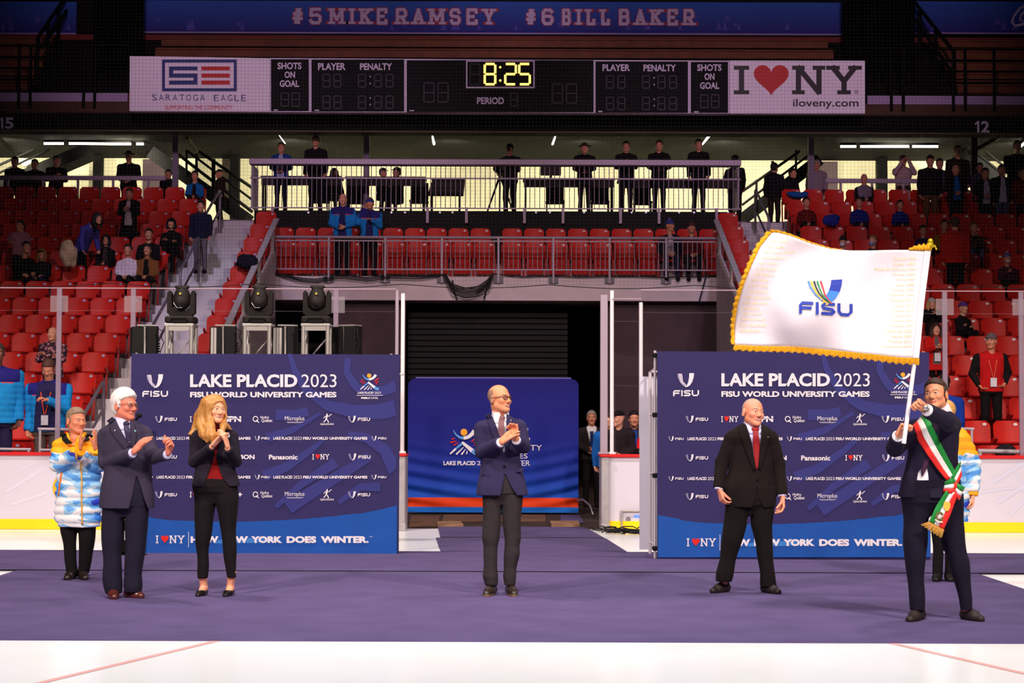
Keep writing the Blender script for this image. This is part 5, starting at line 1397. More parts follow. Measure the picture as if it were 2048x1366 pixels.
# ---- man in navy jacket in the middle
def man_centre():
    P = Pers(1001, 1192, 'balding man in glasses, navy jacket and charcoal trousers, clapping on the carpet in the middle')
    X = P.X
    fl = [(X(985, 1186, .06)[:2], X(972, 1192, -.16)[:2]), (X(1020, 1186, .06)[:2], X(1029, 1192, -.16)[:2])]
    sp = dict(head=(999, 798, -.02), look=(.85, .10, .05), hs=1.03, neck=(1001, 833, .0),
        sh=[(964, 857, .0), (1038, 854, .02)], el=[(964, 904, -.03), (1047, 893, -.04)], wr=[(1000, 886, -.24), (1033, 881, -.22)],
        torso=[(828, 988, 1015, .055), (836, 977, 1028, .085), (845, 962, 1041), (852, 957, 1045), (870, 962, 1041), (900, 962, 1040), (925, 962, 1040), (945, 959, 1046), (970, 955, 1053), (990, 953, 1057)],
        hips=[(925, 970, 1036), (975, 964, 1045), (985, 967, 1042)],
        legs=[[(990, 964, 1003), (1040, 966, 1002), (1075, 965, 999), (1092, 967, 996), (1110, 965, 995), (1135, 967, 994), (1152, 966, 996), (1170, 971, 995)],
              [(990, 1003, 1046), (1040, 1004, 1042), (1075, 1009, 1042), (1092, 1009, 1038), (1110, 1008, 1039), (1135, 1008, 1034), (1152, 1006, 1033), (1170, 1009, 1031)]],
        hands=[dict(p=(1003, 883, -.27), d=NV(.72, -.15, .60), n=NV(.40, .75, -.35), side=-1, curl=(.22, .25, .28, .3), thumb=NV(.35, -.1, .95), sc=1.02, spread=.05),
               dict(p=(1032, 878, -.235), d=NV(-.22, -.02, .75), n=NV(-.35, -.75, .0), side=1, curl=(.5, .5, .55, .55), thumb=NV(.0, -.25, 1), sc=1.02)],
        feet=fl, face=dict(smile=1, open_=1.0), skin=skin('tan', (226, 142, 104), (190, 84, 74), (90, 60, 46), (150, 112, 96)),
        bald=lambda x, y, z: (z > -.05) & (z < .075) & (y > .0) & (x+.6*y > .075),
        tm=cl('wool_charcoal', (50, 43, 46)), shm=mat('shoe_black_brown', (44, 32, 28), .4, spec=.5), sole=mat('sole_tan', (150, 110, 76), .8), jm=cl('wool_navy', (48, 42, 74)), sm=M_shirtw,
        V=[(822, 980, 1013), (835, 986, 1014), (878, 1002, 1011), (902, 1006, 1009)], open=[[(950, 1009, 1012), (972, 1005, 1022), (992, 1000, 1036)]],
        lapels=[([(981, 826), (991, 850), (1004, 905)], [(972, 832), (979, 856), (1000, 908)]), ([(1013, 828), (1013, 850), (1009, 905)], [(1024, 834), (1028, 856), (1012, 908)])],
        tie=([(1000, 834), (998, 838), (996, 866), (994, 880), (1002, 900)], [(1009, 834), (1008, 838), (1009, 866), (1011, 880), (1006, 900)]), tiem=mat('tie_mauve', (128, 84, 92), .6, noise=.1, nscale=60),
        dots=[(1022, 841, M_silver, .006), (1009, 932, M_black, .010)], pockets=[((963, 943), (980, 945)), ((1032, 938), (1047, 935))], collarcut=[[(824, 999, 1010), (838, 1003, 1006)]], wings=[([(985, 822), (1002, 836)], [(989, 846), (996, 846)]), ([(1013, 824), (1007, 836)], [(1014, 838), (1012, 845)])])
    root, hd, B = build_person(P, sp); suit_jacket(P, sp, root)
    glasses(P, hd, root, mat('frame_black', (22, 20, 26), .3), M_lens, .003)
man_centre()
# ---- white-haired man, left
def man_white_hair():
    P = Pers(250, 1198, 'white-haired man in glasses and dark navy suit clapping beside the left sponsor wall'); X = P.X
    fl = [(X(224, 1190, .05)[:2], X(229, 1198, -.15)[:2]), (X(257, 1188, .04)[:2], X(284, 1192, -.05)[:2])]
    sp = dict(head=(250, 811, -.01), look=(1.0, .0, .04), hs=1.05, neck=(246, 845, .01),
        sh=[(211, 872, .03), (288, 868, .04)], el=[(211, 925, -.02), (307, 914, -.10)], wr=[(264, 907, -.22), (334, 909, -.26)],
        torso=[(836, 233, 262, .06), (843, 226, 276, .09), (852, 212, 288), (862, 206, 295), (880, 205, 298), (900, 203, 300), (925, 207, 301), (945, 208, 303), (970, 204, 305), (1000, 200, 308), (1016, 199, 309)],
        hips=[(930, 213, 296), (960, 209, 299), (1000, 205, 298), (1010, 209, 295)],
        legs=[[(1005, 204, 252), (1060, 204, 247), (1100, 205, 243), (1150, 206, 243), (1170, 208, 244), (1186, 212, 243)],
              [(1005, 250, 298), (1060, 251, 295), (1100, 251, 289), (1150, 249, 284), (1172, 248, 285), (1184, 250, 283)]],
        hands=[dict(p=(268, 902, -.25), d=NV(.62, -.10, .62), n=NV(.5, .55, -.35), side=-1, curl=(.10, .14, .2, .25), thumb=NV(.6, -.4, .75), sc=1.1),
               dict(p=(336, 905, -.28), d=NV(.25, -.25, .55), n=NV(-.5, -.5, .1), side=-1, curl=(.9, .95, 1.0, 1.0), thumb=NV(-.22, -.05, 1), sc=1.1, tc=.1)],
        feet=fl, face=dict(smile=1, open_=.2), skin=skin('ruddy', (224, 128, 104), (186, 82, 76), (200, 180, 168), (220, 200, 196)),
        tm=cl('wool_ink', (34, 29, 46)), shm=mat('shoe_oxblood', (84, 34, 30), .3, spec=.6), jm=cl('wool_slate', (58, 50, 70)), sm=M_shirtl,
        V=[(830, 231, 264), (842, 236, 264), (868, 251, 266), (892, 265, 268)], open=[[(955, 278, 281), (985, 272, 290), (1018, 264, 300)]],
        lapels=[([(231, 834), (245, 858), (266, 893)], [(220, 842), (229, 866), (258, 900)]), ([(264, 842), (268, 860), (269, 893)], [(273, 847), (279, 868), (275, 897)])],
        tie=([(252, 846), (253, 852), (257, 872), (261, 893)], [(262, 846), (262, 852), (267, 872), (269, 893)]), tiem=mat('tie_navy', (44, 34, 70), .5),
        dots=[(236, 861, M_silver, .007), (276, 862, mat('pin_green', (120, 190, 190), .3), .009), (266, 884, M_gold, .005)], collarcut=[[(832, 254, 263), (847, 257, 259)]], wings=[([(233, 836), (255, 849)], [(240, 858), (252, 860)]), ([(263, 842), (260, 849)], [(265, 855), (264, 858)])])
    root, hd, B = build_person(P, sp); suit_jacket(P, sp, root)
    hair_short('hair', hd, mat('hair_white', (232, 220, 218), .6, noise=.12, nscale=30), root, .006, .018, .066, -.55, -.085, .0, .006, .015)
    glasses(P, hd, root, mat('frame_bronze', (120, 90, 80), .3, metal=.6), M_lens)
man_white_hair()
# ---- blonde woman
def woman_blonde():
    P = Pers(430, 1193, 'woman with long blonde hair, black jacket and red top, clapping before the left wall'); X = P.X
    fl = [(X(409, 1184, .06)[:2], X(396, 1193, -.12)[:2]), (X(462, 1184, .06)[:2], X(451, 1193, -.12)[:2])]
    sp = dict(head=(431, 819, -.02), look=(.62, .0, .06), hs=.97, neck=(427, 852, .0),
        sh=[(394, 876, .0), (462, 873, .02)], el=[(389, 923, -.04), (471, 922, -.05)], wr=[(423, 894, -.22), (455, 897, -.24)],
        torso=[(848, 416, 440, .055), (856, 404, 452, .075), (866, 389, 468), (885, 389, 467), (905, 391, 467), (925, 391, 468), (940, 390, 470), (955, 387, 476), (972, 384, 481)],
        hips=[(957, 391, 471), (972, 389, 474), (982, 393, 471)],
        legs=[[(975, 388, 432), (1015, 388, 430), (1060, 391, 424), (1095, 392, 418), (1130, 394, 418), (1156, 396, 415)],
              [(975, 430, 475), (1000, 430, 477), (1015, 433, 476), (1060, 442, 472), (1095, 446, 472), (1130, 450, 473), (1156, 454, 473)]],
        hands=[dict(p=(426, 890, -.25), d=NV(.62, -.05, .62), n=NV(.45, -.30, -.55), side=1, curl=(.10, .12, .16, .22), thumb=NV(.3, -.25, .9), sc=.94),
               dict(p=(455, 892, -.25), d=NV(-.20, -.15, .70), n=NV(-.6, .15, -.25), side=-1, curl=(.25, .3, .32, .35), thumb=NV(.0, -.3, .9), sc=.94)],
        feet=fl, low=True, face=dict(smile=1, female=True, open_=.35), skin=skin('fair', (238, 166, 132), (206, 96, 90), (150, 104, 70)),
        tm=cl('cloth_black', (26, 20, 23)), shm=mat('pump_black', (20, 14, 16), .4), jm=cl('cloth_ink_black', (37, 30, 42)), sm=cl('top_red', (124, 18, 22)),
        V=[(846, 418, 442), (870, 424, 446), (900, 432, 438), (915, 433, 435)], open=[[(915, 432, 435), (940, 424, 443), (958, 416, 451), (980, 406, 470)]], shirtlow=X(430, 966)[2], collar=.02, cuff=(0, 0),
        lapels=[([(418, 850), (424, 875), (432, 912)], [(410, 860), (413, 880), (427, 914)]), ([(442, 850), (446, 872), (436, 912)], [(451, 860), (455, 880), (441, 914)])],
        sr=(.056, .050, .040), shr=.05, jwr=.003)
    root, hd, B = build_person(P, sp); suit_jacket(P, sp, root)
    m = mat('hair_blonde', (186, 128, 66), .45, spec=.4, noise=.25, nscale=30)
    s = hd.s; H = Fld(hd.c-[.32, .2, .42], hd.c+[.24, .2, .16], .007)
    H.ell(hd.p(0, .016, .036), [.090*s, .112*s, .098*s], hd.R, 0)
    L = lambda *q: X(*q)
    H.path([hd.p(-.08, .0, .05), L(408, 830, -.02), L(403, 850, -.06), L(408, 868, -.13), L(415, 884, -.16)], [.04, .045, .044, .036, .014], .04)
    H.path([hd.p(-.05, .06, .05), L(404, 835, .06), L(396, 856, .05), L(388, 868, .0), L(378, 868, -.06)], [.06, .06, .045, .03, .008], .04)
    H.path([hd.p(-.07, -.02, .04), L(421, 835, -.08), L(420, 855, -.13), L(424, 872, -.17), L(427, 884, -.18)], [.03, .032, .036, .034, .012], .04)
    H.path([hd.p(.04, .06, .05), L(434, 845, .06), L(442, 850, .06)], [.055, .045, .03], .04)
    H.path([hd.p(.082, -.01, .02), L(448, 834, -.06), L(447, 852, -.10), L(443, 866, -.15), L(440, 878, -.17)], [.020, .021, .025, .023, .010], .025)
    H.path([L(447, 846, -.03), L(454, 853, -.06), L(463, 859, -.05)], [.022, .016, .006], .03)
    Xg, Yg, Zg = np.meshgrid(*H.ax, indexing='ij'); Lc = hd.loc(np.stack([Xg, Yg, Zg], -1)); x, y, z = Lc[..., 0], Lc[..., 1], Lc[..., 2]
    face = np.maximum(np.sqrt(((x+.004)/.058)**2+((z+.025)/.092)**2)-1, 0)*.06-.0+np.where((x/.058)**2+((z+.025)/.092)**2 < 1, -.02, 0)
    H.A = np.maximum(H.A, (-np.maximum(face, y+.03)*s).astype(f32))
    H.A += (.0018*np.sin(x*260+1.2*np.sin(z*16))+.0014*np.sin(y*230+x*60)).astype(f32)
    H.mesh('hair', m, root)
    # bare feet above the pumps belong to the body; small flower pin on the jacket
    b = MB()
    x, _, zz = X(461, 871, 0)
    for q in range(6): b.ell((x+.012*math.cos(q*1.05), -.135, zz+.012*math.sin(q*1.05)), (.007, .004, .007), 8, 5)
    P.child(b, 'brooch', M_silver, root)
woman_blonde()
# ---- man in black suit, right
def man_black_suit():
    P = Pers(1495, 1188, 'smiling man with cropped hair, black suit and dark red tie, standing with arms down'); X = P.X
    fl = [(X(1452, 1176, .08)[:2], X(1424, 1184, -.06)[:2]), (X(1530, 1182, .04)[:2], X(1558, 1190, -.12)[:2])]
    sp = dict(head=(1506, 825, -.03), look=(.42, .05, .10), hs=1.04, neck=(1503, 855, .0),
        sh=[(1465, 879, .0), (1541, 878, .0)], el=[(1444, 924, .02), (1557, 930, .02)], wr=[(1438, 976, -.04), (1564, 990, -.06)],
        torso=[(846, 1489, 1520, .06), (853, 1474, 1536, .09), (864, 1460, 1546), (875, 1456, 1549), (890, 1462, 1543), (915, 1459, 1543), (945, 1456, 1545), (975, 1448, 1550), (1000, 1449, 1552), (1014, 1450, 1551)],
        hips=[(950, 1458, 1542), (995, 1453, 1547), (1008, 1456, 1543)],
        legs=[[(1005, 1450, 1499), (1050, 1448, 1493), (1090, 1442, 1482), (1120, 1438, 1472), (1145, 1433, 1467), (1162, 1432, 1463)],
              [(1005, 1499, 1548), (1050, 1502, 1545), (1090, 1512, 1544), (1120, 1516, 1547), (1150, 1520, 1551), (1172, 1520, 1553)]],
        hands=[dict(p=(1439, 980, -.05), d=NV(.18, -.25, -.8), n=NV(.75, .25, .15), side=1, curl=(.55, .6, .65, .7), thumb=NV(.65, -.35, -.6), sc=1.06),
               dict(p=(1565, 994, -.07), d=NV(-.02, -.15, -.9), n=NV(-.6, -.1, .0), side=-1, curl=(.45, .5, .5, .55), thumb=NV(-.55, -.35, -.7), sc=1.06)],
        feet=fl, face=dict(smile=1, open_=.6, wide=1.04), skin=skin('pink', (232, 146, 116), (196, 88, 80), (120, 92, 80), (190, 150, 136)),
        bald=lambda x, y, z: (z > -.035) & (((y > .012) & (z < .10)) | (z > .072+.35*np.maximum(0, -y-.02))) & (x < .2),
        tm=cl('wool_black', (24, 18, 19)), shm=mat('shoe_black', (36, 28, 28), .5), jm=cl('wool_black_brown', (27, 20, 20)), sm=M_shirtl,
        V=[(842, 1488, 1520), (855, 1491, 1520), (895, 1502, 1517), (940, 1509, 1512)], open=[[(975, 1509, 1511), (1000, 1506, 1516), (1016, 1500, 1524)]],
        lapels=[([(1488, 846), (1496, 875), (1508, 936)], [(1474, 856), (1479, 880), (1503, 940)]), ([(1520, 850), (1518, 880), (1512, 936)], [(1534, 858), (1534, 884), (1517, 940)])],
        tie=([(1501, 857), (1503, 864), (1502, 885), (1505, 920), (1508, 938)], [(1514, 857), (1512, 864), (1516, 885), (1518, 915), (1512, 938)]), tiem=mat('tie_red', (150, 26, 34), .55, noise=.25, nscale=120),
        dots=[(1532, 874, M_gold, .006), (1504, 938, M_black, .010), (1511, 958, M_black, .010)], pockets=[((1536, 960), (1549, 962))], collarcut=[[(840, 1502, 1513), (858, 1506, 1508)]], wings=[([(1489, 843), (1505, 858)], [(1494, 866), (1501, 868)]), ([(1519, 848), (1511, 858)], [(1520, 864), (1516, 868)])])
    root, hd, B = build_person(P, sp); suit_jacket(P, sp, root)
man_black_suit()
# ---- flag bearer
M_sg, M_sw, M_sr = mat('sash_green', (20, 128, 50), .5, sheen=.1), mat('sash_white', (238, 230, 230), .5), mat('sash_red', (222, 34, 30), .5, sheen=.1)
M_fr = mat('fringe_gold', (232, 164, 16), .6, noise=.3, nscale=160, bump=.6, bscale=300); M_gold2 = mat('tassel_gold', (190, 136, 58), .6, noise=.25, nscale=120)
def flag_bearer():
    P = Pers(1880, 1243, 'man in dark navy suit with green, white and red sash waving the white flag'); X = P.X
    fl = [(X(1841, 1232, .06)[:2], X(1818, 1243, -.14)[:2]), (X(1930, 1232, .05)[:2], X(1964, 1243, -.10)[:2])]
    hw1, hw2 = X(1797, 869, -.36), X(1851, 818, -.46)
    sp = dict(head=(1871, 790, -.03), look=(-.55, .12, -.12), hs=1.0, neck=(1882, 824, .0),
        sh=[(1829, 860, -.02), (1903, 850, .02)], el=[(1790, 896, -.14), (1893, 842, -.24)], wr=[(1796, 873, -.33), (1855, 821, -.43)],
        torso=[(820, 1868, 1898, .06), (828, 1852, 1908, .09), (840, 1830, 1917), (856, 1820, 1919), (880, 1818, 1917), (910, 1816, 1914), (940, 1811, 1916), (970, 1803, 1921), (994, 1797, 1926)],
        hips=[(959, 1808, 1918), (970, 1806, 1920), (985, 1807, 1921), (1003, 1812, 1918)],
        legs=[[(985, 1803, 1864), (1040, 1806, 1856), (1080, 1808, 1855), (1105, 1809, 1851), (1120, 1810, 1850), (1160, 1814, 1849), (1200, 1820, 1849), (1220, 1821, 1848)],
              [(985, 1864, 1926), (1040, 1869, 1926), (1080, 1881, 1930), (1105, 1890, 1933), (1120, 1897, 1937), (1160, 1908, 1941), (1200, 1918, 1945), (1220, 1921, 1944)]],
        hands=[dict(w=hw1, d=NV(.42, -.35, .75), n=NV(.55, -.75, -.1), side=1, curl=(1.15, 1.2, 1.2, 1.25), thumb=NV(.35, -.8, .5), sc=1.06, tc=.6),
               dict(w=hw2, d=NV(-.80, -.25, .50), n=NV(-.3, -.8, -.45), side=-1, curl=(1.15, 1.2, 1.2, 1.25), thumb=NV(-.2, -.5, .85), sc=1.06, tc=.5)],
        feet=fl, face=dict(smile=1), skin=skin('warm', (228, 148, 112), (190, 92, 82), (70, 48, 40), (90, 66, 54)),
        bald=lambda x, y, z: (y < -.03) & (z < -.045) & (z > -.1) & (x > .03) & (x < .0),
        tm=cl('wool_midnight', (27, 22, 38)), shm=mat('boot_brown', (42, 31, 30), .6), jm=cl('wool_dark_navy', (34, 27, 48)), sm=M_shirtw,
        V=[(822, 1864, 1886), (834, 1857, 1878), (870, 1849, 1860), (900, 1844, 1849)], open=[[(925, 1843, 1846), (945, 1831, 1848), (965, 1827, 1850), (996, 1820, 1852)]], shirtlow=X(1850, 968)[2],
        lapels=[([(1866, 826), (1860, 845), (1846, 896)], [(1852, 832), (1846, 850), (1841, 900)]), ([(1886, 828), (1876, 850), (1851, 898)], [(1897, 836), (1888, 858), (1857, 904)])],
        tie=([(1866, 829), (1864, 836), (1856, 862), (1844, 905), (1835, 940), (1836, 952)], [(1875, 829), (1872, 836), (1868, 862), (1858, 905), (1846, 938), (1838, 952)]), tiem=mat('tie_plum', (60, 24, 56), .5),
        bound=[(1800, 860, -.5), (1825, 790, -.6)], sr=(.070, .064, .056), twr=.0045)
    root, hd, B = build_person(P, sp); Jf, S = suit_jacket(P, sp, root)
    hair_short('hair', hd, mat('hair_brown', (64, 44, 36), .6, noise=.2, nscale=40), root, .006, .010, .078, -.42, -.075, .0, .003, .03)
    # wrist watch
    w = MB(); d = np.array(X(1855, 821, -.43))-np.array(X(1893, 842, -.24)); d /= np.linalg.norm(d); c = hw2+d*.012; q = Vector(d).to_track_quat('Z', 'Y').to_matrix()
    w.pipe([Vector(c)+q @ Vector((.034*math.cos(t), .031*math.sin(t), 0)) for t in np.linspace(0, 2*math.pi, 17)[:-1]], .007, 6, 0, True)
    w.ell(Vector(c)+Vector((.0, -.034, .004)), (.020, .009, .020), 12, 6); P.child(w, 'wristwatch', M_steel, root)
    # sash: three stripes laid over the jacket
    full = Fld.__new__(Fld); full.__dict__.update(Jf.__dict__); full.A = Jf.A-.006
    e = empty('sash', P.base+Vector((0, -.2, 0)), 'green, white and red sash with gold fringe tied across the flag bearer', 'sash')
    e.location = P.base
    def strip(name, m, L, R, off=.014, n=16, k=4, par=e, th=.006):
        b = MB(); ribbon(b, full, lerp_line(P.line(L), n), lerp_line(P.line(R), n), off, k); return P.child(b, name, m, par, th)
    GL = [(1846, 826), (1860, 860), (1876, 893), (1893, 925), (1906, 950)]; RL = [(1820, 850), (1829, 880), (1846, 909), (1866, 938), (1884, 960)]
    mix = lambda A, B, t: [(a[0]+(b[0]-a[0])*t, a[1]+(b[1]-a[1])*t) for a, b in zip(A, B)]
    c1, c2 = mix(GL, RL, .34), mix(GL, RL, .67)
    # over the shoulder the ribbon continues behind
    for nm, a, b, m in (('green_stripe', GL, c1, M_sg), ('white_stripe', c1, c2, M_sw), ('red_stripe', c2, RL, M_sr)): strip(nm, m, b, a)
    # strap from the knot up around the hip
    H0 = [(1893, 952), (1903, 936), (1915, 922)]; H1 = [(1905, 968), (1912, 958), (1919, 948)]
    h1, h2 = mix(H0, H1, .36), mix(H0, H1, .68)
    for nm, a, b, m in (('green_stripe', H0, h1, M_sg), ('white_stripe', h1, h2, M_sw), ('red_stripe', h2, H1, M_sr)): strip(nm, m, a, b, .020)
    # bow loops and knot
    def loop(pts0, pts1, m, nm):
        b = MB(); n = 12; A = lerp_line(P.line(pts0), n); Bq = lerp_line(P.line(pts1), n); y0 = full.front(*P.line([(1898, 965)])[0]) or -.15
        rows = [[(A[i][0]+(Bq[i][0]-A[i][0])*t, y0-.02-.035*math.sin(math.pi*min(1, i/n*1.0))-.01*math.sin(t*3), A[i][1]+(Bq[i][1]-A[i][1])*t) for t in (0, .33, .67, 1)] for i in range(n+1)]
        b.grid(rows); P.child(b, nm, m, e, .006)
    for s0, s1, m, nm in ((0, .36, M_sg, 'bow_green'), (.36, .68, M_sw, 'bow_white'), (.68, 1, M_sr, 'bow_red')):
        A = [(1900, 957), (1888, 958), (1877, 970)]; Bq = [(1902, 982), (1890, 988), (1876, 983)]
        A = [(1900, 957), (1890, 955), (1880, 962)]; Bq = [(1901, 980), (1890, 985), (1876, 982)]
        loop(mix(A, Bq, s0), mix(A, Bq, s1), m, nm)
        A = [(1898, 962), (1908, 968), (1919, 972)]; Bq = [(1898, 985), (1904, 998), (1908, 998)]
        loop(mix(A, Bq, s0), mix(A, Bq, s1), m, nm)
    kb = MB(); x, z = P.line([(1899, 970)])[0]; y = (full.front(x, z) or -.15); kb.ell((x, y-.03, z), (.028, .028, .030), 12, 8); P.child(kb, 'knot', M_sr, e)
    # hanging tail, free of the body
    y0 = y-.05
    def tail(L, R, nm, m, ys=(0, 0), th=.006):
        b = MB(); n = 14; A = lerp_line(P.line(L), n); Bq = lerp_line(P.line(R), n)
        b.grid([[(A[i][0]+(Bq[i][0]-A[i][0])*t, y0+ys[0]+(ys[1]-ys[0])*i/n-.004*math.sin(i*.7+t*2), A[i][1]+(Bq[i][1]-A[i][1])*t) for t in (0, .33, .67, 1)] for i in range(n+1)])
        return P.child(b, nm, m, e, th)
    TL = [(1881, 978), (1872, 992), (1858, 1015), (1847, 1041)]; TR = [(1906, 985), (1900, 998), (1889, 1026), (1876, 1056)]
    t1, t2 = mix(TL, TR, .34), mix(TL, TR, .64)
    for nm, a, b, m in (('green_stripe', TL, t1, M_sg), ('white_stripe', t1, t2, M_sw), ('red_stripe', t2, TR, M_sr)): tail(a, b, nm, m)
    b = MB()
    for i in range(26):
        t = i/25; p0 = (1847+29*t, 1041+15*t); p1 = (1831+40*t+.8*math.sin(i*2.3), 1047+26*t+1.2*math.sin(i*1.7))
        (xa, za), (xb, zb) = P.line([p0])[0], P.line([p1])[0]; b.tube((xa, y0, za), (xb, y0+.004*math.sin(i*1.3), zb), .0042, .003, n=5)
    P.child(b, 'gold_fringe', M_gold2, e)
    # embroidered emblems on the tail
    em = [mat('emblem_blue', (38, 66, 158), .5), mat('emblem_gold', (214, 176, 72), .5), mat('emblem_grey', (206, 200, 190), .5), mat('emblem_olive', (96, 112, 52), .5), mat('emblem_brown', (110, 62, 46), .5)]
    b = MB(); mp2 = lambda x_, yy, o: Vector((P.line([(x_, yy)])[0][0], y0-.009-o, P.line([(x_, yy)])[0][1]))
    fill(b, mp2, [(1875, 1002), (1888, 1005), (1888, 1012), (1884, 1019), (1879, 1020), (1874, 1012)], 1, 0); fill(b, mp2, [(1876, 1003.5), (1887, 1006), (1887, 1012), (1883, 1018), (1879.5, 1018.5), (1875.2, 1012)], 0, .001)
    stroke(b, mp2, [(1878, 1014), (1881, 1009), (1885, 1008)], 2.4, 1, .002); fill(b, mp2, [(1877, 1000), (1888, 1003), (1887, 1005), (1876, 1002)], 1, .002)
    stroke(b, mp2, circ(1867, 1030, 7, 8, 20, 20, 340), 3.0, 3, .001); fill(b, mp2, [(1867+5.5*(1 if q % 2 == 0 else .45)*math.sin(q*math.pi/5), 1030-6*(1 if q % 2 == 0 else .45)*math.cos(q*math.pi/5)) for q in range(10)], 2, .002)
    stroke(b, mp2, circ(1867, 1030, 5.6, 6.2), 1.2, 4, .0015); stroke(b, mp2, [(1858, 1036), (1865, 1041), (1873, 1041)], 3, 2, .002)
    P.child(b, 'emblem', em, e)
    return P
FB = flag_bearer()
# ---- flag and pole
def flag():
    Yp = FB.Y-.44
    def A(px, py, dy=0.0): return at(px, py, Yp+dy)
    e = empty('flag', A(1807, 886), 'large white flag with gold fringe on a white pole held by the flag bearer', 'flag')
    b = MB(); p0, p1 = A(1807.5, 887), A(1858.5, 500); b.tube(p0, p1, .0165, .014, n=14); b.build('pole', mat('pole_white', (236, 226, 232), .35), e)
    b = MB(); d = (p1-p0).normalized(); b.tube(p1, p1+d*.03, .02, n=12); b.ell(p1+d*.04, (.030, .030, .018), 12, 6); b.ell(p1+d*.065, (.022, .022, .02), 12, 6)
    for s in (-1, 1): b.pipe([p1+d*.01, p1+Vector((s*.04, -.01, .03)), p1+Vector((s*.05, -.01, -.0))], .007, 6); 
    b.build('finial', mat('finial_gold', (226, 190, 40), .25, metal=.7), e)
    top = [(1860, 502), (1830, 500), (1790, 500), (1740, 501), (1700, 501), (1660, 497), (1620, 486), (1580, 471), (1555, 464.5), (1543, 465)]
    bot = [(1838, 716), (1800, 715), (1750, 709), (1700, 704), (1650, 699), (1600, 694), (1550, 692.5), (1510, 692), (1480, 690), (1469, 690)]
    fly = [(1543, 465), (1521, 492), (1503, 530), (1487, 570), (1475, 610), (1469, 650), (1469, 690)]
    hoi = [(1860, 502), (1855, 545), (1850, 590), (1846, 635), (1842, 680), (1838, 716)]
    N, M = 60, 36
    T, Bo = lerp_line(top, N), lerp_line(bot, N); Fl, Ho = lerp_line(fly, M), lerp_line(hoi, M)
    def pos(u, v):
        i = u*N; i0 = min(int(i), N-1) if i >= 0 else 0; f = i-i0; j = v*M; j0 = min(max(int(j), 0), M-1); g = j-j0
        L = lambda P, k, f_: (P[k][0]+(P[k+1][0]-P[k][0])*f_, P[k][1]+(P[k+1][1]-P[k][1])*f_)
        t, bo = L(T, i0, f), L(Bo, i0, f); fl_, ho = L(Fl, j0, g), L(Ho, j0, g)
        x, y = [(1-v)*t[c]+v*bo[c]+(1-u)*ho[c]+u*fl_[c]-((1-u)*(1-v)*T[0][c]+u*(1-v)*T[N][c]+(1-u)*v*Bo[0][c]+u*v*Bo[N][c]) for c in (0, 1)]
        return x, y
    def depth(u, v):
        return -.02-.15*u+.085*math.sin(u*6.2+v*2.6)*(.2+u)+.05*math.sin(u*11-v*4.5+1)*(.15+u)+.07*math.sin(v*5.0+u*3.0-.6)*(.1+u)+.010*math.sin(u*26+v*7)*u
    def pt(u, v, off=0.0):
        x, y = pos(u, v); return at(x, y, Yp+depth(u, v)-off)
    W = mat('flag_cloth', (222, 209, 219), .75, sheen=.1)
    b = MB(); b.grid([[pt(i/N, j/M) for i in range(N+1)] for j in range(M+1)], flip=False); o = b.build('cloth', W, e)
    o.modifiers.new('s', 'SOLIDIFY').thickness = .003
    b = MB(); b.grid([[pt(i/N, j/M, .004) for i in (0, 1, 2)] for j in range(M+1)]); b.build('sleeve', W, e)
    # gold fringe along the three free edges
    def frg(uv, outv, nm, n):
        b = MB(); rows0, rows1 = [], []
        for i in range(n+1):
            u, v = uv(i/n); x, y = pos(u, v); dx, dy = outv(i/n); z = .06*math.sin(i*1.9)+.9+.12*math.sin(i*.7)
            rows0.append(at(x, y, Yp+depth(u, v))); rows1.append(at(x+dx*z, y+dy*z, Yp+depth(u, v)-.004*math.sin(i*.9)))
        b.grid([rows0, rows1]); o = b.build(nm, M_fr, e); o.modifiers.new('s', 'SOLIDIFY').thickness = .006
        b = MB()
        for i in range(n):
            a, c = rows0[i], rows1[i]; b.tube(a+(c-a)*.1, c+(c-a)*.12, .0035, .002, n=4)
        b.build('fringe_thread', M_fr, e)
    frg(lambda t: (1.0, t), lambda t: (-9.5+2*t, -2), 'fringe', 150)
    frg(lambda t: (t, 1.0), lambda t: (-4*t+3*(1-t)*0, 10+3*(1-t)), 'fringe', 240)
    frg(lambda t: (1-t*.45, 0.0), lambda t: (-3*(1-t), -5.5*(1-t)**.6), 'fringe', 100)
    frg(lambda t: (t*.13, 0.0), lambda t: (-1, -13*math.sin(min(1, 1-t+.15)*math.pi*.5)), 'fringe', 40)
    # printed emblem, lettering and the pale gold list of host cities
    x0, x1, y0, y1 = 1460.0, 1865.0, 460.0, 716.0
    def inv(x, y):
        u, v = (1860-x)/390, (y-500)/215
        for _ in range(12):
            px, py = pos(min(max(u, 0), 1), min(max(v, 0), 1)); e1, e2 = x-px, y-py
            h = .02; ua, va = min(max(u, 0), 1-h), min(max(v, 0), 1-h)
            p0_, pu, pv = pos(ua, va), pos(ua+h, va), pos(ua, va+h)
            a, b_, c, d_ = (pu[0]-p0_[0])/h, (pv[0]-p0_[0])/h, (pu[1]-p0_[1])/h, (pv[1]-p0_[1])/h; det = a*d_-b_*c
            u += (e1*d_-e2*b_)/det; v += (a*e2-c*e1)/det
        return min(max(u, 0), 1), min(max(v, 0), 1)
    def mp(x, y, o):
        u, v = inv(x, y); return at(x, y, Yp+depth(u, v)-o)
    fm = [mat('flag_blue', (44, 62, 164), .6), mat('flag_sky', (66, 128, 206), .6), mat('flag_yellow', (236, 178, 40), .6), mat('flag_black', (30, 28, 34), .6), mat('flag_green', (30, 130, 70), .6), mat('flag_red', (220, 44, 52), .6), mat('flag_pale_gold', (244, 216, 164), .6)]
    b = MB(); o = .007
    f = lambda q: (1616+(q[0]*.3333), 558+(q[1]*.315))
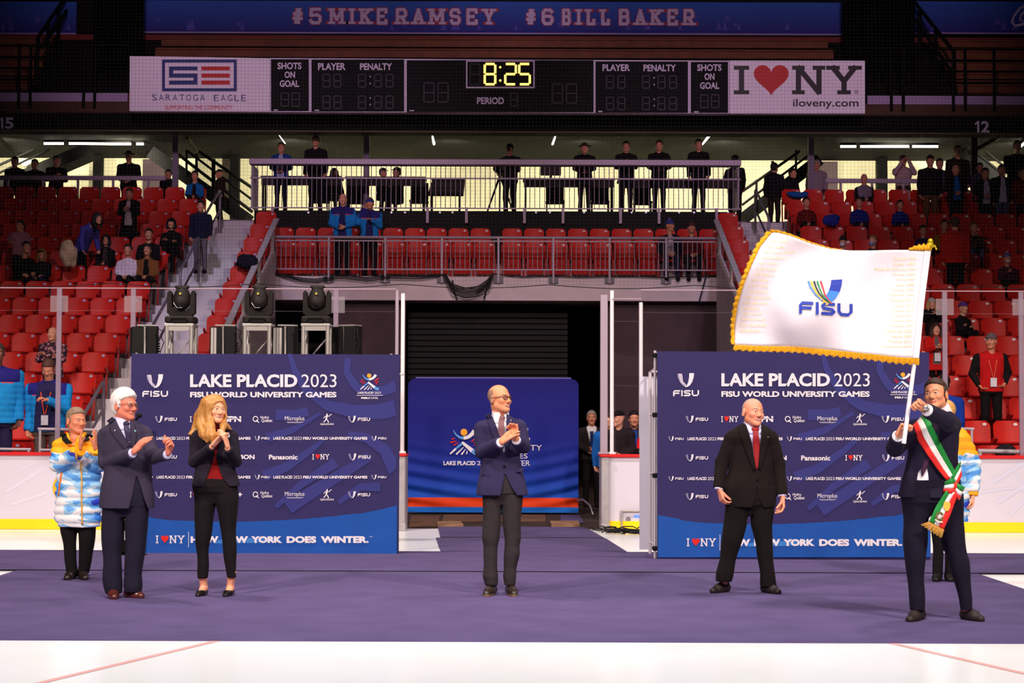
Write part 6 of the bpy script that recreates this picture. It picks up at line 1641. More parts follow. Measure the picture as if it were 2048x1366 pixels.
    for i, (c, a) in enumerate(((0, 0), (2, 17), (3, 34), (4, 53), (5, 74))):
        P0 = [(a+2, 12), (a+14, 50), (a*.8+42, 95), (a*.6+75, 128), (a*.35+118, 156)]
        stroke(b, mp, [f(q) for q in P0], 3.6, 1 if i == 0 else c, o, 1.2)
    br = [((140, 6), (206, 2)), ((136, 40), (202, 40)), ((126, 72), (190, 82)), ((112, 100), (166, 124)), ((98, 130), (140, 150)), ((84, 156), (112, 166))]
    for (a, c), (d_, g), mi in zip(br, br[1:], (0, 0, 1, 1, 2)): fill(b, mp, [f(a), f(d_), f(g), f(c)], mi, o)
    fisu(b, mp, 1598, 1704, 602, 627, 0, o, 6)
    b.build('emblem', fm, e)
    b = MB()
    left = ['1959 Torino', '1961 Sofia', '1963 Porto Alegre', '1965 Budapest', '1967 Tokyo', '1970 Torino', '1973 Moscow', '1975 Roma', '1977 Sofia', '1979 Mexico', '1981 Bucuresti', '1983 Edmonton', '1985 Kobe', '1987 Zagreb', '1989 Duisburg', '1991 Sheffield', '1993 Buffalo']
    for i, s in enumerate(left):
        y = 480+i*11.2; u0 = 1537-(y-480)*.42+max(0, y-600)*.28; text(b, mp, s, u0, u0+len(s)*3.7, y, y+5.5, 6, 0, .005)
    right = ['Fukuoka 1995', 'Sicilia 1997', 'Palma de Mallorca 1999', 'Beijing 2001', 'Daegu 2003', 'Izmir 2005', 'Bangkok 2007', 'Belgrade 2009', 'Shenzhen 2011', 'Kazan 2013', 'Gwangju 2015', 'Taipei 2017', 'Napoli 2019', 'Chengdu 2021', 'Innsbruck 2005', 'Harbin 2009', 'Trentino 2013', 'Krasnoyarsk 2019']
    for i, s in enumerate(right):
        y = 515+i*10.3; u1 = 1832-(y-515)*.05; text(b, mp, s, u1-len(s)*3.7, u1, y, y+5.5, 6, 0, .005)
    b.build('city_list', fm, e)
flag()
# ---- puffer coats with the painted pattern
def coatmat():
    m = bpy.data.materials.new('painted_coat'); m.use_nodes = True; nt = m.node_tree; b = nt.nodes['Principled BSDF']; b.inputs['Roughness'].default_value = .5; b.inputs['Specular IOR Level'].default_value = .3
    N = nt.nodes.new; Lk = nt.links.new
    tc = N('ShaderNodeTexCoord'); sp = N('ShaderNodeSeparateXYZ'); Lk(tc.outputs['Object'], sp.inputs[0])
    mp_ = N('ShaderNodeMapping'); mp_.inputs['Scale'].default_value = (1.0, 1.0, 2.6); mp_.inputs['Rotation'].default_value = (0, .35, 0); Lk(tc.outputs['Object'], mp_.inputs[0])
    n1 = N('ShaderNodeTexNoise'); n1.inputs['Scale'].default_value = 1.9; n1.inputs['Detail'].default_value = 4; n1.inputs['Distortion'].default_value = .6; Lk(mp_.outputs[0], n1.inputs['Vector'])
    r = N('ShaderNodeValToRGB'); r.color_ramp.interpolation = 'CONSTANT'; Lk(n1.outputs['Fac'], r.inputs[0])
    C = lambda *v: tuple(s2l(q) for q in v)+(1,)
    el = r.color_ramp.elements; el[0].position = 0; el[0].color = C(226, 52, 42); el[1].position = .30; el[1].color = C(40, 62, 190)
    for p, c in ((.385, C(92, 160, 232)), (.46, C(160, 204, 240)), (.50, C(238, 234, 240)), (.585, C(122, 182, 238)), (.63, C(56, 126, 220)), (.70, C(36, 52, 170)), (.78, C(240, 236, 240))):
        q = el.new(p); q.color = c
    n2 = N('ShaderNodeTexNoise'); n2.inputs['Scale'].default_value = 7; Lk(tc.outputs['Object'], n2.inputs['Vector'])
    ad = N('ShaderNodeMath'); ad.operation = 'MULTIPLY_ADD'; ad.inputs[1].default_value = .16; Lk(n2.outputs['Fac'], ad.inputs[0]); Lk(sp.outputs[2], ad.inputs[2])
    gt = N('ShaderNodeMath'); gt.operation = 'GREATER_THAN'; gt.inputs[1].default_value = 1.255; Lk(ad.outputs[0], gt.inputs[0])
    mx = N('ShaderNodeMix'); mx.data_type = 'RGBA'; Lk(gt.outputs[0], mx.inputs['Factor']); Lk(r.outputs[0], mx.inputs[6]); mx.inputs[7].default_value = C(252, 172, 28)
    Lk(mx.outputs[2], b.inputs['Base Color']); return m
M_coat = coatmat(); M_coatin = mat('coat_lining', (20, 18, 20), .9); M_coaty = mat('coat_yellow', (252, 172, 28), .5)
def coat_man():
    P = Pers(154, 1160, 'grey-haired man in long yellow, blue and white puffer coat clapping behind the white-haired man'); X = P.X
    fl = [(X(146, 1152, .06)[:2], X(133, 1160, -.14)[:2]), (X(163, 1152, .06)[:2], X(171, 1160, -.14)[:2])]
    sp = dict(head=(153, 842, -.02), look=(.75, .0, .06), hs=.98, neck=(152, 870, .0),
        sh=[(124, 893, .0), (182, 892, .02)], el=[(117, 928, -.06), (196, 928, -.06)], wr=[(158, 903, -.26), (192, 902, -.24)],
        torso=[(868, 138, 168, .08), (876, 126, 180, .12), (888, 118, 190), (920, 116, 202), (950, 115, 202), (985, 112, 203), (1020, 110, 203), (1045, 113, 202), (1052, 118, 198)],
        hips=[(1000, 122, 194), (1035, 122, 192), (1042, 125, 189)],
        legs=[[(1040, 121, 157), (1065, 122, 154), (1090, 126, 152), (1120, 130, 152), (1146, 134, 155)], [(1040, 157, 193), (1065, 157, 190), (1090, 159, 188), (1120, 158, 184), (1146, 158, 178)]],
        hands=[dict(p=(161, 896, -.28), d=NV(.0, -.12, .9), n=NV(.8, .25, .1), side=-1, curl=(.08, .1, .12, .15), thumb=NV(.35, -.45, .75), sc=1.0),
               dict(p=(191, 897, -.26), d=NV(.05, -.1, .9), n=NV(-.8, .2, .1), side=1, curl=(.1, .12, .15, .2), thumb=NV(-.3, -.4, .8), sc=1.0)],
        feet=fl, face=dict(smile=.6), skin=skin('rosy', (226, 140, 108), (190, 84, 76), (120, 90, 76), (150, 130, 120)), tm=cl('trouser_black', (24, 20, 22)), shm=mat('shoe_dark', (38, 28, 26), .35, spec=.5), legdy=[0, 0])
    root, hd, B = build_person(P, sp)
    hair_short('hair', hd, mat('hair_ash', (136, 112, 94), .6, noise=.2, nscale=40), root, .006, .011, .072, -.40, -.075, .0, .002, .015)
    puffer(P, sp, root, 163)
def puffer(P, sp, root, zipx, back=False):
    X = P.X; sh, el, wr = [[X(*q) for q in sp[n]] for n in ('sh', 'el', 'wr')]; tor = P.rows(sp['torso'], .66)
    pts = np.array(sh+el+wr); lo = np.minimum(pts.min(0)-.14, [min(t[1]-t[3] for t in tor)-.04, -.3, min(tor)[0]-.03]); hi = np.maximum(pts.max(0)+.14, [max(t[1]+t[3] for t in tor)+.04, .3, max(tor)[0]+.1])
    J = Fld(lo, hi, .0075); J.loft(tor, .03, 2.3); J.caps(sh[0], sh[1], .075, .075, .06)
    for i in (0, 1): J.caps(sh[i], el[i], .088, .084, .02); J.caps(el[i], wr[i], .084, .062, .015, True)
    nk = X(*sp['neck']); torA = J.A.copy()
    J.quilt(.012, .078, .02); J.wrinkle(.0035, 22, 3)
    J.caps(nk+[0, .01, -.045], nk+[0, .01, .028], .098, .092, .012, True)
    J.cutcaps(nk+[0, -.01, -.02], nk+[0, -.02, .12], .062, .074)
    z = nk[2]
    if not back: J.carve([(z-.10, nk[0]-.004, nk[0]+.004), (z-.02, nk[0]-.035, nk[0]+.04), (z+.06, nk[0]-.06, nk[0]+.07)], .0)
    def mf(c):
        r = np.sqrt((c[:, 0]-nk[0])**2+(c[:, 1]-nk[1])**2); m = np.zeros(len(c), int); m[(c[:, 2] > z-.05) & (r < .083)] = 1; m[(c[:, 2] > z-.075) & (r >= .083) & (c[:, 2] > z-.015)] = 2; return m
    ck = J.mesh('coat', [M_coat, M_coatin, M_coaty], root, mf)
    if not back:
        Jp = Fld.__new__(Fld); Jp.__dict__.update(J.__dict__); Jp.A = J.A
        t = MB(); ribbon(t, Jp, lerp_line(P.line([(zipx+4, 905), (zipx+6, 960), (zipx+7, 1048)]), 30), lerp_line(P.line([(zipx+7, 905), (zipx+9, 960), (zipx+10, 1048)]), 30), .004, 2); P.child(t, 'zipper', mat('zip_gold', (226, 170, 80), .4), ck, .006)
        t = MB(); ribbon(t, Jp, lerp_line(P.line([(128, 944), (124, 965), (122, 990)]), 8), lerp_line(P.line([(131, 944), (127, 965), (125, 990)]), 8), .005, 2); P.child(t, 'pocket_zip', mat('zip_orange', (240, 120, 40), .4), ck, .005)
        S = Fld(nk-.12, nk+.12, .006); S.caps(nk+[0, 0, -.08], nk+[0, -.004, .03], .068, .060, 0, True); S.carve([(z-.02, nk[0]-.004+.01, nk[0]+.012), (z+.05, nk[0]-.02, nk[0]+.03)], .0); S.mesh('shirt_collar', M_shirtw, root)
        Jq = Fld.__new__(Fld); Jq.__dict__.update(J.__dict__); Jq.A = torA-.012; t = MB()
        for A_, B_ in (([(135, 866), (143, 876), (153, 886)], [(127, 869), (132, 880), (141, 888)]), ([(178, 867), (171, 875), (166, 884)], [(188, 870), (186, 878), (176, 883)])): ribbon(t, Jq, lerp_line(P.line(A_), 8), lerp_line(P.line(B_), 8), .02, 4)
        P.child(t, 'collar_lining', M_coatin, ck, .012)
    # knitted cuffs
    for i in (0, 1):
        d = wr[i]-el[i]; d /= np.linalg.norm(d); c = MB(); c.tube(wr[i]-d*.02, wr[i]+d*.03, .056, .050, 14); P.child(c, 'cuff', M_coaty, ck)
coat_man()
def coat_woman():
    P = Pers(1887, 1164, 'person with blonde ponytail in yellow, blue and white puffer coat, standing behind the flag bearer'); X = P.X
    fl = [(X(1876, 1156, .06)[:2], X(1872, 1163, -.10)[:2]), (X(1897, 1156, .06)[:2], X(1902, 1163, -.10)[:2])]
    sp = dict(head=(1888, 826, .0), look=(-2.6, .0, .0), hs=.94, neck=(1889, 852, .0), sh=[(1862, 873, .0), (1920, 876, .0)], el=[(1850, 918, .0), (1944, 925, .02)], wr=[(1852, 960, -.05), (1945, 985, -.05)],
        torso=[(852, 1878, 1902, .08), (860, 1864, 1914, .11), (872, 1856, 1926), (900, 1852, 1932), (950, 1848, 1938), (1000, 1846, 1939), (1030, 1846, 1938), (1042, 1850, 1934)],
        hips=[(1000, 1862, 1914), (1038, 1862, 1914), (1044, 1864, 1912)], legs=[[(1036, 1862, 1889), (1080, 1864, 1888), (1110, 1866, 1886), (1150, 1866, 1885)], [(1036, 1887, 1914), (1080, 1890, 1911), (1110, 1891, 1910), (1150, 1890, 1908)]],
        hands=[dict(p=(1852, 964, -.06), d=NV(.05, -.2, -.9), n=NV(.7, 0, 0), side=1, curl=(.5, .5, .5, .5)), dict(p=(1945, 991, -.06), d=NV(-.05, -.2, -.9), n=NV(-.7, .0, .0), side=-1, curl=(.55, .6, .6, .6), thumb=NV(-.4, -.4, -.7))],
        feet=fl, skin=skin('fair', (1, 1, 1), (1, 1, 1), (1, 1, 1)), tm=cl('trouser_black', (1, 1, 1)), shm=mat('boot_black', (20, 16, 17), .6), res=.008)
    root, hd, B = build_person(P, sp); puffer(P, sp, root, 0, True)
    H = Fld(hd.c-.2, hd.c+.2, .008); H.ell(hd.p(0, .016, .036), [.088, .110, .096], hd.R, 0); H.path([X(1893, 818, -.1), X(1899, 826, -.12), X(1904, 842, -.13)], [.035, .035, .02], .03); H.mesh('hair', mat('hair_straw', (196, 146, 84), .5, noise=.2, nscale=30), root)
coat_woman()
# ================================================================ spectators, officials and people by the rail
def hat_mesh(kind, hd, m, root, res, m2=None):
    s = hd.s
    H = Fld(hd.c-.24*s, hd.c+.26*s, res)
    if kind == 'beanie':
        H.ell(hd.p(0, .016, .046), [.086*s, .108*s, .092*s], hd.R, 0); c = hd.p(0, .0, .040); u = hd.R @ np.array([0, -.25, 1.0]); H.keep(c, -u/np.linalg.norm(u))
        a = [hd.p(.078*math.cos(t), .014+.100*math.sin(t), .050+.02*math.sin(-t)) for t in np.linspace(0, 2*math.pi, 13)]
        for p, q in zip(a, a[1:]): H.caps(p, q, .016*s, .016*s, .004)
    elif kind == 'cap':
        H.ell(hd.p(0, .016, .050), [.084*s, .104*s, .082*s], hd.R, 0); u = hd.R @ np.array([0, -.1, 1.0]); H.keep(hd.p(0, 0, .050), -u/np.linalg.norm(u))
        H.ell(hd.p(0, -.115, .052), [.062*s, .062*s, .010*s], hd.R, .004)
    elif kind == 'brim':
        H.ell(hd.p(0, .012, .062), [.082*s, .100*s, .080*s], hd.R, 0); u = hd.R @ np.array([0, 0, 1.0]); H.keep(hd.p(0, 0, .052), -u)
        H.ell(hd.p(0, .010, .056), [.150*s, .165*s, .012*s], hd.R, .006)
    o = H.mesh('hat', m, root)
    if kind == 'beanie' and m2 is not None:
        b = MB(); b.ell(hd.p(0, .02, .145), (.03*s, .03*s, .03*s), 10, 6); P0 = b.build('pompom', m2); P0.parent = root
    return o
def long_hair(hd, m, root, res, drop=.26, vol=1.0):
    s = hd.s; H = Fld(hd.c-np.array([.2, .2, drop+.06]), hd.c+np.array([.2, .2, .17]), res)
    H.ell(hd.p(0, .018, .036), [.090*s*vol, .112*s, .100*s], hd.R, 0)
    for x in (-1, 1):
        H.path([hd.p(x*.075, .01, .03), hd.p(x*.085, .0, -.08), hd.p(x*.075, -.03, -drop*.8)], [.038*s, .040*s*vol, .022*s], .03)
    H.path([hd.p(0, .07, .03), hd.p(0, .09, -.1), hd.p(0, .08, -drop)], [.06*s, .07*s, .04*s], .03)
    X_, Y_, Z_ = np.meshgrid(*H.ax, indexing='ij'); Lc = hd.loc(np.stack([X_, Y_, Z_], -1)); x, y, z = Lc[..., 0], Lc[..., 1], Lc[..., 2]
    f = np.maximum((np.sqrt((x/.060)**2+((z+.03)/.092)**2)-1)*.06, y+.02)
    H.A = np.maximum(H.A, (-f*s).astype(f32)); return H.mesh('hair', m, root)
SKT = {'a': ((214, 140, 110), (176, 84, 76), (60, 44, 38)), 'b': ((196, 124, 96), (160, 76, 68), (50, 36, 32)), 'c': ((228, 160, 134), (190, 92, 86), (110, 80, 60)), 'd': ((120, 76, 56), (96, 50, 46), (24, 18, 18))}
HM = {}
def hm(c): return mat('hair_%d_%d_%d' % c, c, .65, noise=.2, nscale=40)
def cm(c): return mat('cloth_%d_%d_%d' % c, c, .85, spec=.1, noise=.08, nscale=15)
def nearest_row(py, hh):
    best = min(ROWS, key=lambda k: abs(838-F*(deck(k)+hh-CAMH)/(rowY(k)-.2)-py)); return best
BLK = (22, 18, 22); NVY = (30, 30, 62)
def fig(px, py, label, pose='sit', arms='lap', top=BLK, bot=BLK, hair=('short', (50, 36, 30)), hat=None, tone='a', yaw=0.0, look=None, pitch=0.0, hs=1.0, Y=None, zf=None, k=None, inner=None, coat=None, mask=None, yoke=None, fat=1.10, res=.017, gloves=None, lanyard=None, group=None, lean=0.0, nolegs=False, smile=0, innerw=.05, topmat=None, suit=None, sleeve=None):
    """one standing or seated figure; px, py is the centre of the head in the photograph"""
    sit = pose == 'sit'
    if Y is None:
        if k is None: k = nearest_row(py, 1.20 if sit else 1.60)
        Y = rowY(k)-(.24 if sit else .42); zf = deck(k)
    hp = at(px, py, Y); hz = hp.z-zf
    S = (hz-.48)/.74 if sit else hz/1.63           # scale of the figure
    if sit: S = max(.62, min(1.12, S)); hz_ = .48+.74*S
    hs = hs*max(.80, min(1.05, .55+.45*S))
    R3 = rotz(yaw); base = Vector((hp.x, Y, zf))
    T = lambda x, y, z: R3 @ np.array((x, y, z), float)
    if sit:
        hip = .50; shz = hz-.235*hs-.02; hz0 = hz; legs = [[T(s*.09*S, .02, hip), T(s*.12*S, -.40*S, hip+.02), T(s*.12*S, -.42*S, .07)] for s in (-1, 1)]
        tb = [(hip-.09, .0, .165*S*fat, .14*S), (hip+.1, .0, .16*S*fat, .125*S), ((hip+shz)/2, -.0, .165*S*fat, .125*S), (shz-.04, .0, .185*S*fat, .115*S), (shz+.03, .0, .12*S, .09*S)]
    else:
        hip = .92*S; shz = 1.41*S; legs = [[T(s*.085*S, .0, hip), T(s*.095*S, -.02, .50*S), T(s*.105*S, .02, .08)] for s in (-1, 1)]
        tb = [(hip-.06*S, .0, .165*S*fat, .12*S), (hip+.12*S, .0, .155*S*fat, .115*S), (1.25*S, .0, .175*S*fat, .12*S), (shz-.03*S, .0, .185*S*fat, .11*S), (shz+.03*S, .0, .12*S, .08*S)]
    lz = lambda z: lean*max(0, (z-hip))/max(.1, shz-hip)
    sh = [T(s*.175*S*fat, -lz(shz), shz-.03*S) for s in (-1, 1)]
    fw = -lz(shz); AR = {'down': ((.225, .02, -.30), (.235, -.05, -.54)), 'lap': ((.235, -.06, -.27), (.07, -.27, -.40)), 'clasp': ((.235, -.03, -.28), (.05, -.19, -.40)), 'phone': ((.225, -.06, -.27), (.06, -.29, -.19)), 'photo': ((.245, -.17, -.10), (.07, -.27, .17)),
          'cross': ((.235, -.08, -.26), (-.08, -.20, -.20)), 'pocket': ((.275, .05, -.27), (.19, -.06, -.46)), 'face': ((.215, -.13, -.25), (.05, -.17, .04)), 'clap': ((.225, -.06, -.25), (.03, -.26, -.08)), 'reach': ((.25, -.2, -.18), (.28, -.42, -.25)), 'knees': ((.23, -.12, -.26), (.13, -.36, -.36)), 'ear': ((.25, -.06, -.20), (.13, -.06, .12))}
    arms = arms if isinstance(arms, tuple) else (arms, arms)
    el, wr = [], []
    for s, a in zip((-1, 1), arms):
        e_, w_ = AR[a]; el.append(T(s*e_[0]*S, e_[1]*S+fw, shz+e_[2]*S)); wr.append(T(s*w_[0]*S, w_[1]*S+fw, shz+w_[2]*S+(.03 if s > 0 else 0)))
    look = yaw if look is None else look
    hd = Head(T(0, -.03*S-lz(hz)*1.15, hz), headR(look, pitch), hs)
    pts = np.array(sh+el+wr+[p for l in legs for p in l]+[hd.c+[0, 0, .15], hd.c-.1, hd.c+.1])
    lo, hi = pts.min(0)-.2, pts.max(0)+.2; lo[2] = max(lo[2], 0.0)
    B = Fld(lo, hi, res*.62)
    hd.grow(B, T(0, -lz(shz), shz+.0), smile=smile, female=hair[0] in ('long', 'tail'))
    B.loft([(z, *(T(0, y-lz(z), 0)[:2]), a-.035, b-.03) for z, y, a, b in tb], .03, yaw=yaw)
    B.caps(sh[0], sh[1], .05*S, .05*S, .03)
    for i in (0, 1):
        B.caps(sh[i], el[i], .042*S, .036*S, .02); B.caps(el[i], wr[i], .034*S, .025*S, .02)
        d = wr[i]-el[i]; d /= np.linalg.norm(d); inward = T(-(1 if i else -1), -.2, .2)
        hand(B, wr[i]-d*.01, d*.9+inward*.25, inward*.7+T(0, -.4, -.3), 1 if i else -1, .98*S, (.5, .5, .55, .6), k=.006)
        B.caps(legs[i][0], legs[i][1], .07*S, .05*S, .02); B.caps(legs[i][1], legs[i][2], .045*S, .035*S, .02)
    SK = skin('tone_'+tone, *SKT[tone])
    root = B.mesh('person', SK, None, lambda c: hd.mats(c, (lambda x, y, z: (z > -.02) & (z < .075) & (y > .01)) if hair[0] == 'bald' else None))
    root.location = base; tag(root, label, 'person', group)
    # garment
    J = Fld(lo, hi, res); pf = .018 if yoke is None else .034
    rows = [(z, *(T(0, y-lz(z), 0)[:2]), a+pf*.6, b+pf*.6) for z, y, a, b in tb]
    if coat and not sit: rows = [(coat*S, *T(0, .0, 0)[:2], (.20*fat)*S+pf, .15*S+pf)]+rows
    J.loft(rows, .03, 2.3, yaw); J.caps(sh[0], sh[1], .058*S+pf*.3, .058*S+pf*.3, .04)
    nb = T(0, .01-lz(shz), shz+.045)
    for i in (0, 1): J.caps(nb, sh[i]+[0, 0, -.005], .052+pf*.4, .05*S+pf*.3, .03)
    if yoke is not None: J.caps(nb, nb+T(0, -.01, .055), .092, .086, .012, True); J.cutcaps(nb+T(0, -.02, .03), nb+T(0, -.03, .12), .060, .072)
    for i in (0, 1): J.caps(sh[i], el[i], .058*S+pf*.6, .050*S+pf*.6, .02); J.caps(el[i], wr[i], .050*S+pf*.6, .038*S+pf*.4, .012, True)
    J.wrinkle(.005, 16, px % 7)
    if yoke is not None: J.quilt(.0055, .085)
    mts = [topmat or cm(top)]
    if inner: mts.append(cm(inner))
    if yoke: mts += [cm(yoke), mat('trim_red', (220, 60, 40), .6)]
    zy = shz-.10*S
    Ri = R3.T
    def mf(c):
        m = np.zeros(len(c), int); q = c @ Ri.T; nx = np.abs(q[:, 0])
        if yoke:
            b_ = len(mts)-2
            m[(c[:, 2] > zy) & (nx < .235*S)] = b_; m[(c[:, 2] > zy-.018) & (c[:, 2] <= zy) & (nx > .05) & (nx < .17*S) & (q[:, 1] < -.05)] = b_+1
        if suit: m[(q[:, 1] < -.03) & (nx < .085*np.clip((c[:, 2]-(shz-.36*S))/.36, 0, 1)) & (c[:, 2] > shz-.36*S)] = 1
        elif inner: m[(nx < innerw*S+.04*np.clip((shz-c[:, 2])/.5, 0, 1)) & (q[:, 1] < -.06) & (c[:, 2] > (hip-.06)) & (q[:, 1] > -.28)] = 1
        return m
    if sleeve:
        mts.append(cm(sleeve)); mf0 = mf; ns = len(mts)-1
        def mf(c):
            m = mf0(c); q = c @ Ri.T; m[(np.abs(q[:, 0]) > .165*S*fat) & (c[:, 2] < shz+.2)] = ns; m[(q[:, 1] < -.20*S) & (c[:, 2] < shz-.2*S)] = ns; return m
    J.mesh('jacket' if (inner or yoke) else ('coat' if coat else 'sweater'), mts, root, mf if (inner or yoke or suit or sleeve) else None)
    if suit:
        b = MB(); yf = -.11*S-pf
        b.prism([T(-.03, yf, shz-.02), T(.03, yf, shz-.02), T(.02, yf-.02, shz-.07), T(.036, yf-.012, shz-.32*S), T(0, yf-.012, shz-.36*S), T(-.036, yf-.012, shz-.32*S), T(-.02, yf-.02, shz-.07)], T(0, -.012, 0)); o = b.build('tie', cm(suit)); o.parent = root
    if not nolegs:
        Tq = Fld(lo, hi, res)
        if sit: Tq.ell(T(0, -.02, hip-.02), [.18*S*fat, .16*S, .11*S], R3, .02)
        else: Tq.loft([(hip-.10*S, 0, 0, .155*S*fat, .11*S), (hip+.03*S, 0, 0, .165*S*fat, .12*S)], .02, 2.3, yaw)
        for l in legs: Tq.caps(l[0], l[1], .088*S, .066*S, .02); Tq.caps(l[1], l[2], .064*S, .052*S, .015)
        Tq.wrinkle(.004, 15, 1); Tq.mesh('trousers', cm(bot), root)
        for l in legs:
            a = l[2]; f_ = T(0, -1, 0); Q = Fld(np.minimum(a, a+f_*.2)-.07, np.maximum(a, a+f_*.2)+.07, .012)
            Q.caps((a[0], a[1], .05), tuple((a+f_*.11)[:2])+(.042,), .045, .046, .01); Q.caps(tuple((a+f_*.11)[:2])+(.042,), tuple((a+f_*.18)[:2])+(.036,), .046, .036, .01); Q.keep((0, 0, .004), (0, 0, -1)); Q.mesh('shoe', cm((30, 24, 26)), root)
    if hair[0] == 'long': long_hair(hd, hm(hair[1]), root, res*.7, hair[2] if len(hair) > 2 else .26)
    elif hair[0] == 'tail':
        hair_short('hair', hd, hm(hair[1]), root, res*.62, .014, .066, -.35, -.08, .0, .0, .0)
    elif hair[0] == 'short': hair_short('hair', hd, hm(hair[1]), root, res*.62, .013, .070, -.45, -.075, .0, .004, .015)
    if hat: hat_mesh(hat[0], hd, cm(hat[1]), root, res*.62, cm(hat[2]) if len(hat) > 2 else None)
    if mask:
        Mk = Fld(hd.c-.16, hd.c+.16, res*.62); s = hd.s; Mk.ell(hd.p(0, -.052, -.062), [.062*s, .062*s, .052*s], hd.R, 0); Mk.keep(hd.p(0, -.035, 0), hd.R @ np.array([0, 1.0, 0])); Mk.mesh('face_mask', cm(mask), root)
    if lanyard:
        b = MB(); z0 = shz+.01; yf = -.115*S-pf-.012
        for s in (-1, 1): b.pipe([T(s*.07*S, -.04, z0+.03), T(s*.06*S, yf+.02, shz-.08*S), T(s*.008, yf-.012, shz-.34*S)], .007, 5)
        lo_ = b.build('lanyard', cm(lanyard)); lo_.parent = root
        b = MB(); b.box(T(0, yf-.016, shz-.41*S), (.10, .006, .14), Matrix(R3.tolist())); o = b.build('badge', cm((226, 224, 236))); o.parent = lo_
    if sit and k is not None: drop_seat(hp.x, k)
    return root
def drop_seat(x, k):
    best = None
    for o in COL.objects:
        if o.name.startswith('arena_chair') and o.parent is None and abs(o.location.y-rowY(k)) < .05 and abs(o.location.x-x) < .34:
            if best is None or abs(o.location.x-x) < abs(best.location.x-x): best = o
    if best:
        for c in best.children:
            if c.name.startswith('seat_pan'):
                a = -1.45; Rm = Matrix.Rotation(a, 3, 'X'); pv = Vector((0, -.12, .45)); c.rotation_euler = (a, 0, 0); c.location = pv-Rm @ pv
PUR = (66, 62, 150)
BLU = (28, 132, 216); YK = (44, 40, 120)
def floral():
    m = mat('shirt_floral', (92, 66, 96), .8); nt = m.node_tree; v = nt.nodes.new('ShaderNodeTexVoronoi'); v.inputs['Scale'].default_value = 17
    tc = nt.nodes.new('ShaderNodeTexCoord'); r = nt.nodes.new('ShaderNodeValToRGB'); nt.links.new(tc.outputs['Object'], v.inputs['Vector']); nt.links.new(v.outputs['Distance'], r.inputs[0]); nt.links.new(r.outputs[0], nt.nodes['Principled BSDF'].inputs['Base Color'])
    e = r.color_ramp.elements; C = lambda *q: tuple(s2l(x) for x in q)+(1,)
    e[0].position = .1; e[0].color = C(226, 170, 176); e[1].position = .62; e[1].color = C(40, 26, 44); n = e.new(.38); n.color = C(120, 66, 84); return m
M_floral = floral()
# left block
fig(40, 452, 'child in pink and white knitted sweater leaning over in the left block', 'stand', ('reach', 'down'), (176, 110, 128), (70, 54, 70), ('short', (30, 20, 22)), yaw=.4, look=-.4, k=9)
fig(161, 441, 'person with long dark hair in violet jacket bending forward in the left block', 'stand', 'down', PUR, (20, 18, 26), ('long', (20, 14, 16), .22), yaw=.9, lean=.30, k=9)
fig(259, 388, 'person in cream hood and long black coat looking at a phone in the left block', 'stand', 'phone', (24, 19, 22), (20, 16, 20), ('short', (44, 30, 28)), inner=(206, 178, 184), coat=.55, k=11)
fig(212, 480, 'person with long black hair seated in a black coat, hands joined, left block', 'sit', 'lap', (18, 15, 18), (34, 26, 32), ('long', (16, 12, 14)), inner=(60, 44, 46), k=9)
fig(343, 447, 'person in black with a black hat seated beside the left stairs', 'sit', 'cross', (17, 14, 17), (20, 16, 18), ('long', (14, 11, 13), .14), ('beanie', (14, 12, 14)), k=10)
fig(298, 469, 'dark-haired person in dark jacket seated behind the camel coat', 'sit', 'lap', (22, 18, 22), BLK, ('short', (24, 18, 18)), k=9)
fig(256, 500, 'person in white lace top seated next to the camel coat in the left block', 'sit', 'lap', (222, 200, 216), (26, 20, 26), ('tail', (34, 24, 24)), k=8)
fig(295, 500, 'person in camel coat and black trousers seated beside the left stairs', 'sit', 'lap', (132, 80, 44), (20, 17, 19), ('tail', (26, 18, 18)), inner=(20, 16, 18), k=8, fat=1.15)
fig(402, 413, 'boy in navy sweater with grey trousers standing on the left stairs', 'stand', 'down', (28, 26, 52), (112, 102, 114), ('short', (22, 16, 18)), k=10)
fig(84, 508, 'blonde person in black cap and black jacket with white print seated in the left block', 'sit', 'knees', (20, 17, 26), (26, 24, 52), ('long', (134, 86, 46), .22), ('cap', (14, 12, 15)), k=8)
fig(44, 497, 'black-haired person in black seated beside the blonde person in the left block', 'sit', 'knees', (17, 14, 17), (20, 17, 24), ('short', (12, 10, 12)), yaw=.6, lean=.12, k=8)
fig(390, 352, 'man in bright blue jacket seated in the top row by the left stairs', 'sit', 'clasp', (22, 104, 176), (40, 26, 24), ('short', (24, 18, 18)), inner=(26, 20, 24), k=14)
CF = 6.0
fig(440, 348, 'man in dark cap standing on the concourse beside the left stair rail', 'stand', 'down', (40, 26, 26), BLK, ('none', BLK), ('cap', (30, 20, 20)), yaw=-.9, Y=40.6, zf=CF)
fig(30, 324, 'tall dark figure at the left edge of the concourse', 'stand', 'down', (26, 20, 24), BLK, ('short', (26, 18, 18)), Y=41, zf=CF)
fig(70, 329, 'dark figure second from the left edge of the concourse', 'stand', 'down', (24, 19, 24), BLK, ('short', (20, 15, 16)), Y=41.2, zf=CF)
fig(113, 322, 'dark figure holding up a glowing phone on the left concourse', 'stand', ('phone', 'phone'), (22, 17, 20), BLK, ('short', (22, 16, 17)), yaw=.4, Y=40.8, zf=CF)
fig(258, 313, 'broad figure in black coat and brimmed hat on the left concourse', 'stand', 'clasp', (17, 14, 16), BLK, ('none', BLK), ('brim', (14, 12, 13)), Y=41, zf=CF, fat=1.15)
fig(337, 349, 'dark figure half hidden behind the left steel column', 'stand', 'down', (20, 16, 18), BLK, ('short', (18, 14, 15)), Y=41.3, zf=CF)
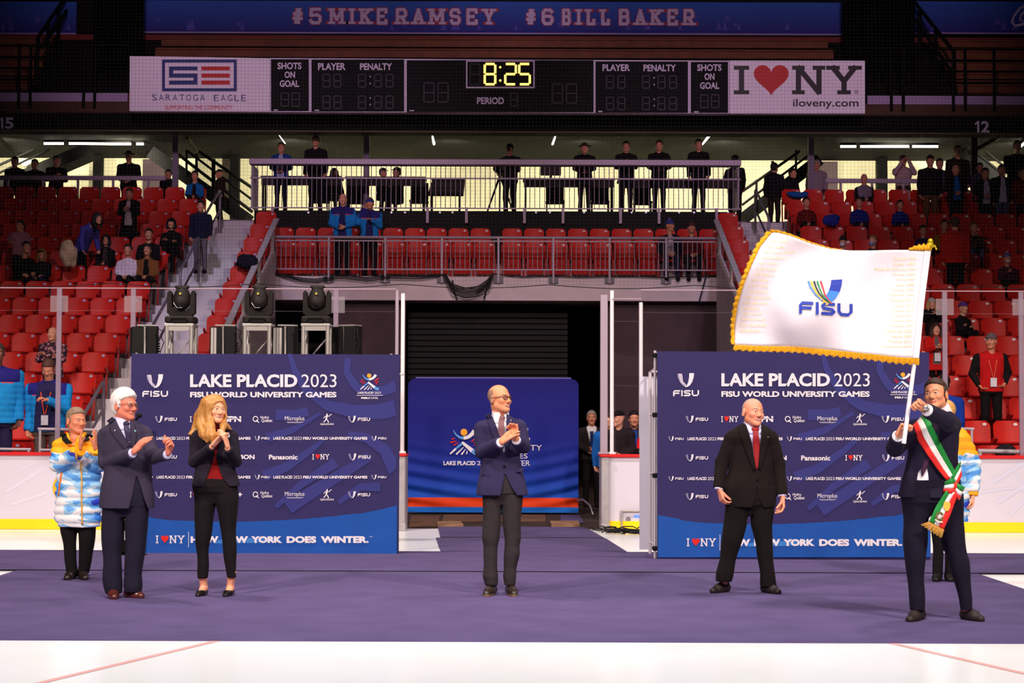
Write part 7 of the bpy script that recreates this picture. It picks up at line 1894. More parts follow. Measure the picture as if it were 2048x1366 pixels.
# platform
PZ = 6.1
fig(563, 296, 'man in blue and white jacket standing at the left end of the press platform', 'stand', 'clasp', (36, 66, 150), (24, 22, 40), ('short', (60, 40, 34)), inner=(180, 186, 220), Y=39.1, zf=PZ)
fig(632, 283, 'man in black sweater standing on the press platform beside the man in blue', 'stand', 'down', (20, 17, 22), BLK, ('short', (50, 36, 32)), Y=39.2, zf=PZ, fat=1.05)
fig(668, 346, 'dark-haired head bent over the left platform table', 'sit', 'lap', BLK, BLK, ('long', (14, 11, 12), .14), yaw=.5, Y=40.6, zf=PZ+.05, res=.02)
fig(765, 346, 'man in dark cap seated at the platform table behind the violet column', 'sit', 'lap', BLK, BLK, ('short', (20, 15, 15)), ('cap', (24, 18, 19)), yaw=.9, Y=40.5, zf=PZ+.05, res=.02)
fig(795, 345, 'man in dark cap looking back at the platform table', 'sit', 'lap', BLK, BLK, ('short', (20, 15, 15)), ('cap', (20, 16, 17)), yaw=-.9, Y=41.1, zf=PZ+.05, res=.02)
fig(1020, 299, 'camera operator with headset standing behind the platform camera', 'stand', 'phone', (24, 20, 26), BLK, ('short', (26, 18, 18)), ('cap', (44, 26, 28)), yaw=-.3, Y=40.15, zf=PZ)
fig(1169, 297, 'man in wide-brimmed hat standing at the press platform rail', 'stand', 'clasp', (18, 15, 18), BLK, ('none', BLK), ('brim', (66, 44, 34)), Y=39.1, zf=PZ, fat=1.1)
fig(1252, 294, 'man in dark jacket right of the brimmed hat on the platform', 'stand', 'phone', (22, 18, 21), BLK, ('short', (30, 22, 21)), Y=39.15, zf=PZ)
fig(1318, 292, 'man in black with clasped hands in the platform row of four', 'stand', 'clasp', (20, 17, 20), BLK, ('short', (46, 32, 30)), Y=39.1, zf=PZ)
fig(1397, 290, 'last man in black of the row of four on the platform', 'stand', 'down', (20, 17, 21), BLK, ('short', (60, 42, 38)), Y=39.1, zf=PZ, fat=1.05)
fig(1470, 321, 'dark figure turned away beyond the right end of the platform rail', 'stand', 'pocket', (24, 18, 20), BLK, ('short', (40, 28, 24)), yaw=2.4, Y=40.5, zf=CF-.1)
# balcony
fig(686, 399, 'man in bright blue winter jacket standing in the balcony, hands low', 'stand', 'clasp', BLU, (22, 18, 24), ('bald', (180, 150, 150)), tone='c', yoke=YK, inner=(40, 34, 96), Y=36.95, zf=4.48, fat=1.1)
fig(740, 408, 'man in bright blue jacket and blue knit hat, hand at ear, in the balcony', 'stand', ('ear', 'phone'), BLU, (22, 18, 24), ('short', (90, 66, 58)), ('beanie', (40, 60, 160)), yoke=YK, inner=(40, 34, 96), Y=36.95, zf=4.48)
def sitb(px, py, lb, **kw):
    fig(px, py, lb, 'sit', 'lap', Y=37.08, zf=4.40, fat=1.0, **kw)
    for o in COL.objects:
        if o.name.startswith('arena_chair') and o.parent is None and abs(o.location.y-37.3) < .02 and abs(o.location.x-at(px, 500, 37.2).x) < .24:
            for c in o.children:
                if c.name.startswith('seat_pan'): a = -1.45; Rm = Matrix.Rotation(a, 3, 'X'); pv = Vector((0, -.12, .45)); c.rotation_euler = (a, 0, 0); c.location = pv-Rm @ pv
sitb(1340, 452, 'person in blue bobble hat and dark jacket seated at the right end of the balcony', top=(26, 24, 40), bot=(34, 34, 60), hair=('none', BLK), hat=('beanie', (58, 66, 140), (110, 110, 170)), inner=(200, 180, 190), look=.7)
sitb(1383, 456, 'person in brown knit hat and red top seated at the right end of the balcony', top=(104, 24, 24), bot=BLK, hair=('none', BLK), hat=('beanie', (84, 52, 44)))
# right block
fig(1728, 357, 'bald man in grey sweater with black sleeves seated in the right block top row', 'sit', 'lap', (124, 108, 124), BLK, ('bald', BLK), fat=1.25, k=14, sleeve=(26, 22, 28))
fig(1613, 405, 'man in dark red jacket seated near the right stairs', 'sit', 'lap', (92, 20, 18), BLK, ('short', (40, 26, 24)), k=12, inner=(110, 30, 22))
fig(1718, 405, 'person in dark blue jacket seated in front of the grey sweater', 'sit', 'lap', (28, 34, 122), (20, 18, 40), ('short', (60, 40, 34)), look=-.5, k=12)
fig(1800, 410, 'man in dark blue jacket, hands in lap, below the cream coat', 'sit', 'lap', (28, 38, 128), (20, 18, 40), ('short', (36, 26, 24)), k=12, fat=1.1)
fig(1685, 484, 'person in white face mask and dark bobble hat above the flag', 'sit', 'lap', (40, 34, 96), BLK, ('short', (20, 16, 16)), ('beanie', (20, 17, 20), (28, 22, 26)), mask=(214, 204, 216), k=9, look=-.3)
fig(1745, 482, 'person with light brown hair and blue face mask above the flag', 'sit', 'lap', (30, 22, 24), BLK, ('short', (120, 82, 56)), mask=(120, 150, 206), k=9, look=-.7)
fig(1846, 461, 'person in dark violet jacket seated behind the flag finial', 'sit', 'lap', (44, 32, 92), BLK, ('short', (22, 16, 18)), k=10)
fig(1888, 451, 'man in mustard jacket standing behind the red sweater', 'sit', 'lap', (150, 104, 20), (30, 22, 20), ('short', (24, 18, 18)), k=10)
fig(1910, 447, 'person in bright red sweater and black trousers seen from behind in the right block', 'stand', 'down', (172, 28, 20), (16, 13, 15), ('short', (56, 36, 30)), yaw=3.0, look=3.0, k=8, fat=1.2)
fig(1947, 455, 'person in brown jacket with hands at the mouth in the right block', 'sit', 'face', (64, 40, 30), (90, 80, 130), ('short', (90, 58, 44)), k=10)
fig(2014, 517, 'child in striped knit hat and white face mask at the right edge', 'sit', 'clap', (70, 30, 52), (24, 20, 28), ('none', BLK), ('beanie', (110, 96, 160), (180, 160, 190)), mask=(222, 206, 214), k=8)
fig(1806, 322, 'person in cream coat photographing from the right concourse', 'stand', 'photo', (190, 158, 160), (120, 100, 110), ('short', (90, 66, 60)), ('beanie', (110, 90, 100)), coat=.5, Y=40.6, zf=CF)
fig(1860, 322, 'man in black sweater and khaki trousers standing behind the right top row', 'stand', 'down', (26, 21, 28), (110, 70, 44), ('short', (30, 22, 20)), ('cap', (24, 19, 20)), Y=37.9, zf=5.52, fat=1.15)
fig(1911, 340, 'man in dark coat with bright blue scarf standing at the right', 'stand', 'clasp', (20, 17, 22), BLK, ('bald', BLK), inner=(24, 96, 170), Y=37.9, zf=5.52)
fig(1970, 347, 'person in dark jacket over white collar standing right of the blue scarf', 'stand', 'clasp', (24, 21, 30), BLK, ('short', (30, 21, 20)), inner=(190, 176, 196), Y=37.9, zf=5.45)
fig(2003, 341, 'person in white shirt and jeans under a dark jacket at the right', 'stand', 'down', (28, 22, 28), (84, 84, 124), ('short', (50, 34, 30)), inner=(206, 192, 208), Y=37.95, zf=5.45)
fig(2034, 293, 'tall dark figure on the concourse near the right edge', 'stand', 'clasp', (19, 16, 18), BLK, ('short', (40, 26, 24)), Y=40.3, zf=CF, fat=1.2)
fig(1915, 303, 'tall figure in brown on the right concourse behind the blue scarf', 'stand', 'down', (44, 30, 24), BLK, ('short', (50, 34, 28)), Y=40.3, zf=CF)
fig(1879, 328, 'dark-haired figure in lilac between the khaki trousers and blue scarf', 'stand', 'down', (80, 70, 96), BLK, ('short', (20, 15, 16)), Y=40.4, zf=CF-.1)
fig(1959, 336, 'small figure in violet grey behind the white collar', 'stand', 'down', (72, 60, 80), BLK, ('short', (28, 20, 20)), Y=39.8, zf=CF)
fig(2046, 347, 'person in red jacket cut by the right edge near the top row', 'stand', 'phone', (120, 26, 24), BLK, ('short', (60, 40, 30)), Y=37.9, zf=5.4)
fig(1548, 336, 'broad man in black standing at the top of the right stairs', 'stand', 'down', (22, 18, 24), (40, 28, 28), ('short', (30, 22, 22)), yaw=2.6, Y=39.5, zf=5.75, fat=1.1)
fig(1584, 347, 'dark figure with light blue cloth beside the broad man in black', 'stand', 'clasp', (24, 20, 26), BLK, ('short', (24, 18, 18)), yaw=.8, Y=39.9, zf=5.85)
fig(1633, 329, 'figure in cream coat and white hat behind the right steel column', 'stand', 'down', (150, 132, 142), (90, 76, 84), ('none', BLK), ('beanie', (200, 186, 180)), Y=40.9, zf=CF, tone='b')
fig(1863, 608, 'person in cream knit hat and black jacket clapping beside the flag edge', 'stand', 'clap', (24, 20, 24), BLK, ('long', (190, 146, 96), .2), ('beanie', (196, 182, 176)), tone='c', k=5, res=.014)
fig(1871, 659, 'person with brown hair, red jacket and lanyard holding a phone beside the flag pole', 'stand', 'phone', (206, 30, 26), (20, 16, 18), ('long', (62, 38, 30), .2), inner=(110, 96, 100), lanyard=(226, 90, 70), tone='c', k=3, res=.013, coat=.7)
fig(1925, 616, 'child in violet hat, black jacket and white gloves seated in the right block', 'sit', 'cross', (26, 21, 26), BLK, ('none', BLK), ('beanie', (96, 64, 150)), tone='c', yaw=.5, k=5, res=.014)
fig(1981, 683, 'man in grey knit hat, red and black jacket with lanyard behind the right glass', 'stand', 'pocket', (196, 26, 28), (22, 18, 19), ('none', BLK), ('beanie', (104, 94, 96)), sleeve=(28, 24, 26), look=-.5, lanyard=(236, 110, 80), tone='a', k=1, res=.012)
fig(1888, 768, 'dark-haired person in royal blue jacket seen from behind the flag bearer', 'stand', 'down', (30, 66, 170), BLK, ('short', (44, 28, 26)), yaw=2.7, look=2.7, Y=25.6, zf=.30, res=.014, fat=1.15)
# left, behind the glass
fig(106, 668, 'bearded man in glasses and floral shirt, arms crossed, standing among the left seats', 'stand', 'cross', (92, 66, 96), (40, 30, 34), ('bald', BLK), tone='c', k=2, res=.013, fat=1.15, topmat=M_floral, yaw=-.1)
fig(98, 738, 'man in bright blue winter jacket with orange lanyard behind the left glass, head bowed', 'stand', ('down', 'phone'), (30, 140, 214), (104, 88, 84), ('short', (84, 54, 44)), tone='a', pitch=-.5, yoke=(40, 36, 120), inner=(40, 38, 80), innerw=.11, lanyard=(236, 84, 50), Y=25.0, zf=.30, res=.012, fat=1.25)
fig(-4, 706, 'man in bright blue winter jacket cut by the left edge behind the glass', 'stand', 'down', (34, 144, 216), (44, 38, 74), ('short', (60, 50, 50)), tone='d', yoke=(40, 36, 120), yaw=.3, Y=24.9, zf=.30, res=.012, fat=1.2)
# in the gate
fig(1183, 836, 'grey-haired man in dark suit and blue tie with joined hands beside the gate board', 'stand', 'clasp', (40, 32, 34), (26, 21, 23), ('short', (150, 132, 128)), inner=(214, 204, 214), tone='b', Y=30.0, zf=0.0, res=.011, suit=(36, 44, 92))
fig(1236, 838, 'person in black cap and dark jacket turned sideways behind the narrow glass', 'stand', 'clasp', (40, 30, 32), BLK, ('none', BLK), ('cap', (26, 20, 22)), tone='c', look=-.9, Y=26.0, zf=0.0, res=.013, fat=1.15)
fig(1268, 838, 'dark-haired person with blue strap behind the narrow glass', 'stand', 'down', (48, 38, 44), BLK, ('short', (26, 18, 20)), inner=(40, 70, 150), tone='a', Y=26.6, zf=0.0, res=.013)
fig(1218, 842, 'person in blue half hidden by the broad grey gate post', 'stand', 'down', (30, 90, 170), BLK, ('short', (60, 44, 40)), tone='c', look=-1.2, Y=26.4, zf=0.0, res=.014)
# ================================================================ equipment and small things
M_lamp = mat('lamp_black', (26, 20, 18), .6, spec=.2); M_lampd = mat('lamp_dark', (14, 11, 11), .5, spec=.25); M_alu = mat('truss_aluminium', (206, 198, 194), .35, metal=.7)
M_cable = mat('cable_black', (18, 15, 17), .6); M_lensk = mat('lens_glass', (14, 12, 16), .1, spec=.8)
YT = 20.9; K = F/YT
def tower(cx, label_l, label_t):
    base = gnd(cx, 838+1.5*K); x0 = at(cx, 650, YT).x; zt_ = at(cx, 650, YT).z
    e = empty('truss_tower', (x0, YT, 0), label_t, 'truss tower', 'aluminium truss towers')
    h = .145
    for sx in (-1, 1):
        for sy in (-1, 1):
            m2 = MB(); m2.tube((x0+sx*h, YT+sy*h, 0.02), (x0+sx*h, YT+sy*h, zt_-.02), .025, n=10); m2.build('chord', M_alu, e)
    m2 = MB(); n = 7
    for sx, sy, ex, ey in ((-1, -1, -1, 1), (1, -1, 1, 1), (-1, 1, 1, 1)):
        for i in range(n):
            za, zb = .1+(zt_-.2)*i/n, .1+(zt_-.2)*(i+1)/n
            a, b = (x0+sx*h, YT+sy*h), (x0+ex*h, YT+ey*h)
            if i % 2: a, b = b, a
            m2.tube((*a, za), (*b, zb), .010, n=6)
    m2.build('lacing', M_alu, e)
    m2 = MB(); m2.rbox((x0, YT, .012), (.5, .5, .02), .005); m2.build('base_plate', M_beam, e)
    m2 = MB(); m2.rbox((x0, YT, zt_-.005), (.35, .35, .03), .006); m2.rbox((x0, YT-h, zt_-.045), (.30, .03, .06), .006); m2.build('top_plate', M_alu, e)
    # moving head lamp standing on the tower
    l = empty('moving_light', (x0, YT, zt_+.012), label_l, 'stage light', 'moving stage lights'); z = zt_+.012
    m2 = MB(); m2.rbox((x0, YT, z+.045), (.35, .30, .085), .02); m2.build('base', M_lamp, l)
    m2 = MB(); m2.pipe([(x0-.10, YT-.155, z+.03), (x0-.08, YT-.185, z+.06), (x0+.08, YT-.185, z+.06), (x0+.10, YT-.155, z+.03)], .008, 6); m2.build('handle', M_black, l)
    m2 = MB(); m2.prism([(x0-.165, YT-.06, z+.13), (x0-.12, YT-.06, z+.092), (x0+.12, YT-.06, z+.092), (x0+.165, YT-.06, z+.13), (x0+.165, YT-.06, z+.37), (x0+.14, YT-.06, z+.40), (x0+.115, YT-.06, z+.37), (x0+.105, YT-.06, z+.20), (x0+.06, YT-.06, z+.165), (x0-.06, YT-.06, z+.165), (x0-.105, YT-.06, z+.20), (x0-.115, YT-.06, z+.37), (x0-.14, YT-.06, z+.40), (x0-.165, YT-.06, z+.37)], (0, .12, 0)); m2.build('yoke', M_lamp, l)
    H = Fld((x0-.13, YT-.2, z+.12), (x0+.13, YT+.2, z+.48), .008); H.caps((x0, YT, z+.28), (x0, YT+.02, z+.36), .105, .085, .01); H.caps((x0, YT-.05, z+.25), (x0, YT+.02, z+.30), .095, .105, .03); H.caps((x0-.07, YT+.02, z+.445), (x0+.07, YT+.02, z+.445), .02, .02, .02); o = H.mesh('head', M_lamp); o.parent = l; o.location = -l.location
    m2 = MB(); m2.ell((x0, YT-.085, z+.235), (.072, .055, .072), 16, 10); m2.build('lens', M_lensk, l)
    m2 = MB(); m2.rbox((x0, YT-.105, z+.355), (.022, .02, .026), .004); m2.build('badge', mat('badge_yellow', (214, 176, 70), .4), l)
    if cx < 400 or cx < 540: 
        m2 = MB(); m2.pipe([(x0-.075, YT-.135, z+.25), (x0-.03, YT-.15, z+.185), (x0+.03, YT-.15, z+.187)], .0035, 5); m2.build('rim_glint', M_alu, l)
tower(363, 'leftmost black moving lamp above the left sponsor wall', 'leftmost aluminium truss tower behind the left sponsor wall')
tower(518, 'middle black moving lamp above the left sponsor wall', 'middle aluminium truss tower behind the left sponsor wall')
tower(634, 'right black moving lamp nearest the gate', 'right aluminium truss tower behind the left sponsor wall')
def floodbox(cx, rot, label, strips):
    p = at(cx, 652, YT+.1); zt_ = p.z; zb = at(cx, 712, YT).z-.02
    e = empty('flood_lamp', (p.x, p.y, zb), label, 'stage light', 'black flood lamps beside the towers')
    R = Matrix.Rotation(rot, 3, 'Z'); C = Vector((p.x, p.y, 0)); T = lambda x, y, z: C+R @ Vector((x, y, 0))+Vector((0, 0, z)); zm = (zt_+zb)/2
    m2 = MB(); m2.rbox(T(.08, .04, zm), (.15, .22, zt_-zb), .012, R); m2.build('housing', M_lampd, e)
    m2 = MB(); m2.rbox(T(-.085, -.02, zm), (.14, .03, zt_-zb-.02), .006, R); m2.rbox(T(-.15, .03, zm), (.02, .13, zt_-zb-.03), .005, R); m2.build('barn_door', M_lampd, e)
    m2 = MB()
    for i in range(strips): m2.rbox(T(-.135+.036*i, -.038, zm), (.030, .008, zt_-zb-.05), .002, R)
    if strips: m2.build('led_strip', mat('led_strip_grey', (176, 168, 166), .4), e)
    m2 = MB(); m2.prism([T(-.10, -.04, zt_+.0), T(.14, -.06, zt_+.0), T(.16, .12, zt_), T(.02, .12, zt_)], (0, 0, .014)); m2.build('top_bracket', M_alu, e)
    m2 = MB(); m2.prism([T(-.02, -.03, zt_-.01), T(.02, -.03, zt_-.01), T(.03, -.04, zb+.06), T(-.02, -.02, zb)], (0, .02, 0)); m2.build('side_plate', M_alu, e)
    m2 = MB(); m2.tube(T(.05, .12, zb), T(.05, .12, .02), .02, n=8); m2.tube(T(.05, .12, .0), T(.05, .12, .02), .16, n=12); m2.build('stand', M_beam, e)
    m2 = MB(); m2.pipe([T(.15, -.03, zt_-.03), T(.20, -.08, zt_-.06), T(.19, -.06, zt_-.14), T(.22, -.05, zm), T(.17, -.04, zb+.04)], .006, 5)
    for i in range(4): m2.ell(T(.165, -.04, zm-.02-.03*i), (.014, .012, .012), 8, 5)
    m2.build('cable', M_cable, e)
floodbox(290, .35, 'black flood lamp left of the leftmost moving lamp', 0)
floodbox(447, .2, 'black flood lamp with grey strips between the leftmost and middle moving lamps', 2)
floodbox(571, .25, 'black flood lamp with pale strips between the middle and right moving lamps', 3)
floodbox(691, -.35, 'black flood lamp right of the right moving lamp', 0)
# microphone stand and case behind the white-haired man
g = gnd(268, 1112); e = empty('microphone_stand', g, 'black microphone on a stand behind the white-haired man', 'microphone stand')
m2 = MB(); m2.tube(g+Vector((0, 0, .0)), g+Vector((0, 0, .02)), .14, n=20); m2.build('base', M_black, e)
top = at(270, 842, g.y)
m2 = MB(); m2.tube(g+Vector((0, 0, .02)), top, .012, n=8); m2.build('pole', M_black, e)
m2 = MB(); m2.tube(top, at(277, 833, g.y-.05), .014, n=10); m2.ell(at(278.5, 831, g.y-.06), (.034, .03, .028), 12, 8); m2.build('microphone', mat('mic_foam', (20, 17, 19), .9), e)
g = gnd(251, 1112); e = empty('equipment_case', g, 'black equipment case on the carpet behind the white-haired man', 'case')
m2 = MB(); m2.rbox(g+Vector((0, .1, .20)), (.16, .2, .36), .02); m2.build('body', M_black, e)
m2 = MB()
for dx in (-.06, .06): m2.tube(g+Vector((dx-.012, .05, .02)), g+Vector((dx+.012, .05, .02)), .02, n=10)
m2.build('caster', M_dark, e)
m2 = MB(); m2.rbox(g+Vector((.02, -.005, .22)), (.07, .01, .10), .004); m2.build('label_plate', M_railw, e)
# dimmer box, cables and boards at the gate
g = gnd(1267, 1063); e = empty('dimmer_box', g, 'open metal dimmer box with a blue display on the ice beside the gate', 'equipment box')
for dx in (-.16, .16):
    m2 = MB(); m2.rbox(g+Vector((dx, .1, .14)), (.02, .26, .28), .005); m2.build('side_frame', M_alu, e)
m2 = MB(); m2.rbox(g+Vector((0, .1, .275)), (.34, .26, .015), .004); m2.build('lid', M_alu, e)
m2 = MB(); m2.rbox(g+Vector((0, .12, .135)), (.30, .2, .25), .01); m2.build('body', M_lampd, e)
m2 = MB(); m2.rbox(g+Vector((.05, .012, .20)), (.09, .01, .028), .003); m2.build('display', emis('display_blue', (60, 100, 255), 2.0), e)
m2 = MB(); m2.rbox(g+Vector((.11, .015, .12)), (.06, .02, .16), .004); m2.build('side_panel', mat('panel_tan', (150, 134, 112), .5), e)
m2 = MB(); m2.tube(g+Vector((-.07, .01, .16)), g+Vector((-.07, .03, .16)), .035, n=12); m2.tube(g+Vector((-.07, .01, .07)), g+Vector((-.07, .03, .07)), .03, n=12); m2.build('socket', mat('socket_grey', (120, 116, 122), .5), e)
rr = random.Random(11)
c0 = gnd(1240, 1062); e = empty('cable_tangle', (c0.x, c0.y, 0), 'tangle of black cables on the ice at the right gate post', 'cables')
m2 = MB()
for i in range(12):
    a = gnd(rr.uniform(1185, 1225), rr.uniform(1064, 1069)); b = gnd(rr.uniform(1270, 1308), rr.uniform(1067, 1073))
    pts = []
    for q in range(13):
        t = q/12; p = a+(b-a)*t; pts.append((p.x+.05*math.sin(q*1.3+i), p.y+.07*math.sin(q*.9+i*2.1), .012+.012*(i % 4)+abs(.05*math.sin(q*.8+i*1.7))*(1 if i % 3 == 0 else .3)))
    m2.pipe(pts, .008, 5)
for i in range(5):
    a = gnd(1298, 1066); pts = [(a.x+.02*i, a.y-.05, .03), (a.x+.10+.015*i, a.y-.2, .08+.02*i), (a.x+.22, a.y-.3, .22+.03*i), (a.x+.3, a.y-.2, .36+.03*i)]; m2.pipe(pts, .010, 5)
m2.build('cable', M_cable, e)
M_ply = mat('plywood', (150, 112, 84), .7, noise=.25, nscale=4); M_plyd = mat('plywood_dark', (104, 72, 54), .8, noise=.25, nscale=4)
def board(pts, h, m, label):
    P = [gnd(*p) for p in pts]; mb = MB(); mb.prism([(p.x, p.y, .004) for p in P], (0, 0, h)); o = mb.build('plywood_board', m); c = sum(P, Vector())/len(P); origin_to(o, (c.x, c.y, 0)); tag(o, label, 'board', 'plywood boards in the gate')
board([(818, 1054.5), (874, 1054.5), (880, 1033), (822, 1033)], .008, M_plyd, 'brown plywood floor board in front of the blue gate board, at the left post')
board([(884, 1044), (1092, 1044), (1090, 1031), (888, 1031)], .010, M_plyd, 'wide brown plywood board in front of the blue gate board')
board([(875, 1054.6), (927, 1054.6), (922, 1047), (874, 1047)], .03, M_ply, 'short pale plywood ramp left of the carpet runner')
board([(1103, 1054.4), (1160, 1054.4), (1157, 1046), (1100, 1046)], .03, M_ply, 'short pale plywood ramp at the right of the carpet runner')
# frames behind the glass
def tubeframe(pts_list, Y, label, r=.02, m=None):
    P = [[at(x, y, Y) for x, y in pl] for pl in pts_list]; z0 = .30
    e = empty('guard_fence', (P[0][0].x, Y, z0), label, 'railing', 'white tube frames behind the boards')
    for pl in P:
        m2 = MB(); m2.pipe(pl, r, 8); m2.build('tube', m or M_railw, e)
    for x in (P[0][0].x+.03, P[0][-1].x-.03):
        m2 = MB(); m2.tube((x, Y, z0), (x, Y, P[0][0].z), r*.95, n=8); m2.build('post', m or M_railw, e)
tubeframe([[(76, 858), (200, 860)], [(80, 900), (152, 901)]], 24.3, 'white tube frame behind the left glass under the blue jacket')
tubeframe([[(-20, 898), (62, 899)]], 24.2, 'low white tube frame behind the boards at the left edge')
tubeframe([[(1905, 857), (1948, 858)]], 24.3, 'white tube frame behind the glass beside the flag bearer')
tubeframe([[(1956, 902), (2060, 904)]], 24.2, 'low white tube frame behind the right boards', .03)
# concourse staircases
def stairs_thing(segs, Y, label):
    a = at(*segs[0][1][0], Y); e = empty('staircase', (a.x, Y, 6.0), label, 'stairs', 'black concourse staircases')
    for nm, pts, r in segs:
        p, q = at(*pts[0], Y), at(*pts[1], Y); m2 = MB()
        if nm == 'stringer':
            d = (q-p).normalized(); n_ = Vector((-d.z, 0, d.x))*r
            m2.prism([p-n_, q-n_, q+n_, p+n_], (0, .9, 0))
        else: m2.tube(p, q, r, n=8)
        m2.build(nm, M_beam, e)
stairs_thing([('stringer', ((300, 303), (490, 436)), .16), ('rail', ((345, 300), (505, 424)), .04), ('rail', ((376, 303), (505, 400)), .03), ('rail', ((398, 303), (505, 376)), .04), ('post', ((373, 300), (373, 352)), .03), ('post', ((393, 300), (393, 368)), .035), ('post', ((427, 318), (427, 398)), .05), ('post', ((460, 344), (460, 424)), .03)], 43.2, 'black staircase with three rails left of the press platform')
stairs_thing([('stringer', ((-20, 380), (172, 298)), .15), ('rail', ((-10, 334), (70, 298)), .035), ('rail', ((-10, 350), (100, 298)), .03)], 43.2, 'black staircase behind the dark figures on the left concourse')
stairs_thing([('stringer', ((1488, 436), (1640, 318)), .15), ('rail', ((1480, 386), (1600, 302)), .035), ('rail', ((1484, 410), (1626, 304)), .03), ('post', ((1545, 322), (1545, 395)), .035), ('post', ((1592, 300), (1592, 358)), .03), ('post', ((1513, 360), (1513, 420)), .03)], 43.2, 'black staircase with rails right of the press platform')
stairs_thing([('stringer', ((1925, 302), (2070, 412)), .14), ('rail', ((1948, 302), (2010, 352)), .035), ('rail', ((1970, 302), (2030, 350)), .03)], 43.4, 'black staircase at the right end of the concourse')
M_brace_lit = mat('brace_yellow_lit', (120, 112, 66), .6)  # yellow concourse light put into the brace colour
for a, b, lb in (((1937, 308), (2004, 271), 'yellow-lit brace under the upper deck near the section 12 sign'), ((374, 276), (393, 304), 'yellow-lit brace under the upper deck beside the left steel column'), ((1627, 255), (1634, 263), 'short yellow-lit brace on top of the right steel column'), ((-10, 268), (22, 300), 'yellow-lit brace at the left end of the concourse ceiling')):
    p, q = at(*a, 40.9), at(*b, 41.6); m2 = MB(); d = (q-p); m2.rbox((p+q)/2, (.09, .09, d.length), .01, Vector((0, 0, 1)).rotation_difference(d).to_matrix()); o = m2.build('brace', M_brace_lit); origin_to(o, p); tag(o, lb, 'brace')
# press tables, chairs, monitors, camera
M_tab = mat('table_brown', (96, 66, 52), .6); M_tabd = mat('table_dark', (42, 32, 32), .7)
def table(x0p, x1p, yt, Y, label):
    a, b = at(x0p, yt, Y), at(x1p, yt, Y); z0 = 6.1; e = empty('press_table', ((a.x+b.x)/2, Y, z0), label, 'table', 'press tables on the platform')
    m2 = MB(); m2.rbox(((a.x+b.x)/2, Y+.22, a.z), (b.x-a.x, .5, .05), .01); m2.build('tabletop', M_tab, e)
    m2 = MB(); m2.rbox(((a.x+b.x)/2, Y, a.z-.11), (b.x-a.x-.04, .03, .16), .005); m2.build('apron', M_tabd, e)
    for x in (a.x+.06, b.x-.06):
        for y in (Y+.05, Y+.40):
            m2 = MB(); m2.tube((x, y, z0), (x, y, a.z-.03), .022, n=8); m2.build('leg', M_beam, e)
table(521, 684, 354, 39.55, 'brown press table at the left end of the platform')
table(690, 852, 355, 39.55, 'brown press table behind the violet column on the platform')
table(1046, 1230, 358, 39.55, 'brown press table right of the platform camera')
table(1236, 1468, 360, 39.55, 'brown press table behind the row of four on the platform')
def chair(px, label, tint=(30, 24, 27), Y=40.6):
    p = at(px, 400, Y); x = p.x; z = 6.1; e = empty('chair', (x, Y, z), label, 'chair', 'dark chairs on the platform'); m = cm(tint)
    m2 = MB(); m2.rbox((x, Y, z+.45), (.44, .42, .06), .02); m2.build('seat', m, e)
    m2 = MB(); m2.rbox((x, Y+.2, z+.72), (.42, .05, .40), .02); m2.build('backrest', m, e)
    for sx in (-.19, .19):
        for sy in (-.17, .19):
            m2 = MB(); m2.tube((x+sx, Y+sy, z), (x+sx, Y+sy, z+(.45 if sy < 0 else .6)), .014, n=6); m2.build('leg', M_beam, e)
chair(640, 'dark chair under the left platform table'); chair(710, 'dark chair left of the violet column on the platform', Y=40.7); chair(838, 'dark chair at the right end of the second platform table')
chair(1110, 'dark chair right of the platform camera'); chair(1200, 'dark chair behind the brimmed hat on the platform'); chair(1285, 'dark chair between the first two men of the platform row', Y=40.7)
def monitor(x0p, x1p, y0p, y1p, Y, label):
    a, b = at(x0p, y1p, Y), at(x1p, y0p, Y); e = empty('monitor', ((a.x+b.x)/2, Y, a.z-.12), label, 'monitor')
    m2 = MB(); m2.rbox(((a.x+b.x)/2, Y, (a.z+b.z)/2), (b.x-a.x, .06, b.z-a.z), .01); m2.build('housing', M_tabd, e)
    m2 = MB(); m2.tube(((a.x+b.x)/2, Y, a.z-.12), ((a.x+b.x)/2, Y, a.z), .03, n=8); m2.rbox(((a.x+b.x)/2, Y, a.z-.115), (.25, .18, .015), .004); m2.build('stand', M_black, e)
monitor(1081, 1122, 329, 351, 39.85, 'black monitor on the press table right of the platform camera')
e = empty('equipment_cart', tuple(at(890, 418, 39.4)), 'grey equipment cart with a sloping lid between platform tables and camera', 'cart'); e.location.z = 6.1
a, b = at(856, 388, 39.4), at(926, 361, 39.4)
m2 = MB(); m2.prism([(a.x, 39.3, a.z), (b.x, 39.3, a.z), (b.x+.04, 39.3, b.z), (a.x+.10, 39.3, b.z)], (0, .5, 0)); m2.build('body', M_tabd, e)
m2 = MB(); m2.rbox(((a.x+b.x)/2+.07, 39.52, b.z+.015), (b.x-a.x-.02, .54, .03), .008); m2.build('lid', M_rail, e)
for x in (a.x+.08, b.x-.08):
    for y in (39.35, 39.75):
        m2 = MB(); m2.tube((x, y, 6.1), (x, y, a.z), .018, n=8); m2.build('leg', M_beam, e)
p = at(1000, 360, 39.40); e = empty('television_camera', (p.x, 39.40, 6.1), 'black television camera on a tripod in the middle of the press platform', 'camera')
zc_ = at(1000, 340, 39.40).z
m2 = MB(); m2.rbox((p.x+.02, 39.40, zc_), (.2, .5, .22), .03); m2.build('body', M_lampd, e)
m2 = MB(); m2.tube((p.x-.02, 39.18, zc_), (p.x-.06, 38.95, zc_-.03), .08, .10, n=14); m2.build('lens', M_lensk, e)
m2 = MB(); m2.rbox((p.x+.12, 39.5, zc_+.17), (.16, .12, .11), .015); m2.build('viewfinder', M_lampd, e)
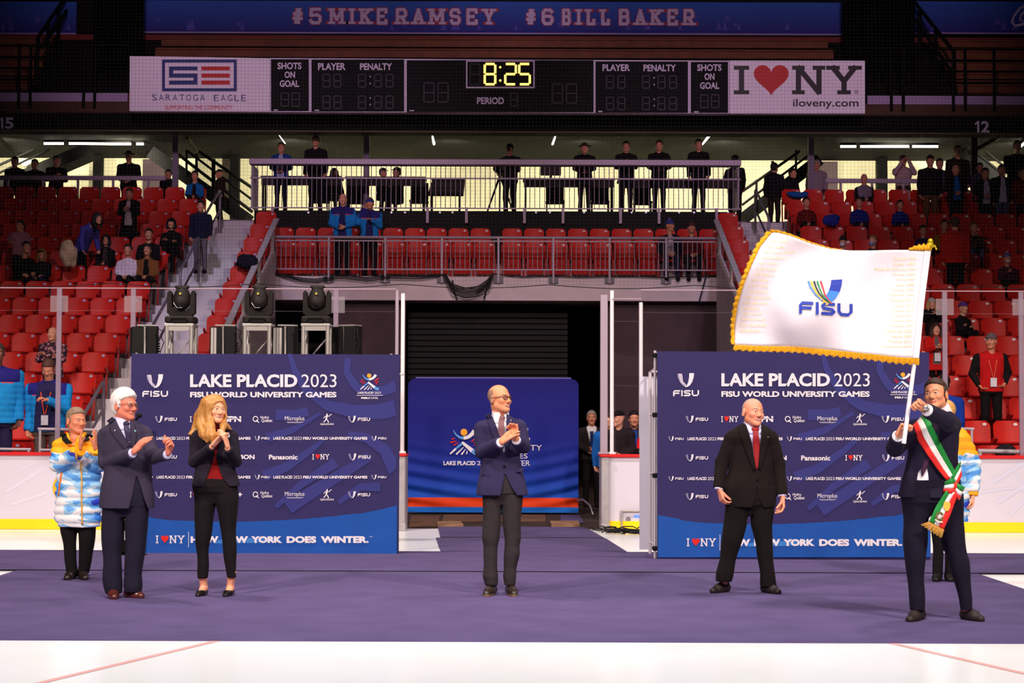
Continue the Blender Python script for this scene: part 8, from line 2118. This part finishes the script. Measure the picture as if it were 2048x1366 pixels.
m2 = MB(); m2.pipe([(p.x+.02, 39.6, zc_-.1), (p.x+.2, 39.5, zc_-.18), (p.x+.28, 39.85, zc_-.15)], .014, 6); m2.build('pan_handle', M_black, e)
for k in range(3):
    t = k*2.1+.5; m2 = MB(); m2.tube((p.x, 39.40, zc_-.12), (p.x+.38*math.cos(t), 39.5+.38*math.sin(t), 6.11), .025, .018, n=8); m2.build('leg', M_black, e)
# wall lamp on the left concourse
p = at(50, 331, 45.0); e = empty('pendant_lamp', tuple(p), 'bright white lamp glowing on the left concourse between dark figures', 'lamp')
m2 = MB(); m2.tube(p, p+Vector((0, 0, .10)), .05, .16, n=14); m2.ell(p+Vector((0, 0, .11)), (.16, .16, .06)); m2.build('shade', emis('lamp_glow', (255, 250, 235), 6), e)
m2 = MB(); m2.tube(p+Vector((0, 0, .1)), (p.x, p.y, 8.34), .008, n=5); m2.build('cord', M_beam, e)
# cables hanging on the lintel
yl = 36.53
def cabl(pts, label, n=1, r=.014):
    P0 = at(*pts[0], yl); e = empty('hanging_cable', tuple(P0), label, 'cable', 'black cables on the lintel'); m2 = MB()
    for k in range(n):
        L = lerp_line([(x+(rrc.uniform(-2, 2) if n > 1 else 0), y+(k*3.2 if 0 < i < len(pts)-1 else k*.4)) for i, (x, y) in enumerate(pts)], 24)
        m2.pipe([tuple(at(x, y, yl-.02*k)) for x, y in L], r, 6)
    m2.build('cable', M_cable, e)
rrc = random.Random(4)
cabl([(549, 546), (600, 556), (632, 559), (680, 549), (740, 556), (772, 549), (840, 551), (890, 548)], 'black cable sagging along the lintel left of the bundle', 3, .012)
cabl([(889, 548), (905, 568), (930, 576), (955, 573), (975, 560), (988, 546)], 'thick bundle of black cables drooping on the lintel', 7, .012)
cabl([(988, 548), (1050, 554), (1090, 551), (1160, 554), (1240, 552), (1330, 555), (1436, 551)], 'black cable along the lintel right of the bundle', 1, .012)
cabl([(905, 560), (908, 580), (914, 600)], 'short black cable falling from the bundle into the tunnel, left', 1); cabl([(977, 560), (972, 582), (968, 600)], 'short black cable falling from the bundle into the tunnel, right', 1)
cabl([(1414, 545), (1406, 575), (1398, 605)], 'black cable slanting down at the right end of the lintel', 1)
# coats and bags left on seats
def heap(px, py, Y, r, m, name, label, cat, seed=0):
    c = at(px, py, Y); G = Fld(np.array(c)-np.array(r)*1.4, np.array(c)+np.array(r)*1.4, .016); q = random.Random(seed)
    G.ell(c, r, None, .02)
    for i in range(7): G.ell(np.array(c)+np.array([q.uniform(-.7, .7)*r[0], q.uniform(-.5, .5)*r[1], q.uniform(-.6, .6)*r[2]]), [.5*v for v in r], None, .04)
    G.wrinkle(.012, 24, seed); o = G.mesh(name, m); origin_to(o, c); tag(o, label, cat)
heap(135, 506, rowY(8)-.30, (.15, .11, .27), mat('quilt_cream', (196, 164, 130), .8, noise=.2, nscale=8), 'padded_coat', 'cream padded coat propped on a seat below the bending person in violet', 'coat', 2)
heap(495, 523, rowY(8)-.12, (.20, .12, .14), cm((28, 26, 44)), 'jacket', 'dark jacket lying over a seat by the left tunnel wall', 'jacket', 3)
heap(1662, 441, rowY(11)-.08, (.17, .10, .13), cm((34, 44, 140)), 'jacket', 'dark blue jacket over a seat beside the dark red jacket', 'jacket', 4)
heap(1596, 390, rowY(14)-.10, (.22, .10, .07), cm((30, 90, 170)), 'scarf', 'light blue cloth over the first top seat of the right block', 'scarf', 5)
heap(2010, 905, 26.3, (.15, .10, .13), cm((40, 34, 38)), 'backpack', 'dark backpack lying on the front seat behind the right boards', 'bag', 6)
